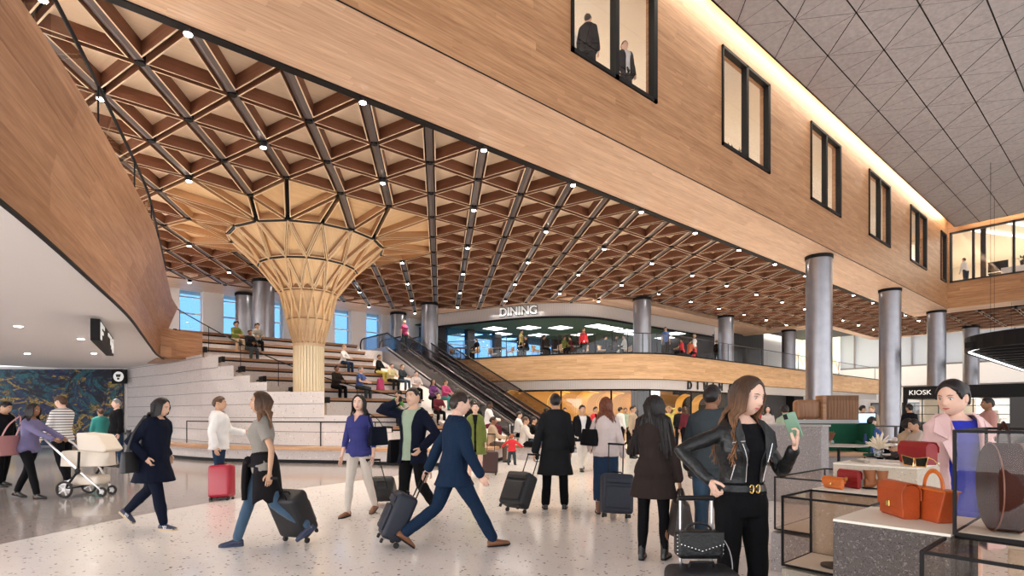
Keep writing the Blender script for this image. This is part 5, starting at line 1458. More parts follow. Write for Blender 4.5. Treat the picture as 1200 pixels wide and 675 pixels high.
mb = MB(); mb.tube(smooth_path([r_.P+Vector((-.09, .14, .08)), r_.P+Vector((-.02, .175, .02)), r_.P+Vector((.01, .19, -.16)), r_.P+Vector((.03, .19, -.36))], 4), [.04, .04, .035, .035, .03, .03, .03, .03, .03, .03, .028, .026, .025], 8); mb.build('jacket_sleeve', jk, p3[0], smooth=True)
suitcase('black suitcase pulled behind the woman in the grey t-shirt', (*F(347, 636), 0), wrist(p3, 1), .38, .24, .52, lug_black)
p4 = person('woman in a violet blue top and cream trousers walking towards the camera', F(421, 604), -165, 1.74, True, 'fair', ('long', 'black', .26, .01),
    dict(rl=(10, 2, 2, 0), ll=(-12, 1, 14, -16), ra=(4, 9, 14), la=(-6, 12, 22), head=(-14, 0, 0)), top=dict(m=c_viol, sleeve='3q', neck='v', vd=.10, len=.03, g=.010), bottom=dict(m=c_cream, g=.004, hem=.043), shoes=dict(m=k_brown), lod=0)
hang_bag('navy tote bag on the shoulder of the woman in the violet top', wp(p4, (-.26, -.06, .98)), 120, .34, .13, .26, c_navy, wp(p4, (-.16, 0, 1.42)), name='tote_bag')
suitcase('black suitcase rolling behind the woman in cream trousers', (*F(452, 590), 0), wrist(p4, 1), .36, .23, .46, lug_black)
p5 = person('laughing man in an open navy cardigan over a mint t-shirt, phone at his ear', F(484, 614), -152, 1.80, False, 'light', ('short', 'black'),
    dict(rl=(6, 2, 4, 0), ll=(-10, -2, 34, -30), ra=dict(w=(.15, .12, 1.52), pole=(1, .25, -.35), hd=(-.4, 0, .8), curl=.8), la=dict(w=(-.23, .12, .96), pole=(-1, -.6, 0)), lean=-2, head=(-6, -6, 8)), top=dict(m=c_navy, open=.07, len=.14, name='cardigan', g=.026, wr=.008), under=dict(m=c_mint, len=.10, g=.012, neck='crew'), bottom=dict(m=c_blackp, hem=.058), shoes=dict(m=k_black), lod=0)
ph = thing('phone', 'dark phone held to the ear of the laughing man', 'phone', wrist(p5, 0, .09)); mb = MB(); mb.rbox((0, 0, 0), (.03, .07, .14), .008); mb.build('case', M_black, ph); MB().box((.0152, -.03, -.06), (.0162, .03, .06)).build('screen', mat('phone_glass', (.02, .02, .03), .1), ph)
hang_bag('black messenger bag at the right hip of the laughing man', wp(p5, (.30, -.02, .78)), -152+90, .30, .10, .30, c_black, wp(p5, (.02, 0, 1.44)), straps=1)
p6 = person('man in a blue suit striding right, seen from behind, brown shoes', F(531, 642), 68, 1.80, False, 'fair', ('short', 'dark'),
    dict(rl=(30, 1, 2, 4), ll=(-20, 2, 34, -38), ra=(10, 10, 20), la=(-30, 12, 8), lean=6, head=(0, 4, 0), noface=False), top=dict(m=c_suit, len=.16, name='jacket', g=.026, neck='collar', wr=.007), bottom=dict(m=c_suit, hem=.058), shoes=dict(m=k_brown), lod=0)
suitcase('dark blue suitcase trailing behind the man in the blue suit', (*F(463, 640), 0), wrist(p6, 1), .34, .23, .50, lug_navy)
p7 = person('woman in an olive green coat facing the camera, short black hair', F(557, 561), 176, 1.71, True, 'fair', ('short', 'black'), dict(rl=(1, 3, 1), ll=(-1, 3, 1), ra=(0, 7, 10), la=(0, 9, 10)), top=dict(m=c_green, open=.028, lap=.14, len=.36, flare=.05, name='coat', g=.03, neck='collar'), under=dict(m=c_black, len=.3, g=.012), shoes=dict(m=k_black, kind='heel'), lod=1)
suitcase('dark brown suitcase beside the woman in the green coat', (*F(574, 557), 0), (*F(576, 556), .95), .36, .24, .50, lug_choc, yaw=180)
person('small child in a red jacket with arms spread, seen from behind', F(600, 545), 20, .86, False, 'fair', ('short', 'red'), dict(rl=(10, 5, 6), ll=(-8, 5, 8), ra=(5, 52, 10), la=(5, 52, 10), hs=1.45), top=dict(m=c_red, len=.12, g=.05, flare=.05, hood=1), bottom=dict(m=c_greyj, g=.035, hem=.08), shoes=dict(m=k_black, kind='sneaker'), lod=1)
p9 = person('man in a long charcoal coat seen from behind, pulling a black suitcase', F(651, 596), 4, 1.77, False, 'tan', ('crop', 'black'), dict(rl=(1, 4, 2), ll=(-2, 5, 3), ra=(2, 9, 20), la=(-6, 14, 4)), top=dict(m=c_coat, len=.40, flare=.035, name='coat', g=.034, neck='collar', wr=.009), bottom=dict(m=c_blackp, hem=.065), shoes=dict(m=k_black), lod=0)
mb = MB(); mb.lathe([(.075, -.05), (.10, -.03), (.105, .02), (.085, .055), (.07, .05)], c=(p9[1].nb.x, p9[1].nb.y-.005, p9[1].nb.z-.02), n=24, sy=.9); mb.build('scarf', c_black, p9[0], smooth=True)
suitcase('black soft suitcase tilted at the left of the man in the charcoal coat', (*F(605, 601), 0), wrist(p9, 1), .42, .24, .50, lug_black)
p10 = person('auburn-haired woman in a blush blouse and long navy skirt, seen from behind', F(710, 601), 8, 1.70, True, 'fair', ('long', 'auburn', .20, .006), dict(rl=(6, 2, 4), ll=(-4, 2, 6), ra=(0, 12, 10), la=(14, 16, 40), head=(12, 0, 0)), top=dict(m=c_blush, len=.0, g=.022, neck='crew', wr=.009), bottom=dict(kind='skirt', m=c_dden, len=.72), shoes=dict(m=k_brown, kind='boot'), lod=0)
hang_bag('black slouchy shoulder bag of the auburn-haired woman', wp(p10, (-.22, .05, .96)), 60, .36, .16, .24, c_black, wp(p10, (-.15, 0, 1.42)), straps=1)
suitcase('navy suitcase standing behind the auburn-haired woman', (*F(720, 607), 0), (*F(722, 604), 1.0), .42, .26, .53, lug_navy, yaw=0)
p11 = person('woman with long black braids in a dark brown coat, seen from behind', F(766, 655), 25, 1.64, True, 'brown', ('braids', 'black', .44, .004), dict(rl=(4, 2, 3), ll=(-3, 2, 4), ra=(-2, 12, 8), la=(20, 22, 100, 40), head=(22, 0, 0)), top=dict(m=c_brownc, len=.26, flare=.05, name='coat', g=.026, neck='collar'), bottom=dict(m=c_blackp, g=.002, hem=.04), shoes=dict(m=k_black, kind='boot'), lod=0)
w_ = wrist(p11, 0, .08); dz = .36
t = thing('duffel_bag', 'large dark leather duffel bag in the hand of the woman with braids', 'bag', (w_.x, w_.y, w_.z-.43), -R(40.33)-R(100)); M_duf = mat('duffel_leather', (.035, .028, .026), .42, bump=.4, bscale=40)
bag_mesh(MB(), .46, .24, .30, .9).build('body', M_duf, t, smooth=True)
for s in (1, -1): MB().tube([(math.cos(a)*.11, s*.05*(1-math.sin(a)*.8), .24+math.sin(a)*.19) for a in [PI*i/10 for i in range(11)]], .011, 6).build('handle', M_duf, t, smooth=True)
mb = MB(); mb.rbox((-.08, -.118, .13), (.10, .02, .11), .008); mb.build('side_pocket', M_duf, t); mb = MB(); mb.box((-.2, -.006, .296), (.2, .006, .302)); mb.build('zip', M_grey, t)
p12 = person('man in a slate blue jacket and jeans standing behind the woman with the phone', F(834, 656), 30, 1.75, False, 'brown', ('crop', 'black'), dict(rl=(-4, 2, 6, 0), ll=(6, 2, 4), ra=(20, 10, 50), la=(10, 12, 20), head=(10, 4, 0)), top=dict(m=c_greyj, len=.10, name='jacket', g=.032, neck='collar'), bottom=dict(m=c_jean, hem=.06), shoes=dict(m=k_black, kind='sneaker'), lod=0)
mb = MB(); mb.lathe([(.078, -.05), (.098, -.02), (.095, .025), (.075, .045)], c=(p12[1].nb.x, p12[1].nb.y-.004, p12[1].nb.z-.02), n=24, sy=.9); mb.build('collar', c_greyj, p12[0], smooth=True)
person('man in a black jacket and white shirt walking closer right of the charcoal coat', F(682, 551), 170, 1.74, False, 'tan', ('short', 'dark'), WALK, top=dict(m=c_black, open=.05, len=.12, name='jacket', g=.026), under=dict(m=c_white), bottom=dict(m=c_cream), shoes=dict(m=k_black, kind='boot'), lod=1)

# ---- the left hall
person('man at the left edge of the picture in black clothes, head bowed', F(4, 570), 90, 1.72, False, 'tan', ('short', 'black'), dict(rl=(4, 3, 4), ll=(-6, 3, 8), head=(0, 20, 0)), top=dict(m=c_black, len=.2, name='coat', g=.03), bottom=P_blk, shoes=dict(m=k_black), lod=1)
pl = person('woman in a lavender blouse and black trousers pushing the cream pram', F(34, 584), 88, 1.66, True, 'brown', ('long', 'black', .22, .005), dict(rl=(18, 2, 4), ll=(-16, 2, 10, -14), ra=dict(w=(.10, .50, 1.05), pole=(.4, -1, -.4)), la=dict(w=(-.10, .52, 1.05), pole=(-.4, -1, -.4)), lean=6, head=(0, 6, 0)), top=dict(m=c_lav, len=.04, g=.022), bottom=dict(m=c_blackp, g=.006, hem=.05), shoes=dict(m=k_black, kind='boot'), lod=1)
hang_bag('large dusty pink tote bag hanging beside the woman in lavender', wp(pl, (.24, -.12, .74)), 88, .44, .16, .32, mat('dusty_pink_leather', (.42, .19, .19), .5), wp(pl, (.17, 0, 1.38)), name='tote_bag', taper=1.0)
c_str = cloth('striped_knit', (.75, .73, .7)); N, L = nodes_of(c_str); b = N['Principled BSDF']
tc = N.new('ShaderNodeTexCoord'); sp = N.new('ShaderNodeSeparateXYZ'); L.new(tc.outputs['Object'], sp.inputs[0])
a_ = N.new('ShaderNodeMath'); a_.operation = 'DIVIDE'; a_.inputs[1].default_value = .052; L.new(sp.outputs[2], a_.inputs[0]); f_ = N.new('ShaderNodeMath'); f_.operation = 'FRACT'; L.new(a_.outputs[0], f_.inputs[0])
g_ = N.new('ShaderNodeMath'); g_.operation = 'LESS_THAN'; g_.inputs[1].default_value = .3; L.new(f_.outputs[0], g_.inputs[0]); x_ = N.new('ShaderNodeMix'); x_.data_type = 'RGBA'; L.new(g_.outputs[0], x_.inputs[0]); x_.inputs[6].default_value = (.75, .73, .7, 1); x_.inputs[7].default_value = (.03, .03, .05, 1)
L.new(x_.outputs[2], b.inputs['Base Color'])
person('man in a white sweater with black stripes turned towards the woman with the pram', F(73, 569), -80, 1.83, False, 'fair', ('short', 'brown'), dict(rl=(4, 3, 4), ll=(-12, 3, 16, -10), ra=(20, 8, 50), la=(10, 10, 30), head=(-4, 8, 0)), top=dict(m=c_str, len=.06, g=.022), bottom=P_blk, shoes=dict(m=k_white, kind='sneaker', sole=k_white), lod=1)
person('man in a black sweater and blue jeans standing before the mural', F(137, 547), -150, 1.86, False, 'fair', ('short', 'grey'), STAND, top=dict(m=c_black, len=.06, g=.02), bottom=dict(m=c_dden), shoes=dict(m=k_black), lod=1)
person('person in a dark teal jacket half hidden behind the man in the black sweater', F(118, 546), -60, 1.62, False, 'tan', ('short', 'brown'), STAND, top=dict(m=c_teal, len=.12, g=.03, name='jacket'), bottom=P_blk, shoes=dict(m=k_black), lod=2)
# pram
def pram():
    x, y = F(104, 581); t = thing('pram', 'cream baby pram with black wheels pushed across the left hall', 'pram', (x, y, 0), -R(40.33)-R(0))   # local +x = picture right
    cr = mat('pram_cream', (.74, .66, .56), .7, bump=.2, bscale=90)
    mb = MB(); bag_mesh(mb, .80, .40, .26, 1.06, n=24)
    mb.v = [v+Vector((0, 0, .52)) for v in mb.v]; mb.build('bassinet', cr, t, smooth=True)
    mb = MB(); n = 14; rows = []
    for i in range(0, 9):
        a = R(8+ i*13); rows.append([(.02+math.cos(a)*.0+ .40*math.cos(a)*.9, math.sin(PI*(j/(n-1))-PI/2)*.215, .78+ (math.sin(a)*.36)*(.55+.45*math.cos(PI*(j/(n-1))-PI/2)**.5)) for j in range(n)])
    # hood: two slanted faces and a roof
    mb = MB(); hood = [(.40, .76), (.47, .80), (.30, 1.06), (-.06, 1.10), (-.04, .80)]
    mb.prof(hood, -.21, .21, Matrix.Identity(4)); mb.build('hood', cr, t, bevel=.03)
    for s, xw, rw, nm in ((1, -.20, .145, 'rear_wheel'), (-1, -.20, .145, 'rear_wheel'), (1, .32, .085, 'front_wheel'), (-1, .32, .085, 'front_wheel')):
        mb = MB(); mb.M = Matrix.Translation((xw, s*(.27 if nm[0] == 'r' else .12), rw)) @ Matrix.Rotation(R(90), 4, 'X')
        mb.tube([(math.cos(2*PI*i/28)*(rw-.02), math.sin(2*PI*i/28)*(rw-.02), 0) for i in range(28)], .02, 8, 0, closed=True); w_ = mb.build(nm, M_rub, t, smooth=True)
        mb = MB(); mb.M = Matrix.Translation((xw, s*(.27 if nm[0] == 'r' else .12), rw)) @ Matrix.Rotation(R(90), 4, 'X')
        mb.lathe([(.0, -.012), (.03, -.014), (.03, .014), (.0, .012)], n=14)
        for q in range(5): a = 2*PI*q/5; mb.tube([(0, 0, 0), (math.cos(a)*(rw-.03), math.sin(a)*(rw-.03), 0)], .011, 5)
        mb.build('hub', k_white, w_)
    for s in (1, -1):
        mb = MB(); mb.tube([(-.60, s*.2, 1.0), (-.46, s*.24, .90), (.02, s*.24, .46), (.30, s*.12, .12)], .017, 8); mb.build('chassis_tube', M_alu, t, smooth=True)
        mb = MB(); mb.tube([(-.20, s*.25, .16), (.02, s*.25, .46), (.02, s*.23, .78)], .02, 8); mb.build('seat_post', M_black, t)
        mb = MB(); mb.ball((.02, s*.262, .46), (.05, .02, .05)); mb.build('joint', M_black, t)
    mb = MB(); mb.tube([(-.60, -.2, 1.0), (-.64, -.1, 1.02), (-.64, .1, 1.02), (-.60, .2, 1.0)], .022, 8); mb.build('handlebar', M_black, t, smooth=True)
    mb = MB(); mb.tube([(-.20, -.26, .15), (-.20, .26, .15)], .014, 8); mb.build('axle', M_black, t)
    mb = MB(); mb.rbox((.05, 0, .28), (.46, .34, .16), .05); mb.build('storage_basket', cr, t, smooth=True)
pram()
def dog():
    x, y = F(160, 549); t = thing('dog', 'tall slender black dog with a red harness standing by the stone wall', 'dog', (x, y, 0), -R(40.33)-R(-62))
    k = .95; mb = MB()
    V_ = lambda *a: Vector(a)*k
    mb.tube([V_(0, .30, .70), V_(0, .22, .66), V_(0, .05, .67), V_(0, -.15, .71), V_(0, -.30, .70), V_(0, -.38, .68)], [(.07, .09), (.105, .15), (.10, .14), (.075, .095), (.085, .105), (.05, .06)], 14)
    mb.tube([V_(0, .24, .73), V_(0, .34, .86), V_(0, .38, .95)], [(.075, .09), (.055, .06), (.05, .055)], 12)
    mb.tube([V_(0, .35, .985), V_(0, .42, .985), V_(0, .50, .955), V_(0, .565, .935)], [(.055, .06), (.055, .055), (.032, .035), (.024, .024)], 12)
    for s in (1, -1):
        mb.tube([V_(s*.08, .22, .62), V_(s*.085, .18, .46), V_(s*.085, .21, .24), V_(s*.085, .21, .05)], [.055, .036, .024, .02], 10); mb.tube([V_(s*.085, .20, .025), V_(s*.085, .27, .02)], [.026, .02], 8)
        mb.tube([V_(s*.08, -.30, .64), V_(s*.09, -.24, .46), V_(s*.09, -.40, .26), V_(s*.09, -.37, .05)], [.07, .045, .023, .02], 10); mb.tube([V_(s*.09, -.37, .025), V_(s*.09, -.30, .02)], [.026, .02], 8)
        mb.tube([V_(s*.045, .37, 1.02), V_(s*.06, .36, 1.08)], [.022, .006], 6)
    mb.tube([V_(0, -.38, .70), V_(0, -.46, .58), V_(0, -.48, .42)], [.022, .016, .008], 8)
    me = fuse(mb, .012, 3); mesh_obj('body', me, mat('dog_black', (.016, .013, .013), .45), t)
    mb = MB(); mb.tube([V_(math.cos(a)*.115, .12+.0, .67+math.sin(a)*.155) for a in [2*PI*i/20 for i in range(20)]], [(.014, .02)]*20, 6, closed=True); mb.tube([V_(0, .12, .825), V_(0, -.06, .80)], .02, 6); mb.rbox(V_(0, .03, .82), (.12, .16, .04), .015); mb.build('harness', c_red, t, smooth=True)
dog()
# ---------------------------------------------------------------- the two women in the foreground
hx = GY(869, 3.30)
hero = person('woman with long wavy hair in a black leather jacket looking at her phone', hx, 166, 1.69, True, 'fair', ('long', 'ombre', .36, .018),
    dict(rl=(1, 2, 3), ll=(5, 1, 12), ra=dict(w=(.31, .13, 1.075), pole=(1, -.35, -.1), hd=(.05, .65, -.75), curl=1.1), la=dict(w=(-.155, .27, 1.27), pole=(-.25, -.9, -.5), hd=(-.25, .12, .9), palm=(.7, -.7, 0), curl=.75), head=(-13, 14, 0), twist=0, fronthair=1),
    top=dict(m=c_leather, open=.050, lap=.26, len=.0, t0=.135, bulk=-.005, name='jacket', g=.019, neck='collar', wr=.008, wf=12), under=dict(m=c_black, len=0, t0=.06, neck='boat', g=.006), bottom=dict(m=c_blackp, g=.004, hem=.045), shoes=dict(m=k_black, kind='boot'), lod=0, seed=3)
rh = hero[1]; kk = rh.k; M_gold = mat('gold', (.85, .55, .18), .25, 1); M_zip = mat('zip_silver', (.75, .75, .75), .25, 1)
fr_ = .112
mb = MB()
for s in (1, -1): mb.tube([rh.P+Vector((s*.021+.0135*math.cos(a), fr_+.008, .103+.024*math.sin(a))) for a in [PI*.15+2*PI*i/18*.85 for i in range(19)]], .0042, 6)
for s in (1, -1): mb.tube([rh.P+Vector((s*.021-s*.0, fr_+.008, .103)), rh.P+Vector((s*.034, fr_+.008, .103))], .004, 5)
mb.build('belt_buckle', M_gold, hero[0], smooth=True)
mb = MB(); n = 28; rows = [[rh.P+Vector((math.cos(2*PI*i/n)*w, math.sin(2*PI*i/n)*d-.004, z)) for i in range(n)] for z, w, d in ((.083, .150, .112), (.084, .156, .1185), (.121, .145, .112), (.122, .141, .108))]
mb.add(sum(rows, []), [(a*n+i, a*n+(i+1) % n, (a+1)*n+(i+1) % n, (a+1)*n+i) for a in range(3) for i in range(n)]); mb.build('belt', c_leather, hero[0], smooth=True)
T_ = rh.T
def tp(x, y, z): return T_ @ Vector((x, y, z))*1.0
for s in (1, -1):
    mb = MB(); pts_ = [tp(s*.058, .118, .145), tp(s*.062, .128, .2), tp(s*.075, .150, .29), tp(s*.100, .146, .37)]
    mb.tube(smooth_path(pts_, 5), .0028, 5); mb.build('zip', M_zip, hero[0])
    mb = MB(); v = [tp(s*.060, .138, .24), tp(s*.128, .146, .35), tp(s*.135, .118, .435), tp(s*.085, .085, .50), tp(s*.062, .06, .515), tp(s*.07, .115, .42)]
    v2 = [p_+Vector((0, .008, 0)) for p_ in v]; mb.add(v+v2, [(0, 1, 2, 3, 4, 5), (11, 10, 9, 8, 7, 6)]+[(i, (i+1) % 6, 6+(i+1) % 6, 6+i) for i in range(6)])
    mb.build('lapel', c_leather, hero[0])
mb = MB(); mb.tube([tp(.085, .148, .385), tp(.150, .118, .375)], .0042, 6); mb.build('chest_zip', M_zip, hero[0])
mb = MB(); mb.tube([tp(.150, .105, .16), tp(.135, .125, .25)], .003, 6); mb.build('pocket_zip', M_zip, hero[0])
mb = MB(); mb.lathe([(.066, -.035), (.082, -.015), (.078, .025), (.062, .03)], c=(rh.nb.x, rh.nb.y-.012, rh.nb.z-.03), n=24, sy=.95); 
a_ = rh.arms[1]; hp_ = a_[2]+a_[3]*.085+Vector((.03, -.03, .03))
pw = wp(hero, a_[2]+a_[3]*.10+Vector((.028, -.018, .02)))
ph = thing('phone', 'smartphone in a green case held up by the woman in the leather jacket', 'phone', pw, hero[0].rotation_euler[2]+R(-62)); ph.rotation_euler = (R(-12), R(14), ph.rotation_euler[2])
mb = MB(); mb.rbox((0, 0, .015), (.072, .010, .148), .006); mb.build('case', mat('phone_case_green', (.16, .30, .20), .3), ph, smooth=True)
mb = MB(); mb.box((-.033, -.0062, -.055), (.033, -.0052, .085)); mb.build('screen', mat('phone_screen', (.05, .06, .06), .1), ph)
mb = MB(); mb.rbox((.02, .0062, .07), (.022, .004, .03), .002); mb.build('camera_bump', M_black, ph)
# her luggage
wr_ = wp(hero, rh.arms[0][2]+rh.arms[0][3]*.075+Vector((0, 0, -.02)))
fx = GY(815, 3.02)
su = suitcase('small black suitcase with silver pull bars standing before the woman in leather', (fx[0], fx[1], .0), (fx[0], fx[1], wr_.z-.0), .36, .23, .54, lug_black, yaw=0, handle=M_alu)
hb = thing('handbag', 'black studded leather handbag resting on top of the small suitcase', 'bag', (fx[0]-.02, fx[1]-.03, .635), -R(40.33)-R(180))
mb = MB(); mb.rbox((0, 0, .075), (.25, .11, .15), .03, n=4); mb.build('body', c_leather, hb, smooth=True)
mb = MB(); mb.prof([(-.12, .15), (.12, .15), (.118, .09), (.05, .055), (0, .04), (-.05, .055), (-.118, .09)], .052, .066, Matrix.Identity(4)); mb.build('flap', c_leather, hb, bevel=.004)
mb = MB()
for q in range(13): 
    f = q/12; x_ = -.112+.224*f; mb.ball((x_, .068, .088-.036*(1-abs(2*f-1))), .0045, nu=6, nv=5)
for q in range(6):
    for s in (1, -1): mb.ball((s*.122, .035, .03+.02*q), .0045, nu=6, nv=5)
mb.build('stud', M_zip, hb, smooth=True)['kind'] = 'stuff'
mb = MB(); mb.tube([(math.cos(a)*.07, 0, .148+math.sin(a)*.04) for a in [PI*i/10 for i in range(11)]], .007, 6); mb.build('handle', c_leather, hb, smooth=True)
mb = MB(); mb.tube(smooth_path([(-.12, 0, .13), (-.16, .03, .04), (-.165, .05, -.06), (-.13, .05, -.10)], 5), .004, 5); mb.build('chain', M_grey, hb)

sw = person('saleswoman in a pale pink coat over a royal blue dress behind the display tables', (5.20, .965), -165, 1.70, True, 'fair', ('bun', 'black'),
    dict(rl=(0, 3, 0), ll=(0, 3, 0), ra=(4, 12, 16), la=(4, 14, 16), head=(50, 10, 0), hs=1.14), top=dict(m=c_pink, open=.105, lap=.22, len=.45, flare=.05, name='coat', g=.06, neck='collar', wr=.010, wf=6), under=dict(m=c_royal, len=.40, neck='boat', g=.010), shoes=dict(m=k_black), lod=0, seed=8)
rs_ = sw[1]
for s in (1, -1):
    mb = MB(); v = [rs_.T @ Vector(p_) for p_ in [(s*.080, .172, .12), (s*.17, .168, .33), (s*.125, .162, .345), (s*.20, .115, .40), (s*.15, .02, .505), (s*.085, .02, .545), (s*.085, .09, .50), (s*.078, .15, .40)]]
    v2 = [p_+Vector((0, .012, .004)) for p_ in v]; mb.add(v+v2, [tuple(range(8)), tuple(range(15, 7, -1))]+[(i, (i+1) % 8, 8+(i+1) % 8, 8+i) for i in range(8)])
    mb.build('lapel', c_pink, sw[0])

# ---------------------------------------------------------------- the shop displays at the right
M_conc = speckle('rough_dark_concrete', (.19, .165, .155), (.06, .05, .045), (.36, .32, .30), scale=110, amt=.24, rough=.9, bump=1.0)
M_trav = speckle('travertine', (.58, .50, .40), (.34, .28, .21), (.74, .68, .58), scale=95, amt=.08, rough=.7, bump=.3)
M_ter = speckle('grey_granite_terrazzo', (.30, .27, .265), (.11, .095, .09), (.52, .49, .47), scale=75, amt=.2, rough=.5)
M_top = mat('ivory_top', (.80, .76, .66), .45)
def pedestal(label, x0, x1, y0, y1, z0, z1, m, top=True):
    t = thing('display_plinth', label, 'display plinth', ((x0+x1)/2, (y0+y1)/2, z0)); a, b = (x1-x0)/2, (y1-y0)/2
    MB().box((-a, -b, 0), (a, b, z1-z0-.012)).build('block', m, t, bevel=.006)
    if top: MB().box((-a+.001, -b+.001, z1-z0-.012), (a-.001, b-.001, z1-z0)).build('top_slab', M_top, t)
    return t
pedestal('dark rough concrete block with ivory top carrying the two orange-red bags', 2.965, 3.53, .57, 1.035, 0, .9, M_conc)
pedestal('pale travertine block, highest of the display blocks, holding the red bag and sunglasses', 4.30, 4.88, 1.0, 1.5, 0, 1.07, M_trav)
pedestal('low travertine block with ivory top under the two small purses and the ankle boots', 4.01, 4.30, 1.02, 1.53, 0, .905, M_trav)
pedestal('low stone base under the front glass case', 3.545, 3.995, 1.04, 1.535, 0, .455, M_trav, False)
pedestal('low stone base under the rear glass case beside the granite wall', 5.0, 6.25, 1.7, 2.26, .0, .36, M_ter, False)
pedestal('ivory topped block hidden below the big glass case with the round bag', 3.06, 3.7, -.6, .40, 0, .87, M_trav)
M_smoke = glass('bronze_glass', (.90, .85, .81), .02, 0, .12)
def vitrine(label, x0, x1, y0, y1, z0, z1, m_glass=None, tk=.009):
    t = thing('glass_case', label, 'display case', ((x0+x1)/2, (y0+y1)/2, z0)); a, b, h = (x1-x0)/2, (y1-y0)/2, z1-z0
    mb = MB()
    for x in (-a, a):
        for y in (-b, b): mb.cbox((x, y, h/2), (tk*1.4, tk*1.4, h))
    for z in (tk/2, h-tk/2):
        for y in (-b, b): mb.cbox((0, y, z), (2*a+tk, tk*1.3, tk*1.4))
        for x in (-a, a): mb.cbox((x, 0, z), (tk*1.3, 2*b+tk, tk*1.4))
    mb.build('frame', M_black, t)
    g = m_glass or M_smoke; mb = MB()
    mb.add([(-a, -b, h-.004), (a, -b, h-.004), (a, b, h-.004), (-a, b, h-.004)], [(0, 1, 2, 3)]); mb.build('top_pane', g, t)
    mb = MB()
    for v in ([(-a, -b), (-a, b)], [(a, -b), (a, b)], [(-a, b), (a, b)], [(-a, -b), (a, -b)]):
        (p, q), (r_, s_) = v; mb.add([(p, q, .01), (r_, s_, .01), (r_, s_, h-.01), (p, q, h-.01)], [(0, 1, 2, 3)])
    mb.build('side_pane', g, t)
    MB().box((-a+.01, -b+.01, .004), (a-.01, b-.01, .012)).build('base_board', M_top, t)
    return t
vitrine('front black-framed glass case left of the concrete block', 3.55, 3.99, 1.045, 1.53, .46, .90)
vitrine('rear black-framed glass case beside the granite wall', 5.04, 6.2, 1.72, 2.24, .37, .85)
vitrine('large black-framed glass case holding the round brown bag', 2.98, 3.66, -.55, .56, .9, 1.35)
vitrine('black-framed glass case cut by the lower right corner of the picture', 2.6, 3.04, -.55, .59, .30, .885)
for x, y, lab in ((3.72, 1.28, 'front'), (5.55, 1.98, 'rear')):
    t = thing('display_disc', 'dark round disc lying inside the %s glass case' % lab, 'display disc', (x, y, .472 if y < 1.5 else .382)); MB().cyl((0, 0, 0), .085, .012, 28).build('disc', M_dark, t)
t = thing('paper_sculpture', 'folded ivory paper shape standing in the front glass case against the concrete block', 'ornament', (3.66, 1.12, .472)); mb = MB()
mb.add([(0, 0, 0), (.10, .02, 0), (.03, .05, .13), (.07, -.03, .07), (.0, .06, .2)], [(0, 1, 3), (0, 3, 2), (1, 2, 3), (0, 2, 4), (1, 4, 2)]); o = mb.build('fold', M_top, t); o.modifiers.new('s', 'SOLIDIFY').thickness = .003

L_or = mat('orange_leather', (.62, .15, .02), .38, bump=.25, bscale=140, noise_amt=.2); L_rd = mat('orange_red_leather', (.43, .07, .012), .4, bump=.25, bscale=140, noise_amt=.2)
L_red = mat('red_leather', (.27, .006, .009), .42, bump=.3, bscale=140, noise_amt=.1); L_br = mat('dark_brown_leather', (.045, .013, .008), .6, spec=.12, bump=.3, bscale=120); L_tan = mat('tan_suede', (.33, .12, .045), .7)
def stand(u0, v0, u1, v1, z):
    """base line of a thing whose visible front foot runs between two photo points on level z"""
    a, b = Vector((*G(u0, v0, z), z)), Vector((*G(u1, v1, z), z)); d = b-a
    return a, d.length, math.atan2(d.y, d.x)
def flap_bag(name, label, a, w, rot, d, h, m, clasp=M_gold, flapf=.68, cat='handbag', r=.03):
    t = thing(name, label, cat, a, rot)      # local +x along the front, +y into the depth
    pr = [(0, .012), (.012, 0), (d-.012, 0), (d, .012), (d, h-r*.9), (d*.8, h-.006), (d*.5, h), (d*.2, h-.006), (0, h-r*.9)]
    Mx = Matrix(((0, 1, 0, 0), (1, 0, 0, 0), (0, 0, 1, 0), (0, 0, 0, 1)))
    mb = MB(); mb.prof(pr, .006, w-.006, Mx); mb.build('body', m, t, bevel=.004)
    fl = [(-.007, h*(1-flapf)), (-.009, h-r), (d*.15, h+.004), (d*.5, h+.009), (d*.85, h+.004), (d+.007, h-r), (d+.006, h*.55), (d+.001, h*.55), (d+.001, h-r), (d*.8, h-.002), (d*.5, h+.003), (d*.2, h-.002), (-.003, h-r), (-.001, h*(1-flapf))]
    mb = MB(); mb.prof(fl, 0, w, Mx); mb.build('flap', m, t, bevel=.003)
    if clasp:
        cs = min(.03, h*.2); MB().rbox((w*.5, -.013, h*(1-flapf)+cs*.4), (cs*1.1, .01, cs), .003).build('clasp', clasp, t)
    return t, t.location
a, w, rot = stand(1030, 600, 1068, 612, .9)
flap_bag('flap_handbag', 'orange leather flap handbag with square gold clasp on the concrete block', a, .215, rot, .08, .17, L_rd)
a, w, rot = stand(1068, 606, 1112, 617, .9)
t = thing('basket_handbag', 'red-orange trapezoid handbag with a round hoop handle beside the flap bag', 'handbag', a, rot); W_ = .185
mb = MB(); v = [(0.02, 0, 0), (W_-.02, 0, 0), (W_-.02, .085, 0), (.02, .085, 0), (-.02, .005, .155), (W_+.02, .005, .155), (W_+.02, .075, .155), (-.02, .075, .155)]
mb.add(v, [(0, 1, 5, 4), (1, 2, 6, 5), (2, 3, 7, 6), (3, 0, 4, 7), (3, 2, 1, 0), (4, 5, 6, 7)]); mb.build('body', L_rd, t, bevel=.006)
mb = MB(); mb.box((-.022, .0, .150), (W_+.022, .082, .158)); mb.build('rim', L_or, t, bevel=.002)
mb = MB(); mb.tube([(W_*.5+math.cos(a_)*.058, .04, .155+math.sin(a_)*.088) for a_ in [PI*i/16 for i in range(17)]], [(.0045, .011)]*17, 8); mb.build('hoop_handle', L_or, t, smooth=True)
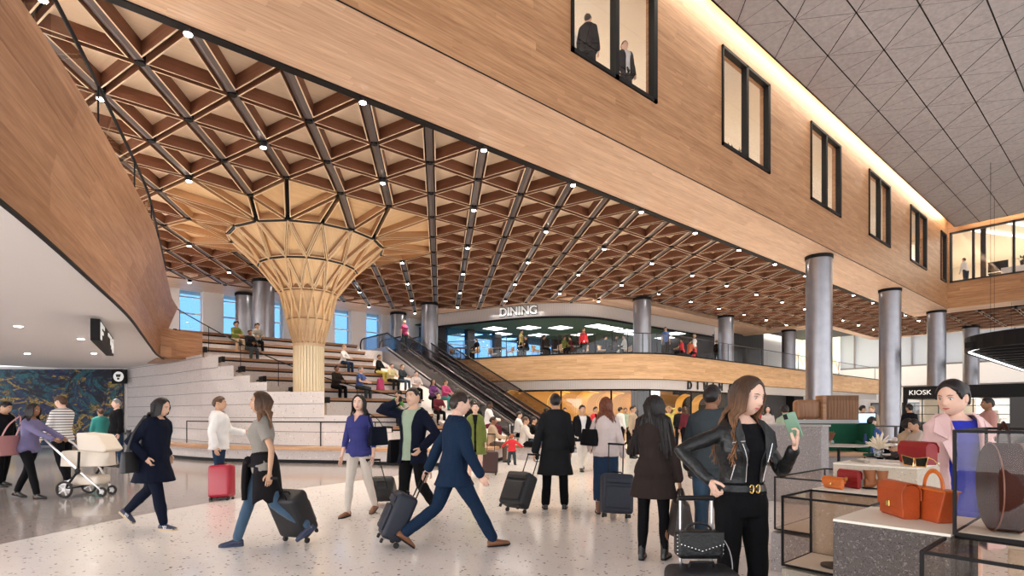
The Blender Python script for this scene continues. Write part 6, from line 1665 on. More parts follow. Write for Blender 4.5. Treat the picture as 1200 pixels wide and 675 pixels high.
a, w, rot = stand(1053, 541.5, 1093, 546, 1.07)
flap_bag('flap_handbag', 'dark red velvet-like flap handbag on the highest travertine block', a, .25, rot, .085, .15, L_red, None, .6)
# sunglasses
t = thing('sunglasses', 'cat-eye sunglasses with gold frame leaning on the dark red handbag', 'sunglasses', (*G(1072, 548, 1.07), 1.072), rot); 
for s in (-1, 1):
    sh = [(s*.006, .005), (s*.016, .004), (s*.055, .006), (s*.066, .045), (s*.004, .036)]
    mb = MB(); mb.tube([(x, 0, z) for x, z in sh], .0028, 5, closed=True); fr2 = mb.build('rim', M_gold, t)
    mb = MB(); mb.add([(x, 0, z) for x, z in sh], [tuple(range(5))]); mb.build('lens', mat('lens_dark', (.01, .01, .01), .05), t)
    mb = MB(); mb.tube([(s*.066, 0, .045), (s*.066, .025, .035), (s*.064, .05, .01)], .002, 5); mb.build('temple', M_gold, t)
t.scale = (1.6, 1.6, 1.6)
t = thing('tray', 'black oval tray on the highest travertine block under the dried coral', 'tray', (*G(1033, 536, 1.07), 1.07)); MB().lathe([(.0, 0), (.10, 0), (.112, .012), (.104, .012), (.096, .005), (.0, .005)], n=32).build('dish', M_black, t, smooth=True)
t = thing('coral', 'spiky pale dried coral plant standing in a small glass on the black tray', 'ornament', (*G(1030, 537, 1.07), 1.077))
mb = MB(); rs2 = random.Random(4)
for q in range(46):
    a_ = rs2.uniform(0, 2*PI); e = rs2.uniform(.1, 1.5); L_ = rs2.uniform(.06, .10); d = Vector((math.cos(a_)*math.cos(e), math.sin(a_)*math.cos(e), math.sin(e)))
    p0 = Vector((0, 0, .045)); mb.tube([p0, p0+d*L_*.55+Vector((0, 0, .008)), p0+d*L_], [.004, .0055, .0015], 5)
t.scale = (1.45, 1.45, 1.45); mb.build('branches', mat('coral_ivory', (.78, .68, .52), .7), t, smooth=True); MB().lathe([(.02, 0), (.026, .05), (.023, .05), (.018, .004)], n=16).build('glass', M_glass, t)
t = thing('booklet', 'thin grey booklet lying at the left front of the highest travertine block', 'booklet', (*G(1008, 541.5, 1.07), 1.071), R(52)); mb = MB(); mb.rbox((0, 0, .007), (.15, .045, .014), .003); mb.build('cover', mat('taupe_cover', (.33, .29, .25), .6), t)
t = thing('booklet', 'white card lying in front of the dark red handbag', 'card', (*G(1040, 543, 1.07), 1.071), R(60)); MB().box((-.07, -.03, 0), (.07, .03, .004)).build('sheet', M_white, t)
a, w, rot = stand(964, 571, 994, 575.5, .905)
flap_bag('purse', 'small orange wallet purse at the front of the low travertine block', a, .155, rot, .03, .075, L_or, M_gold, .6, 'purse', .012)
a, w, rot = stand(982, 570, 1012, 574.5, .905)
flap_bag('purse', 'deep red wallet purse standing behind the small orange purse', a, .165, rot, .032, .118, L_red, M_gold, .55, 'purse', .012)
for k, (u, v) in enumerate(((1021, 573), (1036, 574))):
    t = thing('ankle_boot', ('left' if k == 0 else 'right') + ' boot of the tan suede ankle boots before the travertine block', 'boot', (*G(u, v, .905), .905), R(-40.33-100)+PI/2*0)
    mb = MB(); secs = [(-.05, .024, .0, .075), (-.02, .034, .0, .10), (.03, .034, .0, .10), (.08, .036, 0, .06), (.14, .036, 0, .045), (.18, .022, 0, .03)]; n = 14; rows = []
    for a_, w_, z0, z1 in secs: rows.append([(math.cos(2*PI*i/n)*w_, a_, .012+(z0+z1)/2+math.sin(2*PI*i/n)*(z1-z0)/2) for i in range(n)])
    mb.add(sum(rows, []), [(q*n+i, q*n+(i+1) % n, (q+1)*n+(i+1) % n, (q+1)*n+i) for q in range(5) for i in range(n)]+[tuple(range(n)), tuple(5*n+i for i in range(n))])
    mb.tube([(0, -.005, .06), (0, -.008, .11), (0, -.012, .165)], [(.036, .045), (.038, .048), (.046, .058)], 16, cap=False); mb.build('upper', L_tan, t, smooth=True)
    MB().box((-.034, -.055, 0), (.034, .17, .012)).build('sole', M_black, t); t.scale = (.8, .8, .8)
# round brown bag inside the big case
t = thing('round_bag', 'big round dark brown hat-box bag with arched handle inside the large glass case', 'handbag', (3.15, .425, .915), R(-40.33-118)+PI)
t.scale = (1.08, 1.0, 1.08); mb = MB(); mb.M = Matrix.Translation((0, 0, .175)) @ Matrix.Rotation(R(90), 4, 'X'); mb.lathe([(.165, -.055), (.175, -.048), (.177, 0), (.175, .048), (.165, .055)], n=56); mb.build('body', L_br, t, smooth=True)
mb = MB(); mb.M = Matrix.Translation((0, 0, .175)) @ Matrix.Rotation(R(90), 4, 'X')
for zz in (-.044, .044): mb.tube([(math.cos(2*PI*i/48)*.177, math.sin(2*PI*i/48)*.177, zz) for i in range(48)], .003, 5, closed=True)
mb.build('piping', mat('brown_piping', (.20, .08, .05), .4), t)
mb = MB(); mb.tube(smooth_path([(-.07, 0, .335), (-.066, 0, .385), (0, 0, .425), (.066, 0, .385), (.07, 0, .335)], 5), [(.004, .014)]*21, 8); mb.build('handle', L_br, t, smooth=True)

# ---------------------------------------------------------------- granite wall, booth and table behind the displays
tb = thing('granite_wall', 'speckled granite half-height wall behind the woman with the phone', 'partition', (9.15, 3.8, 0)); mb = MB(); mb.box((-.15, -.5, 0), (.15, 1.15, 1.22)); mb.build('wall_block', M_ter, tb, bevel=.01)
mb = MB(); mb.box((-.17, -.52, 1.22), (.17, 1.17, 1.25)); mb.build('coping', mat('coping_grey', (.36, .33, .32), .4), tb)
def at_cam(u, Y, z=0): x, y = GY(u, Y); return (x, y, z)
RC = -R(40.33)
bo = thing('banquette', 'curved booth seat with dark green upholstered back behind the granite wall', 'bench', at_cam(975, 13.4), RC)
c_grn = cloth('bottle_green', (.012, .075, .042)); mb = MB(); mb.rbox((0, .2, .82), (1.5, .14, .72), .05, n=3); mb.rbox((.78, -.05, .82), (.14, .62, .72), .05, n=3); mb.build('backrest', c_grn, bo, smooth=True)
mb = MB(); mb.box((-.75, -.35, .40), (.95, .15, .50)); mb.build('seat', wood('booth_oak', (.40, .22, .12), (.66, .42, .25), pw=.3, pl=2), bo, bevel=.01)
mb = MB(); mb.box((-.75, -.3, 0), (.9, .15, .40)); mb.build('base', M_ter, bo)
mb = MB(); mb.box((-1.1, .28, 0), (.85, .55, 1.27)); mb.build('ledge', mat('ledge_grey', (.40, .375, .37), .5), bo)
sl = thing('slatted_block', 'rounded block of vertical oak slats standing on the grey ledge below the big column', 'wood screen', at_cam(967, 14.0, 1.27), RC)
oak = wood('slat_oak', (.20, .09, .045), (.40, .21, .11), pw=3, pl=4, along=1, seam=0); mb = MB()
for q in range(30): x_ = -.12+q*.030; mb.rbox((x_, 0, .31), (.020, .34, .62), .008, n=2)
mb.build('slat', oak, sl)['kind'] = 'stuff'
mb = MB(); mb.rbox((-.46, .04, .26), (.62, .3, .50), .10, n=4); mb.build('end_block', oak, sl, smooth=True); mb = MB(); mb.box((-.15, -.18, 0), (-.07, .18, .61)); mb.build('edge_board', M_bench, sl)
tt = thing('round_table', 'round pale table on a black stem in front of the green booth', 'table', at_cam(983, 12.0), 0)
mb = MB(); mb.lathe([(.0, .715), (.56, .715), (.57, .725), (.56, .74), (.0, .74)], n=40); mb.build('tabletop', mat('table_grey_white', (.52, .49, .46), .35), tt, smooth=True)
mb = MB(); mb.cyl((0, 0, .02), .03, .7, 12); mb.build('stem', M_black, tt); mb = MB(); mb.lathe([(.0, 0), (.26, 0), (.25, .02), (.0, .03)], n=28); mb.build('foot', M_black, tt)
t = thing('vase', 'small glass vase of dry reddish stems on the round table', 'vase', at_cam(974, 12.0, .74)); MB().lathe([(.05, 0), (.062, .05), (.055, .10), (.050, .10), (.055, .05), (.045, .006)], n=18).build('glass', M_glass, t)
mb = MB()
for q in range(18): a_ = q*2.4; mb.tube([(0, 0, .02), (math.cos(a_)*.03, math.sin(a_)*.03, .13), (math.cos(a_)*.10, math.sin(a_)*.08, .27+.03*math.sin(q*5))], [.003, .004, .006], 4)
mb.build('stems', mat('dry_stem', (.25, .10, .05), .8), t)
t = thing('wine_glass', 'stemmed glass on the round table left of the vase', 'glass', at_cam(967, 12.1, .74)); MB().lathe([(.03, 0), (.004, .006), (.004, .08), (.032, .11), (.036, .15), (.030, .19), (.029, .19), (.034, .15), (.03, .112), (.0, .085)], n=18).build('bowl', M_glass, t, smooth=True)
def side_chair(label, pos, rz, m, group=None, name='chair'):
    t = thing(name, label, 'chair', pos, rz, group)
    mb = MB(); mb.rbox((0, 0, .45), (.46, .44, .06), .02); mb.build('seat', m, t, smooth=True)
    mb = MB(); n = 9; rows = []
    for z, w in ((.47, .21), (.62, .23), (.78, .22)):
        rows.append([(math.sin(R(-80+160*i/8))*w, -.02-math.cos(R(-80+160*i/8))*w, z+(.0 if z < .6 else -.10*abs(i-4)/4)) for i in range(n)])
    mb.add(sum(rows, []), [(a_*n+i, a_*n+i+1, (a_+1)*n+i+1, (a_+1)*n+i) for a_ in range(2) for i in range(n-1)]); o = mb.build('backrest', m, t, smooth=True); so = o.modifiers.new('s', 'SOLIDIFY'); so.thickness = .03
    for s in (1, -1):
        for q in (1, -1): MB().tube([(s*.17, q*.16, .43), (s*.21, q*.20, 0)], [.014, .010], 6).build('leg', M_black, t)
    return t
def cafe_table(label, pos, group=None, r=.38):
    t = thing('cafe_table', label, 'table', pos, 0, group)
    MB().lathe([(.0, .72), (r, .72), (r, .75), (.0, .75)], n=28).build('tabletop', mat('cafe_top', (.16, .08, .045), .4), t); MB().cyl((0, 0, .02), .025, .7, 10).build('stem', M_black, t); MB().lathe([(.0, 0), (.22, 0), (.0, .03)], n=20).build('foot', M_black, t)
    return t
# ---- seated and standing people of the food court at the right
person('man in a blue sweater seated at a table right of the green booth', at_cam(1019, 13.2)[:2], 80, 1.76, False, 'fair', ('short', 'black'), dict(SIT, head=(0, -4, 0)), top=dict(m=c_blue, g=.02), bottom=P_blk, shoes=dict(m=k_black), lod=1)
side_chair('green chair under the man in the blue sweater', (*at_cam(1016, 13.25)[:2], 0), RC+R(-90), c_grn)
cafe_table('small dark table before the man in the blue sweater', at_cam(1043, 13.3))
person('woman with dark curly hair in a tan top seated facing the bearded man', at_cam(1062, 11.2)[:2], 60, 1.70, True, 'tan', ('afro', 'black'), SIT, top=dict(m=c_tan, g=.012), bottom=P_blk, shoes=dict(m=k_black), lod=1)
person('bearded man in a sand t-shirt seated close to the woman with curly hair', at_cam(1083, 10.9)[:2], -80, 1.74, False, 'tan', ('short', 'black'), dict(SIT, lean=16, head=(0, 10, 0)), top=dict(m=mat('sand_cotton', (.50, .42, .36), .8), g=.016), bottom=P_blk, shoes=dict(m=k_black), lod=1)
for u, Y, rz, lab in ((1060, 11.3, 60, 'dark chair under the woman with dark curly hair'), (1085, 10.9, -80, 'dark chair under the bearded man in the sand t-shirt')): side_chair(lab, at_cam(u, Y), RC-R(rz), M_dark)
person('bearded man in a salmon shirt standing in front of the kiosk at right', at_cam(1158, 10.8)[:2], -70, 1.78, False, 'brown', ('short', 'black'), STAND, top=dict(m=cloth('salmon_cotton', (.45, .22, .19))), bottom=P_blk, shoes=dict(m=k_black), lod=1)
person('man in black seen from behind at the left corner of the kiosk', at_cam(1066, 15.5)[:2], 0, 1.74, False, 'tan', ('short', 'black'), STAND, top=dict(m=c_black), bottom=P_blk, shoes=dict(m=k_black), lod=2)
person('dark-haired person in a pale green top seen past the phone', at_cam(920, 12.4)[:2], 35, 1.66, True, 'tan', ('bun', 'black'), STAND, top=dict(m=c_mint), bottom=P_blk, shoes=dict(m=k_black), lod=1)
person('person in a red plaid shirt leaning at the high table left of the granite wall', at_cam(889, 18)[:2], 140, 1.72, False, 'tan', ('short', 'black'), STAND, top=dict(m=c_red), bottom=dict(m=c_red), shoes=dict(m=k_black), lod=2)
person('woman in a pale pink blouse beside the red plaid shirt', at_cam(900, 17.5)[:2], -160, 1.72, True, 'fair', ('long', 'black', .2), STAND, top=dict(m=c_blush), bottom=P_blk, shoes=dict(m=k_black), lod=2)
t = thing('high_table', 'high bar table before the woman in the pale pink blouse', 'table', at_cam(899, 16.8)); MB().lathe([(0, 1.02), (.4, 1.02), (.4, 1.06), (0, 1.06)], n=24).build('tabletop', M_beige, t); 
for a_ in range(3): MB().tube([(.05, 0, 1.02), (math.cos(a_*2.1)*.3, math.sin(a_*2.1)*.3, 0)], .02, 6).build('leg', M_dark, t)
person('person in a white hooded top standing behind the blue monitor', at_cam(1011, 18)[:2], 100, 1.74, False, 'tan', ('short', 'black'), STAND, top=dict(m=c_white, hood=1, g=.03), bottom=dict(m=c_greyj), shoes=dict(m=k_black), lod=2)
person('person in a beige shirt right of the white hooded top', at_cam(1022, 18.5)[:2], -110, 1.72, False, 'fair', ('short', 'blond'), STAND, top=dict(m=c_tan), bottom=dict(m=c_greyj), shoes=dict(m=k_black), lod=2)
person('person in a white shirt by the doorway behind the slatted block', at_cam(1001, 20)[:2], -60, 1.74, False, 'fair', ('short', 'brown'), STAND, top=dict(m=c_white), bottom=P_blk, shoes=dict(m=k_black), lod=2)
t = thing('monitor', 'small monitor with a pale blue screen on the high counter', 'monitor', at_cam(1015, 16.5, 1.06), RC+PI); MB().box((-.3, -.02, .06), (.3, .02, .40)).build('casing', M_black, t); MB().box((-.27, .02, .09), (.27, .026, .37)).build('screen', mat('screen_blue', (.3, .5, .7), .4, emit=.9), t); MB().box((-.05, -.02, 0), (.05, .02, .08)).build('stand', M_black, t)
t = thing('counter', 'dark high counter with a rail under the blue monitor', 'counter', at_cam(1020, 16.6), RC); MB().box((-.9, -.1, 1.02), (.9, .35, 1.06)).build('worktop', M_dark, t)
for x_ in (-.8, 0, .8): MB().box((x_-.03, .0, 0), (x_+.03, .06, 1.02)).build('post', M_dark, t)
for k, (u, Y) in enumerate(((1052, 12.8), (1040, 15))):
    side_chair('pale %s chair at the tables before the kiosk' % ('nearer', 'farther')[k], at_cam(u, Y), RC+R(30+60*k), M_white)

# ---------------------------------------------------------------- kiosk
kx, y0, y1 = 36.3, 3.9, 9.1
ki = thing('kiosk', 'black KIOSK stand with grid windows behind the saleswoman', 'kiosk', (kx, y0, 0))
MB().box((0, 0, 2.25), (3.6, y1-y0, 2.92)).build('fascia', M_black, ki)
mb = MB(); mb.box((0, 0, 0), (3.6, .75, 2.25)); mb.build('end_wall', mat('kiosk_dark_panel', (.055, .05, .05), .4), ki); MB().box((0, y1-y0-.16, 0), (.3, y1-y0, 2.25)).build('corner_post', M_black, ki)
MB().box((0, .75, 0), (.5, y1-y0-.16, .95)).build('counter', M_dark, ki)
MB().box((3.3, .75, .95), (3.4, y1-y0, 2.25)).build('back_panel', M_beige, ki)
mb = MB()
for q in range(7): y_ = .75+q*(y1-y0-.91)/6; mb.box((.02, y_-.02, .95), (.06, y_+.02, 2.25))
for z_ in (1.4, 1.85): mb.box((.02, .75, z_-.015), (.05, y1-y0-.1, z_+.015))
mb.build('window_grid', M_black, ki); MB().box((.03, .75, .95), (.04, y1-y0-.1, 2.25)).build('pane', M_glass, ki)
o = text_obj('lettering', 'KIOSK', .36, (-.015, y1-y0-.78, 2.575), (R(90), 0, -R(90)), M_letter, ki, .012)
l = D.lights.new('kiosk_lamp', 'POINT'); l.energy = 45; l.color = (1, .9, .75); l.shadow_soft_size = .3; lo = D.objects.new('kiosk_lamp', l); COL.objects.link(lo); lo.location = (kx+1.8, 6.4, 2.1)
# round-ended black canopy
cn = thing('pendant_canopy', 'large round-ended black slatted canopy hanging at the right edge', 'canopy', (34, 1.6, 4.2))
cx0, cx1, cy0, cy1, cr_ = -4.9, 18, -4.6, 4.1, 3.4
out = []
for cx_, cy_, a0 in ((cx0+cr_, cy1-cr_, 90), (cx0+cr_, cy0+cr_, 180), (cx1-cr_, cy0+cr_, 270), (cx1-cr_, cy1-cr_, 0)):
    for i in range(13): a_ = R(a0+90*i/12); out.append((cx_+math.cos(a_)*cr_, cy_+math.sin(a_)*cr_))
def ring(name, d0, d1, z0, z1, m, parent):
    def sc(d): return [(x-math.copysign(min(d, abs(x)), x) if False else x*(1-d/9), y*(1-d/4.4)) for x, y in out]
    A, B = sc(d0), sc(d1); n = len(out); mb = MB()
    mb.add([(x, y, z0) for x, y in A]+[(x, y, z1) for x, y in A]+[(x, y, z0) for x, y in B]+[(x, y, z1) for x, y in B], [f for i in range(n) for j in ((i+1) % n,) for f in ((i, j, n+j, n+i), (2*n+i, 3*n+i, 3*n+j, 2*n+j), (n+i, n+j, 3*n+j, 3*n+i), (i, 2*n+i, 2*n+j, j))])
    return mb.build(name, m, parent)
ring('rim', 0, .12, 0, .62, M_black, cn); ring('light_strip', .14, .24, .02, .05, mat('led_strip', (1, .97, .92), .4, emit=4), cn)
for q in range(13):
    x_ = cx0+1.6+q*1.6; mb = MB(); mb.box((x_-.14, cy0+.3, .10), (x_+.14, cy1-.3, .34)); mb.build('slat', M_black, cn)
mb = MB(); mb.prism([(x*.97, y*.95) for x, y in out], .52, .56); mb.build('deck', M_grey, cn)
for x_, y_ in ((-3, 3), (2, 3.6), (7, 3.6), (-3, -2)): mb = MB(); mb.cyl((x_, y_, .6), .007, 7.5, 6); mb.build('hanger', M_black, cn)

# ---------------------------------------------------------------- audience on the stone steps
def on_step(label, u, v, face=140, z=None, cap=caps, **kw):
    """sits on the bench row that shows at photo height v on the column u"""
    best = None
    for k, (x0, y0_, zz_) in enumerate(cap):
        y_ = y0_+.12; t_ = (u-600)/640.; Y = y_/(.7625-.6470*t_); x = Y*(.7625*t_+.6470); vv = 485-640*(zz_-CAM_H)/Y
        if best is None or abs(vv-v) < best[0]: best = (abs(vv-v), x, y_, zz_, k)
    _, x, y_, zz_, k = best
    kw.setdefault('lod', 2); pose = dict(SIT, **kw.pop('pose', {}))
    pr = person(label, (x, y_), face, pose=pose, z=0, **kw)
    pr[0].location.z = zz_-pr[1].P.z+.085*pr[1].k
    return pr
on_step('person in an olive shirt and tan trousers leaning back on the upper steps', 276, 402, 125, top=dict(m=c_green), bottom=dict(m=c_tan), shoes=dict(m=k_black), hair=('afro', 'black'), skin='tan')
on_step('person in a black shirt and grey trousers beside the olive shirt', 292, 408, 125, top=dict(m=c_black), bottom=dict(m=c_greyj), shoes=dict(m=k_black), hair=('short', 'black'), skin='brown')
on_step('person with curly hair and pale shirt right of the black shirt', 301, 400, 140, top=dict(m=c_greyt), bottom=P_blk, shoes=dict(m=k_black), hair=('afro', 'dark'), skin='tan')
on_step('woman in a white top seated highest right of the timber funnel', 402, 423, 110, top=dict(m=c_white), bottom=dict(m=c_dden), shoes=dict(m=k_black), hair=('short', 'blond'), skin='fair', fem=True)
on_step('man in a taupe shirt and black trousers right of the funnel shaft', 393, 460, 120, top=dict(m=c_brownc), bottom=P_blk, shoes=dict(m=k_black), skin='brown', hair=('crop', 'black'), H=1.8, lod=1)
on_step('man in a blue t-shirt and grey trousers on the middle steps', 421, 456, 110, top=dict(m=c_blue, sleeve='short'), bottom=dict(m=c_greyj), shoes=dict(m=k_brown), hair=('short', 'grey'), skin='fair', H=1.8, lod=1)
on_step('woman in a dark grey sweater and yellow green trousers near the escalator', 443, 440, 110, top=dict(m=c_coat), bottom=dict(m=c_yel), shoes=dict(m=k_black), hair=('short', 'dark'), skin='tan', fem=True)
on_step('boy in a pale yellow shirt on the steps below the escalator', 458, 452, 130, top=dict(m=mat('pale_yellow', (.6, .52, .28), .8)), bottom=dict(m=c_coat), shoes=dict(m=k_black), H=1.6, skin='fair')
on_step('boy in a slate shirt reading right of the pale yellow shirt', 470, 452, 120, top=dict(m=c_greyj), bottom=dict(m=c_jean), shoes=dict(m=k_white), H=1.6, skin='light', hair=('short', 'brown'))
on_step('person in a green shirt just above the laughing man', 464, 478, 140, top=dict(m=cloth('leaf_green', (.08, .25, .06))), bottom=P_blk, shoes=dict(m=k_black), skin='light')
on_step('person with a pale top behind the head of the laughing man', 487, 455, 150, top=dict(m=c_blush), bottom=P_blk, shoes=dict(m=k_black), skin='fair', hair=('short', 'dark'))
on_step('person in a purple top on the right of the steps', 507, 468, 150, top=dict(m=cloth('purple_knit', (.14, .04, .16))), bottom=P_blk, shoes=dict(m=k_black), skin='tan', fem=True, hair=('long', 'dark', .15))
on_step('person in a magenta shirt right of the purple top', 521, 470, 130, top=dict(m=c_pinkt), bottom=dict(m=c_teal), shoes=dict(m=k_black), skin='tan')
on_step('person in a black and red top below the magenta shirt', 513, 486, 150, top=dict(m=c_maroon), bottom=P_blk, shoes=dict(m=k_black), skin='light', hair=('short', 'dark'))
hang_bag('raspberry red backpack standing on the middle steps', (ray(446, 20.8), 20.8, 2.405), 120, .36, .22, .45, c_pinkt, name='backpack')
def floor_seat(label, u, Y, face, seat=.45, **kw):
    x, y_ = GY(u, Y); kw.setdefault('lod', 2); pose = dict(SIT, **kw.pop('pose', {})); pr = person(label, (x, y_), face, pose=pose, **kw); pr[0].location.z = seat-pr[1].P.z+.085; return pr
floor_seat('man in a tan shirt and brown trousers seated on the end of the curved bench', 575, 16.2, 92, H=1.76, top=dict(m=c_tan, g=.02), bottom=dict(m=mat('brown_trouser', (.10, .06, .04), .8)), shoes=dict(m=k_black), skin='brown', lod=1)
floor_seat('man in a white top and maroon trousers seated behind the tan shirt', 571, 18.0, 92, seat=.95, H=1.76, top=dict(m=c_white), bottom=dict(m=c_maroon), shoes=dict(m=k_white), skin='dark', hair=('crop', 'black'))
floor_seat('man in a cream sweater and black trousers seated facing right near the wheelchair', 613, 16.4, 92, H=1.74, top=dict(m=c_cream, g=.025), bottom=P_blk, shoes=dict(m=k_white, kind='sneaker'), skin='tan', hair=('short', 'brown'), lod=1)
floor_seat('person in black seated right of the cream sweater', 623, 17.9, 92, H=1.72, top=dict(m=c_black), bottom=dict(m=c_jean), shoes=dict(m=k_white, kind='sneaker'), skin='tan', lod=2)
floor_seat('person in a pale blue shirt half hidden by the charcoal coat', 634, 17.0, 92, H=1.72, top=dict(m=mat('pale_blue_cotton', (.45, .52, .6), .8)), bottom=dict(m=c_jean), shoes=dict(m=k_white), skin='tan', lod=2)
t = thing('bench', 'low timber bench continuing right of the curved platform', 'bench', (*GY(612, 17.2), 0), RC); MB().box((-1.5, -.3, .36), (1.3, .3, .44)).build('seat', M_bench, t); MB().box((-1.4, -.25, 0), (1.2, .25, .36)).build('base', M_stone, t)
# wheelchair with its user
x, y_ = GY(606, 18.6); wc = thing('wheelchair', 'wheelchair with large wheel standing between the seated men near the escalator foot', 'wheelchair', (x, y_, .12), RC-R(100))
for s in (1, -1):
    mb = MB(); mb.M = Matrix.Translation((s*.30, 0, .34)) @ Matrix.Rotation(R(90), 4, 'Y'); mb.tube([(math.cos(2*PI*i/28)*.33, math.sin(2*PI*i/28)*.33, 0) for i in range(28)], .016, 6, closed=True); mb.build('wheel', M_rub, wc, smooth=True)
    mb = MB(); mb.M = Matrix.Translation((s*.30, 0, .34)) @ Matrix.Rotation(R(90), 4, 'Y')
    for q in range(8): mb.tube([(0, 0, 0), (math.cos(q*PI/4)*.32, math.sin(q*PI/4)*.32, 0)], .004, 4)
    mb.build('spokes', M_alu, wc)
    MB().tube([(s*.26, -.2, .95), (s*.26, -.18, .5), (s*.26, .32, .48), (s*.2, .5, .1)], .014, 6).build('frame', M_alu, wc)
MB().box((-.24, -.2, .46), (.24, .28, .52)).build('seat', M_black, wc); MB().box((-.24, -.22, .5), (.24, -.18, .9)).build('backrest', M_black, wc)
floor_seat('person in a white top sitting in the wheelchair', 606, 18.6, 80, seat=.64, H=1.70, top=dict(m=c_white), bottom=P_blk, shoes=dict(m=k_black), skin='light', hair=('short', 'dark'))
person('person with black hair standing just behind the woman in the green coat', GY(555, 15.0), 0, 1.86, False, 'tan', ('short', 'black'), STAND, top=dict(m=c_black), bottom=P_blk, shoes=dict(m=k_black), lod=2)
pr = person('woman in a raspberry t-shirt riding down the left escalator', (14.75, 26.4), 150, 1.72, True, 'fair', ('short', 'blond'), STAND, top=dict(m=c_pinkt, sleeve='short'), bottom=dict(m=c_greyj), shoes=dict(m=k_black), lod=1, z=4.85)

# ---- people at the ground floor counters
for lab, u, Y, face, col, hr, ex in [
    ('woman in a yellow dress with a straw hat raising her arms', 784, 20.5, 190, c_yel, ('afro', 'blond'), dict(pose=dict(STAND, ra=dict(w=(.12, .12, 1.62)), la=dict(w=(-.12, .12, 1.62))), bottom=dict(kind='skirt', m=c_yel, len=.55), fem=True)),
    ('customer in a red jacket queuing left of the auburn-haired woman', 698, 20.5, 150, c_red, ('short', 'black'), {}),
    ('customer in a white shirt queuing right of the auburn-haired woman', 727, 21.5, 60, c_white, ('short', 'black'), {}),
    ('customer in a dark jacket right of the yellow dress', 797, 22, 20, c_coat, ('short', 'black'), {}),
    ('customer in a dusty red top under the dark letters', 803, 21, -30, c_maroon, ('long', 'brown', .15), {}),
    ('customer in a tan coat before the menu board', 742, 17.5, 130, c_tan, ('short', 'dark'), {}),
    ('server in black behind the counter glass left of the red jacket', 662, 23.5, 180, c_black, ('short', 'black'), {}),
    ('server in a pale shirt behind the counter near the menu screen', 733, 24.0, 180, c_mint, ('short', 'brown'), {}),
    ('customer in grey seen through the escalator glass', 640, 24.0, 60, c_greyt, ('short', 'black'), {}),
    ('customer in navy at the far left of the counter', 588, 27.0, 40, c_navy, ('short', 'brown'), {})]:
    d = dict(fem=False, pose=STAND, bottom=P_blk); d.update(ex); person(lab, GY(u, Y), face, 1.73, d['fem'], 'tan', hr, d['pose'], top=dict(m=col), bottom=d['bottom'], shoes=dict(m=k_black), lod=2)

# ---------------------------------------------------------------- upper dining hall: tables, chairs, guests
def U(u, v): return G(u, v, 4.6)
tan_s = mat('tan_shell', (.52, .33, .20), .5)
tabs = [(540, 416, 0), (586, 414, 0), (640, 413, 0), (672, 412, 0), (713, 411, 0)]
k = 0
for (u, v, _) in tabs:
    x, y_ = GY(u, 32.5 if u < 600 else 31.6)
    cafe_table(['dark round table at the left glass corner of the upper restaurant', 'second dark table from the left in the upper restaurant', 'dark table below the middle of the upper DINING sign', 'dark table left of the standing waiter in red', 'dark table beside the seated guest in white'][k], (x, y_, 4.6)); k += 1
chs = [(531, 33, 40), (557, 32.2, -80), (577, 33.0, 60), (598, 32.0, -90), (628, 31.4, 80), (654, 31.0, -60), (661, 32, 100), (685, 31.4, -90), (705, 31.2, 90), (736, 31.4, -90)]
for i, (u, Y, f) in enumerate(chs):
    x, y_ = GY(u, Y); side_chair('tan shell chair in the upper restaurant, %s' % ['at the far left table', 'right of the far left table', 'left of the second table', 'right of the second table', 'beside the waiter in yellow', 'facing the waiter in yellow', 'left of the waiter in red', 'right of the waiter in red', 'left of the seated guest in white', 'under the seated guest in white'][i], (x, y_, 4.6), RC-R(f), tan_s, 'tan shell chairs of the upper restaurant', 'shell_chair')
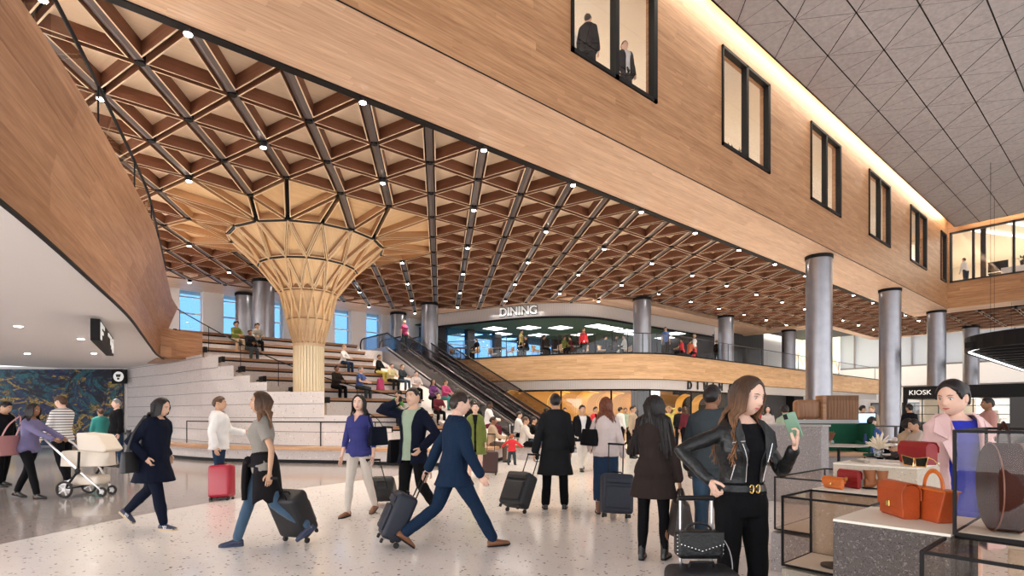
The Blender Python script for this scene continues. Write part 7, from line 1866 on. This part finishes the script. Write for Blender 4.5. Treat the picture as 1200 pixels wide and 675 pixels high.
for lab, u, Y, face, sit, col, bot, hr, fem in [
    ('guest in black seated low at the far left of the upper restaurant', 560, 32.4, -60, 1, c_black, c_blackp, ('short', 'black'), 0),
    ('waiter in a yellow vest standing in the upper restaurant', 611, 31.6, 90, 0, c_yel, c_blackp, ('short', 'black'), 0),
    ('guest in dark grey leaning beside the yellow vest', 618, 31.4, -90, 1, c_coat, c_greyj, ('short', 'black'), 0),
    ('guest in a dark red top and tall hair at the middle table', 636, 31.2, 90, 1, c_brownc, c_blackp, ('afro', 'black'), 1),
    ('guest in olive seated left of the waiter in red', 660, 31.4, 60, 1, c_green, c_blackp, ('short', 'brown'), 0),
    ('guest in maroon seated nearer the waiter in red', 670, 31.6, -60, 1, c_maroon, c_blackp, ('short', 'black'), 0),
    ('waiter in a red and teal shirt standing with a tray', 684, 31.0, 180, 0, c_red, c_blackp, ('short', 'brown'), 0),
    ('guest in black seated right of the waiter in red', 708, 31.4, 80, 1, c_black, c_blackp, ('short', 'black'), 0),
    ('guest in brown facing the guest in white', 721, 31.2, 90, 1, c_brownc, c_blackp, ('short', 'black'), 0),
    ('guest in a white sweater seated before the steel column', 733, 31.2, -90, 1, c_white, c_cream, ('short', 'black'), 0),
    ('woman in tan raising her arms beside the column at the balcony rail', 755, 30.3, 60, 2, c_tan, c_black, ('short', 'black'), 1),
    ('man in a blue vest over white sleeves at the balcony rail', 780, 30.6, 180, 0, c_blue, c_greyj, ('short', 'black'), 0),
    ('guest in red seated right of the blue vest', 800, 32.5, -60, 1, c_red, c_blackp, ('short', 'black'), 0),
    ('guest in orange red seated at the far right restaurant table', 808, 33.0, 60, 1, mat('orange_cotton', (.6, .14, .06), .8), c_blackp, ('short', 'dark'), 0),
    ('woman in a white top and long red skirt walking on the balcony', 814, 33.2, 120, 0, c_white, c_red, ('short', 'blond'), 1),
    ('woman in black carrying a red bag farther along the balcony', 840, 36.0, 60, 0, c_black, c_blackp, ('short', 'blond'), 1)]:
    x, y_ = GY(u, Y); pose = dict(SIT) if sit == 1 else dict(STAND)
    if sit == 2: pose = dict(STAND, ra=dict(w=(.08, .2, 1.62)), la=dict(w=(-.15, .2, 1.6)))
    b_ = dict(kind='skirt', m=bot, len=.8, flare=.05) if 'skirt' in lab else dict(m=bot)
    person(lab, (x, y_), face, 1.72, bool(fem), 'tan', hr, pose, top=dict(m=col, **({'sleeve': 'short'} if 'vest' in lab else {})), bottom=b_, shoes=dict(m=k_black), lod=2, z=4.6)
x, y_ = GY(841, 36.0); hang_bag('red bag carried by the woman in black on the balcony', (x+.1, y_-.35, 5.0), 0, .45, .2, .5, c_red, (x, y_-.1, 5.7))

# ---- people behind the upper windows
person('man in a dark suit with his back turned in the biggest upper window', (ray(689, 8.62), 8.62), 20, 1.74, False, 'fair', ('short', 'dark'), STAND, top=dict(m=c_black, len=.14, name='jacket', g=.028), bottom=P_blk, shoes=dict(m=k_black), lod=1, z=9.1)
person('man in dark jacket and white shirt looking up in the biggest upper window', (ray(733, 8.62), 8.62), 160, 1.74, False, 'fair', ('short', 'brown'), dict(STAND, head=(0, -14, 0)), top=dict(m=c_black, open=.06, len=.14, name='jacket', g=.028), under=dict(m=c_white), bottom=P_blk, shoes=dict(m=k_black), lod=1, z=9.1)
person('person in a white shirt seen from behind in the office behind the right glass front', (41.9, 7.35), -10, 1.74, False, 'fair', ('short', 'brown'), dict(STAND, lean=12), top=dict(m=c_white), bottom=dict(m=c_dden), shoes=dict(m=k_black), lod=2, z=9.1)
def leafy(label, pos, h, n=7, sp=.35):
    t = thing('potted_plant', label, 'plant', pos); rs3 = random.Random(9)
    MB().lathe([(.12, 0), (.16, .3), (.14, .3), (.11, .05)], n=16).build('pot', M_dark, t)
    mb = MB()
    for q in range(n):
        a_ = q*2.4; e = .5+.5*rs3.random(); top_ = Vector((math.cos(a_)*sp*e, math.sin(a_)*sp*e, h*(.6+.4*rs3.random()))); mid = top_*.55+Vector((0, 0, .1)); sd = Vector((-math.sin(a_), math.cos(a_), 0))*.07
        mb.tube([(0, 0, .25), mid, top_], .008, 4); mb.add([mid-sd*.3, mid+(top_-mid)*.5-sd, top_+(top_-mid)*.35, mid+(top_-mid)*.5+sd], [(0, 1, 2, 3)])
    mb.build('leaves', mat('leaf_dark', (.035, .07, .03), .5), t)
leafy('tall broad-leaved plant behind the second upper window', (16.9, 8.8, 9.1), 1.0, 11, .3)
leafy('green plant on the white planter in the glass-fronted office', (41.8, 4.8, 9.75), .6, 9, .3)
# braces, planter and furniture of the office
for k, (ya, yb) in enumerate(((7.5, 3.2), (5.9, 1.6), (4.3, 0), (2.7, -1.6))):
    t = thing('ceiling_strip', 'thin white light strip slanting across the office ceiling, %s of four from the corner' % ('first', 'second', 'third', 'fourth')[k], 'light strip', (44, 0, 12.4)); mb = MB(); mb.tube([(-2.8, ya, 0), (7, yb, 0)], .06, 4); mb.build('diffuser', M_panelw, t)
for y_, lab in ((5.0, 'white planter box in the office beside the mullion'), (2.4, 'second white planter box in the office')): tag(MB().box((-.25, -.7, 0), (.25, .7, .62)).build('planter_box', M_white, loc=(41.7, y_, 9.12)), lab, 'planter')
for y_, lab in ((6.1, 'black office chair behind the glass front, left one'), (5.7+.0, 'black office chair behind the glass front, right one')):
    t = thing('office_chair', lab, 'chair', (42.2, y_, 9.12)); mb = MB(); mb.rbox((0, 0, .48), (.5, .5, .08), .03); mb.build('seat', M_black, t); mb = MB(); mb.rbox((-.25, 0, .85), (.06, .5, .6), .03); mb.build('backrest', M_black, t); MB().cyl((0, 0, .05), .03, .4, 8).build('stem', M_black, t); MB().lathe([(0, 0), (.28, 0), (0, .06)], n=5).build('foot', M_black, t)
tag(MB().box((-.12, -.12, 0), (.12, .12, 3.3)).build('steel_post', M_dark, loc=(42.0, 6.55, 9.12)), 'dark post standing behind the first mullion of the office glass', 'post')
# slanting white braces behind windows one and two
for (x0, x1, lab) in ((9.9, 12.2, 'white slanting brace behind the right half of the biggest upper window'), (14.2, 17.8, 'white slanting brace behind the second upper window')):
    t = thing('diagonal_brace', lab, 'brace', (x0, 9.8, 9.1)); mb = MB(); dx = x1-x0
    if x0 < 12: mb.tube([(-.6, 0, 3.05), (dx, 0, .1)], [(.22, .16)]*2, 4)
    else: mb.tube([(0, 0, .08), (dx, 0, 3.1)], [(.18, .14)]*2, 4)
    mb.build('beam', M_white, t)
# security cameras on the far wall
for y_, lab in ((13.0, 'left'), (1.4, 'right')):
    t = thing('security_camera', 'small dark camera bracket on the far white wall, the %s one above the kiosk' % lab, 'camera', (61.8, y_, 4.6)); MB().box((-.7, -.25, 0), (-.1, .25, .22)).build('housing', M_dark, t); MB().box((-.2, -.05, 0), (.12, .05, .1)).build('arm', M_dark, t)
D.scenes.remove(TS)
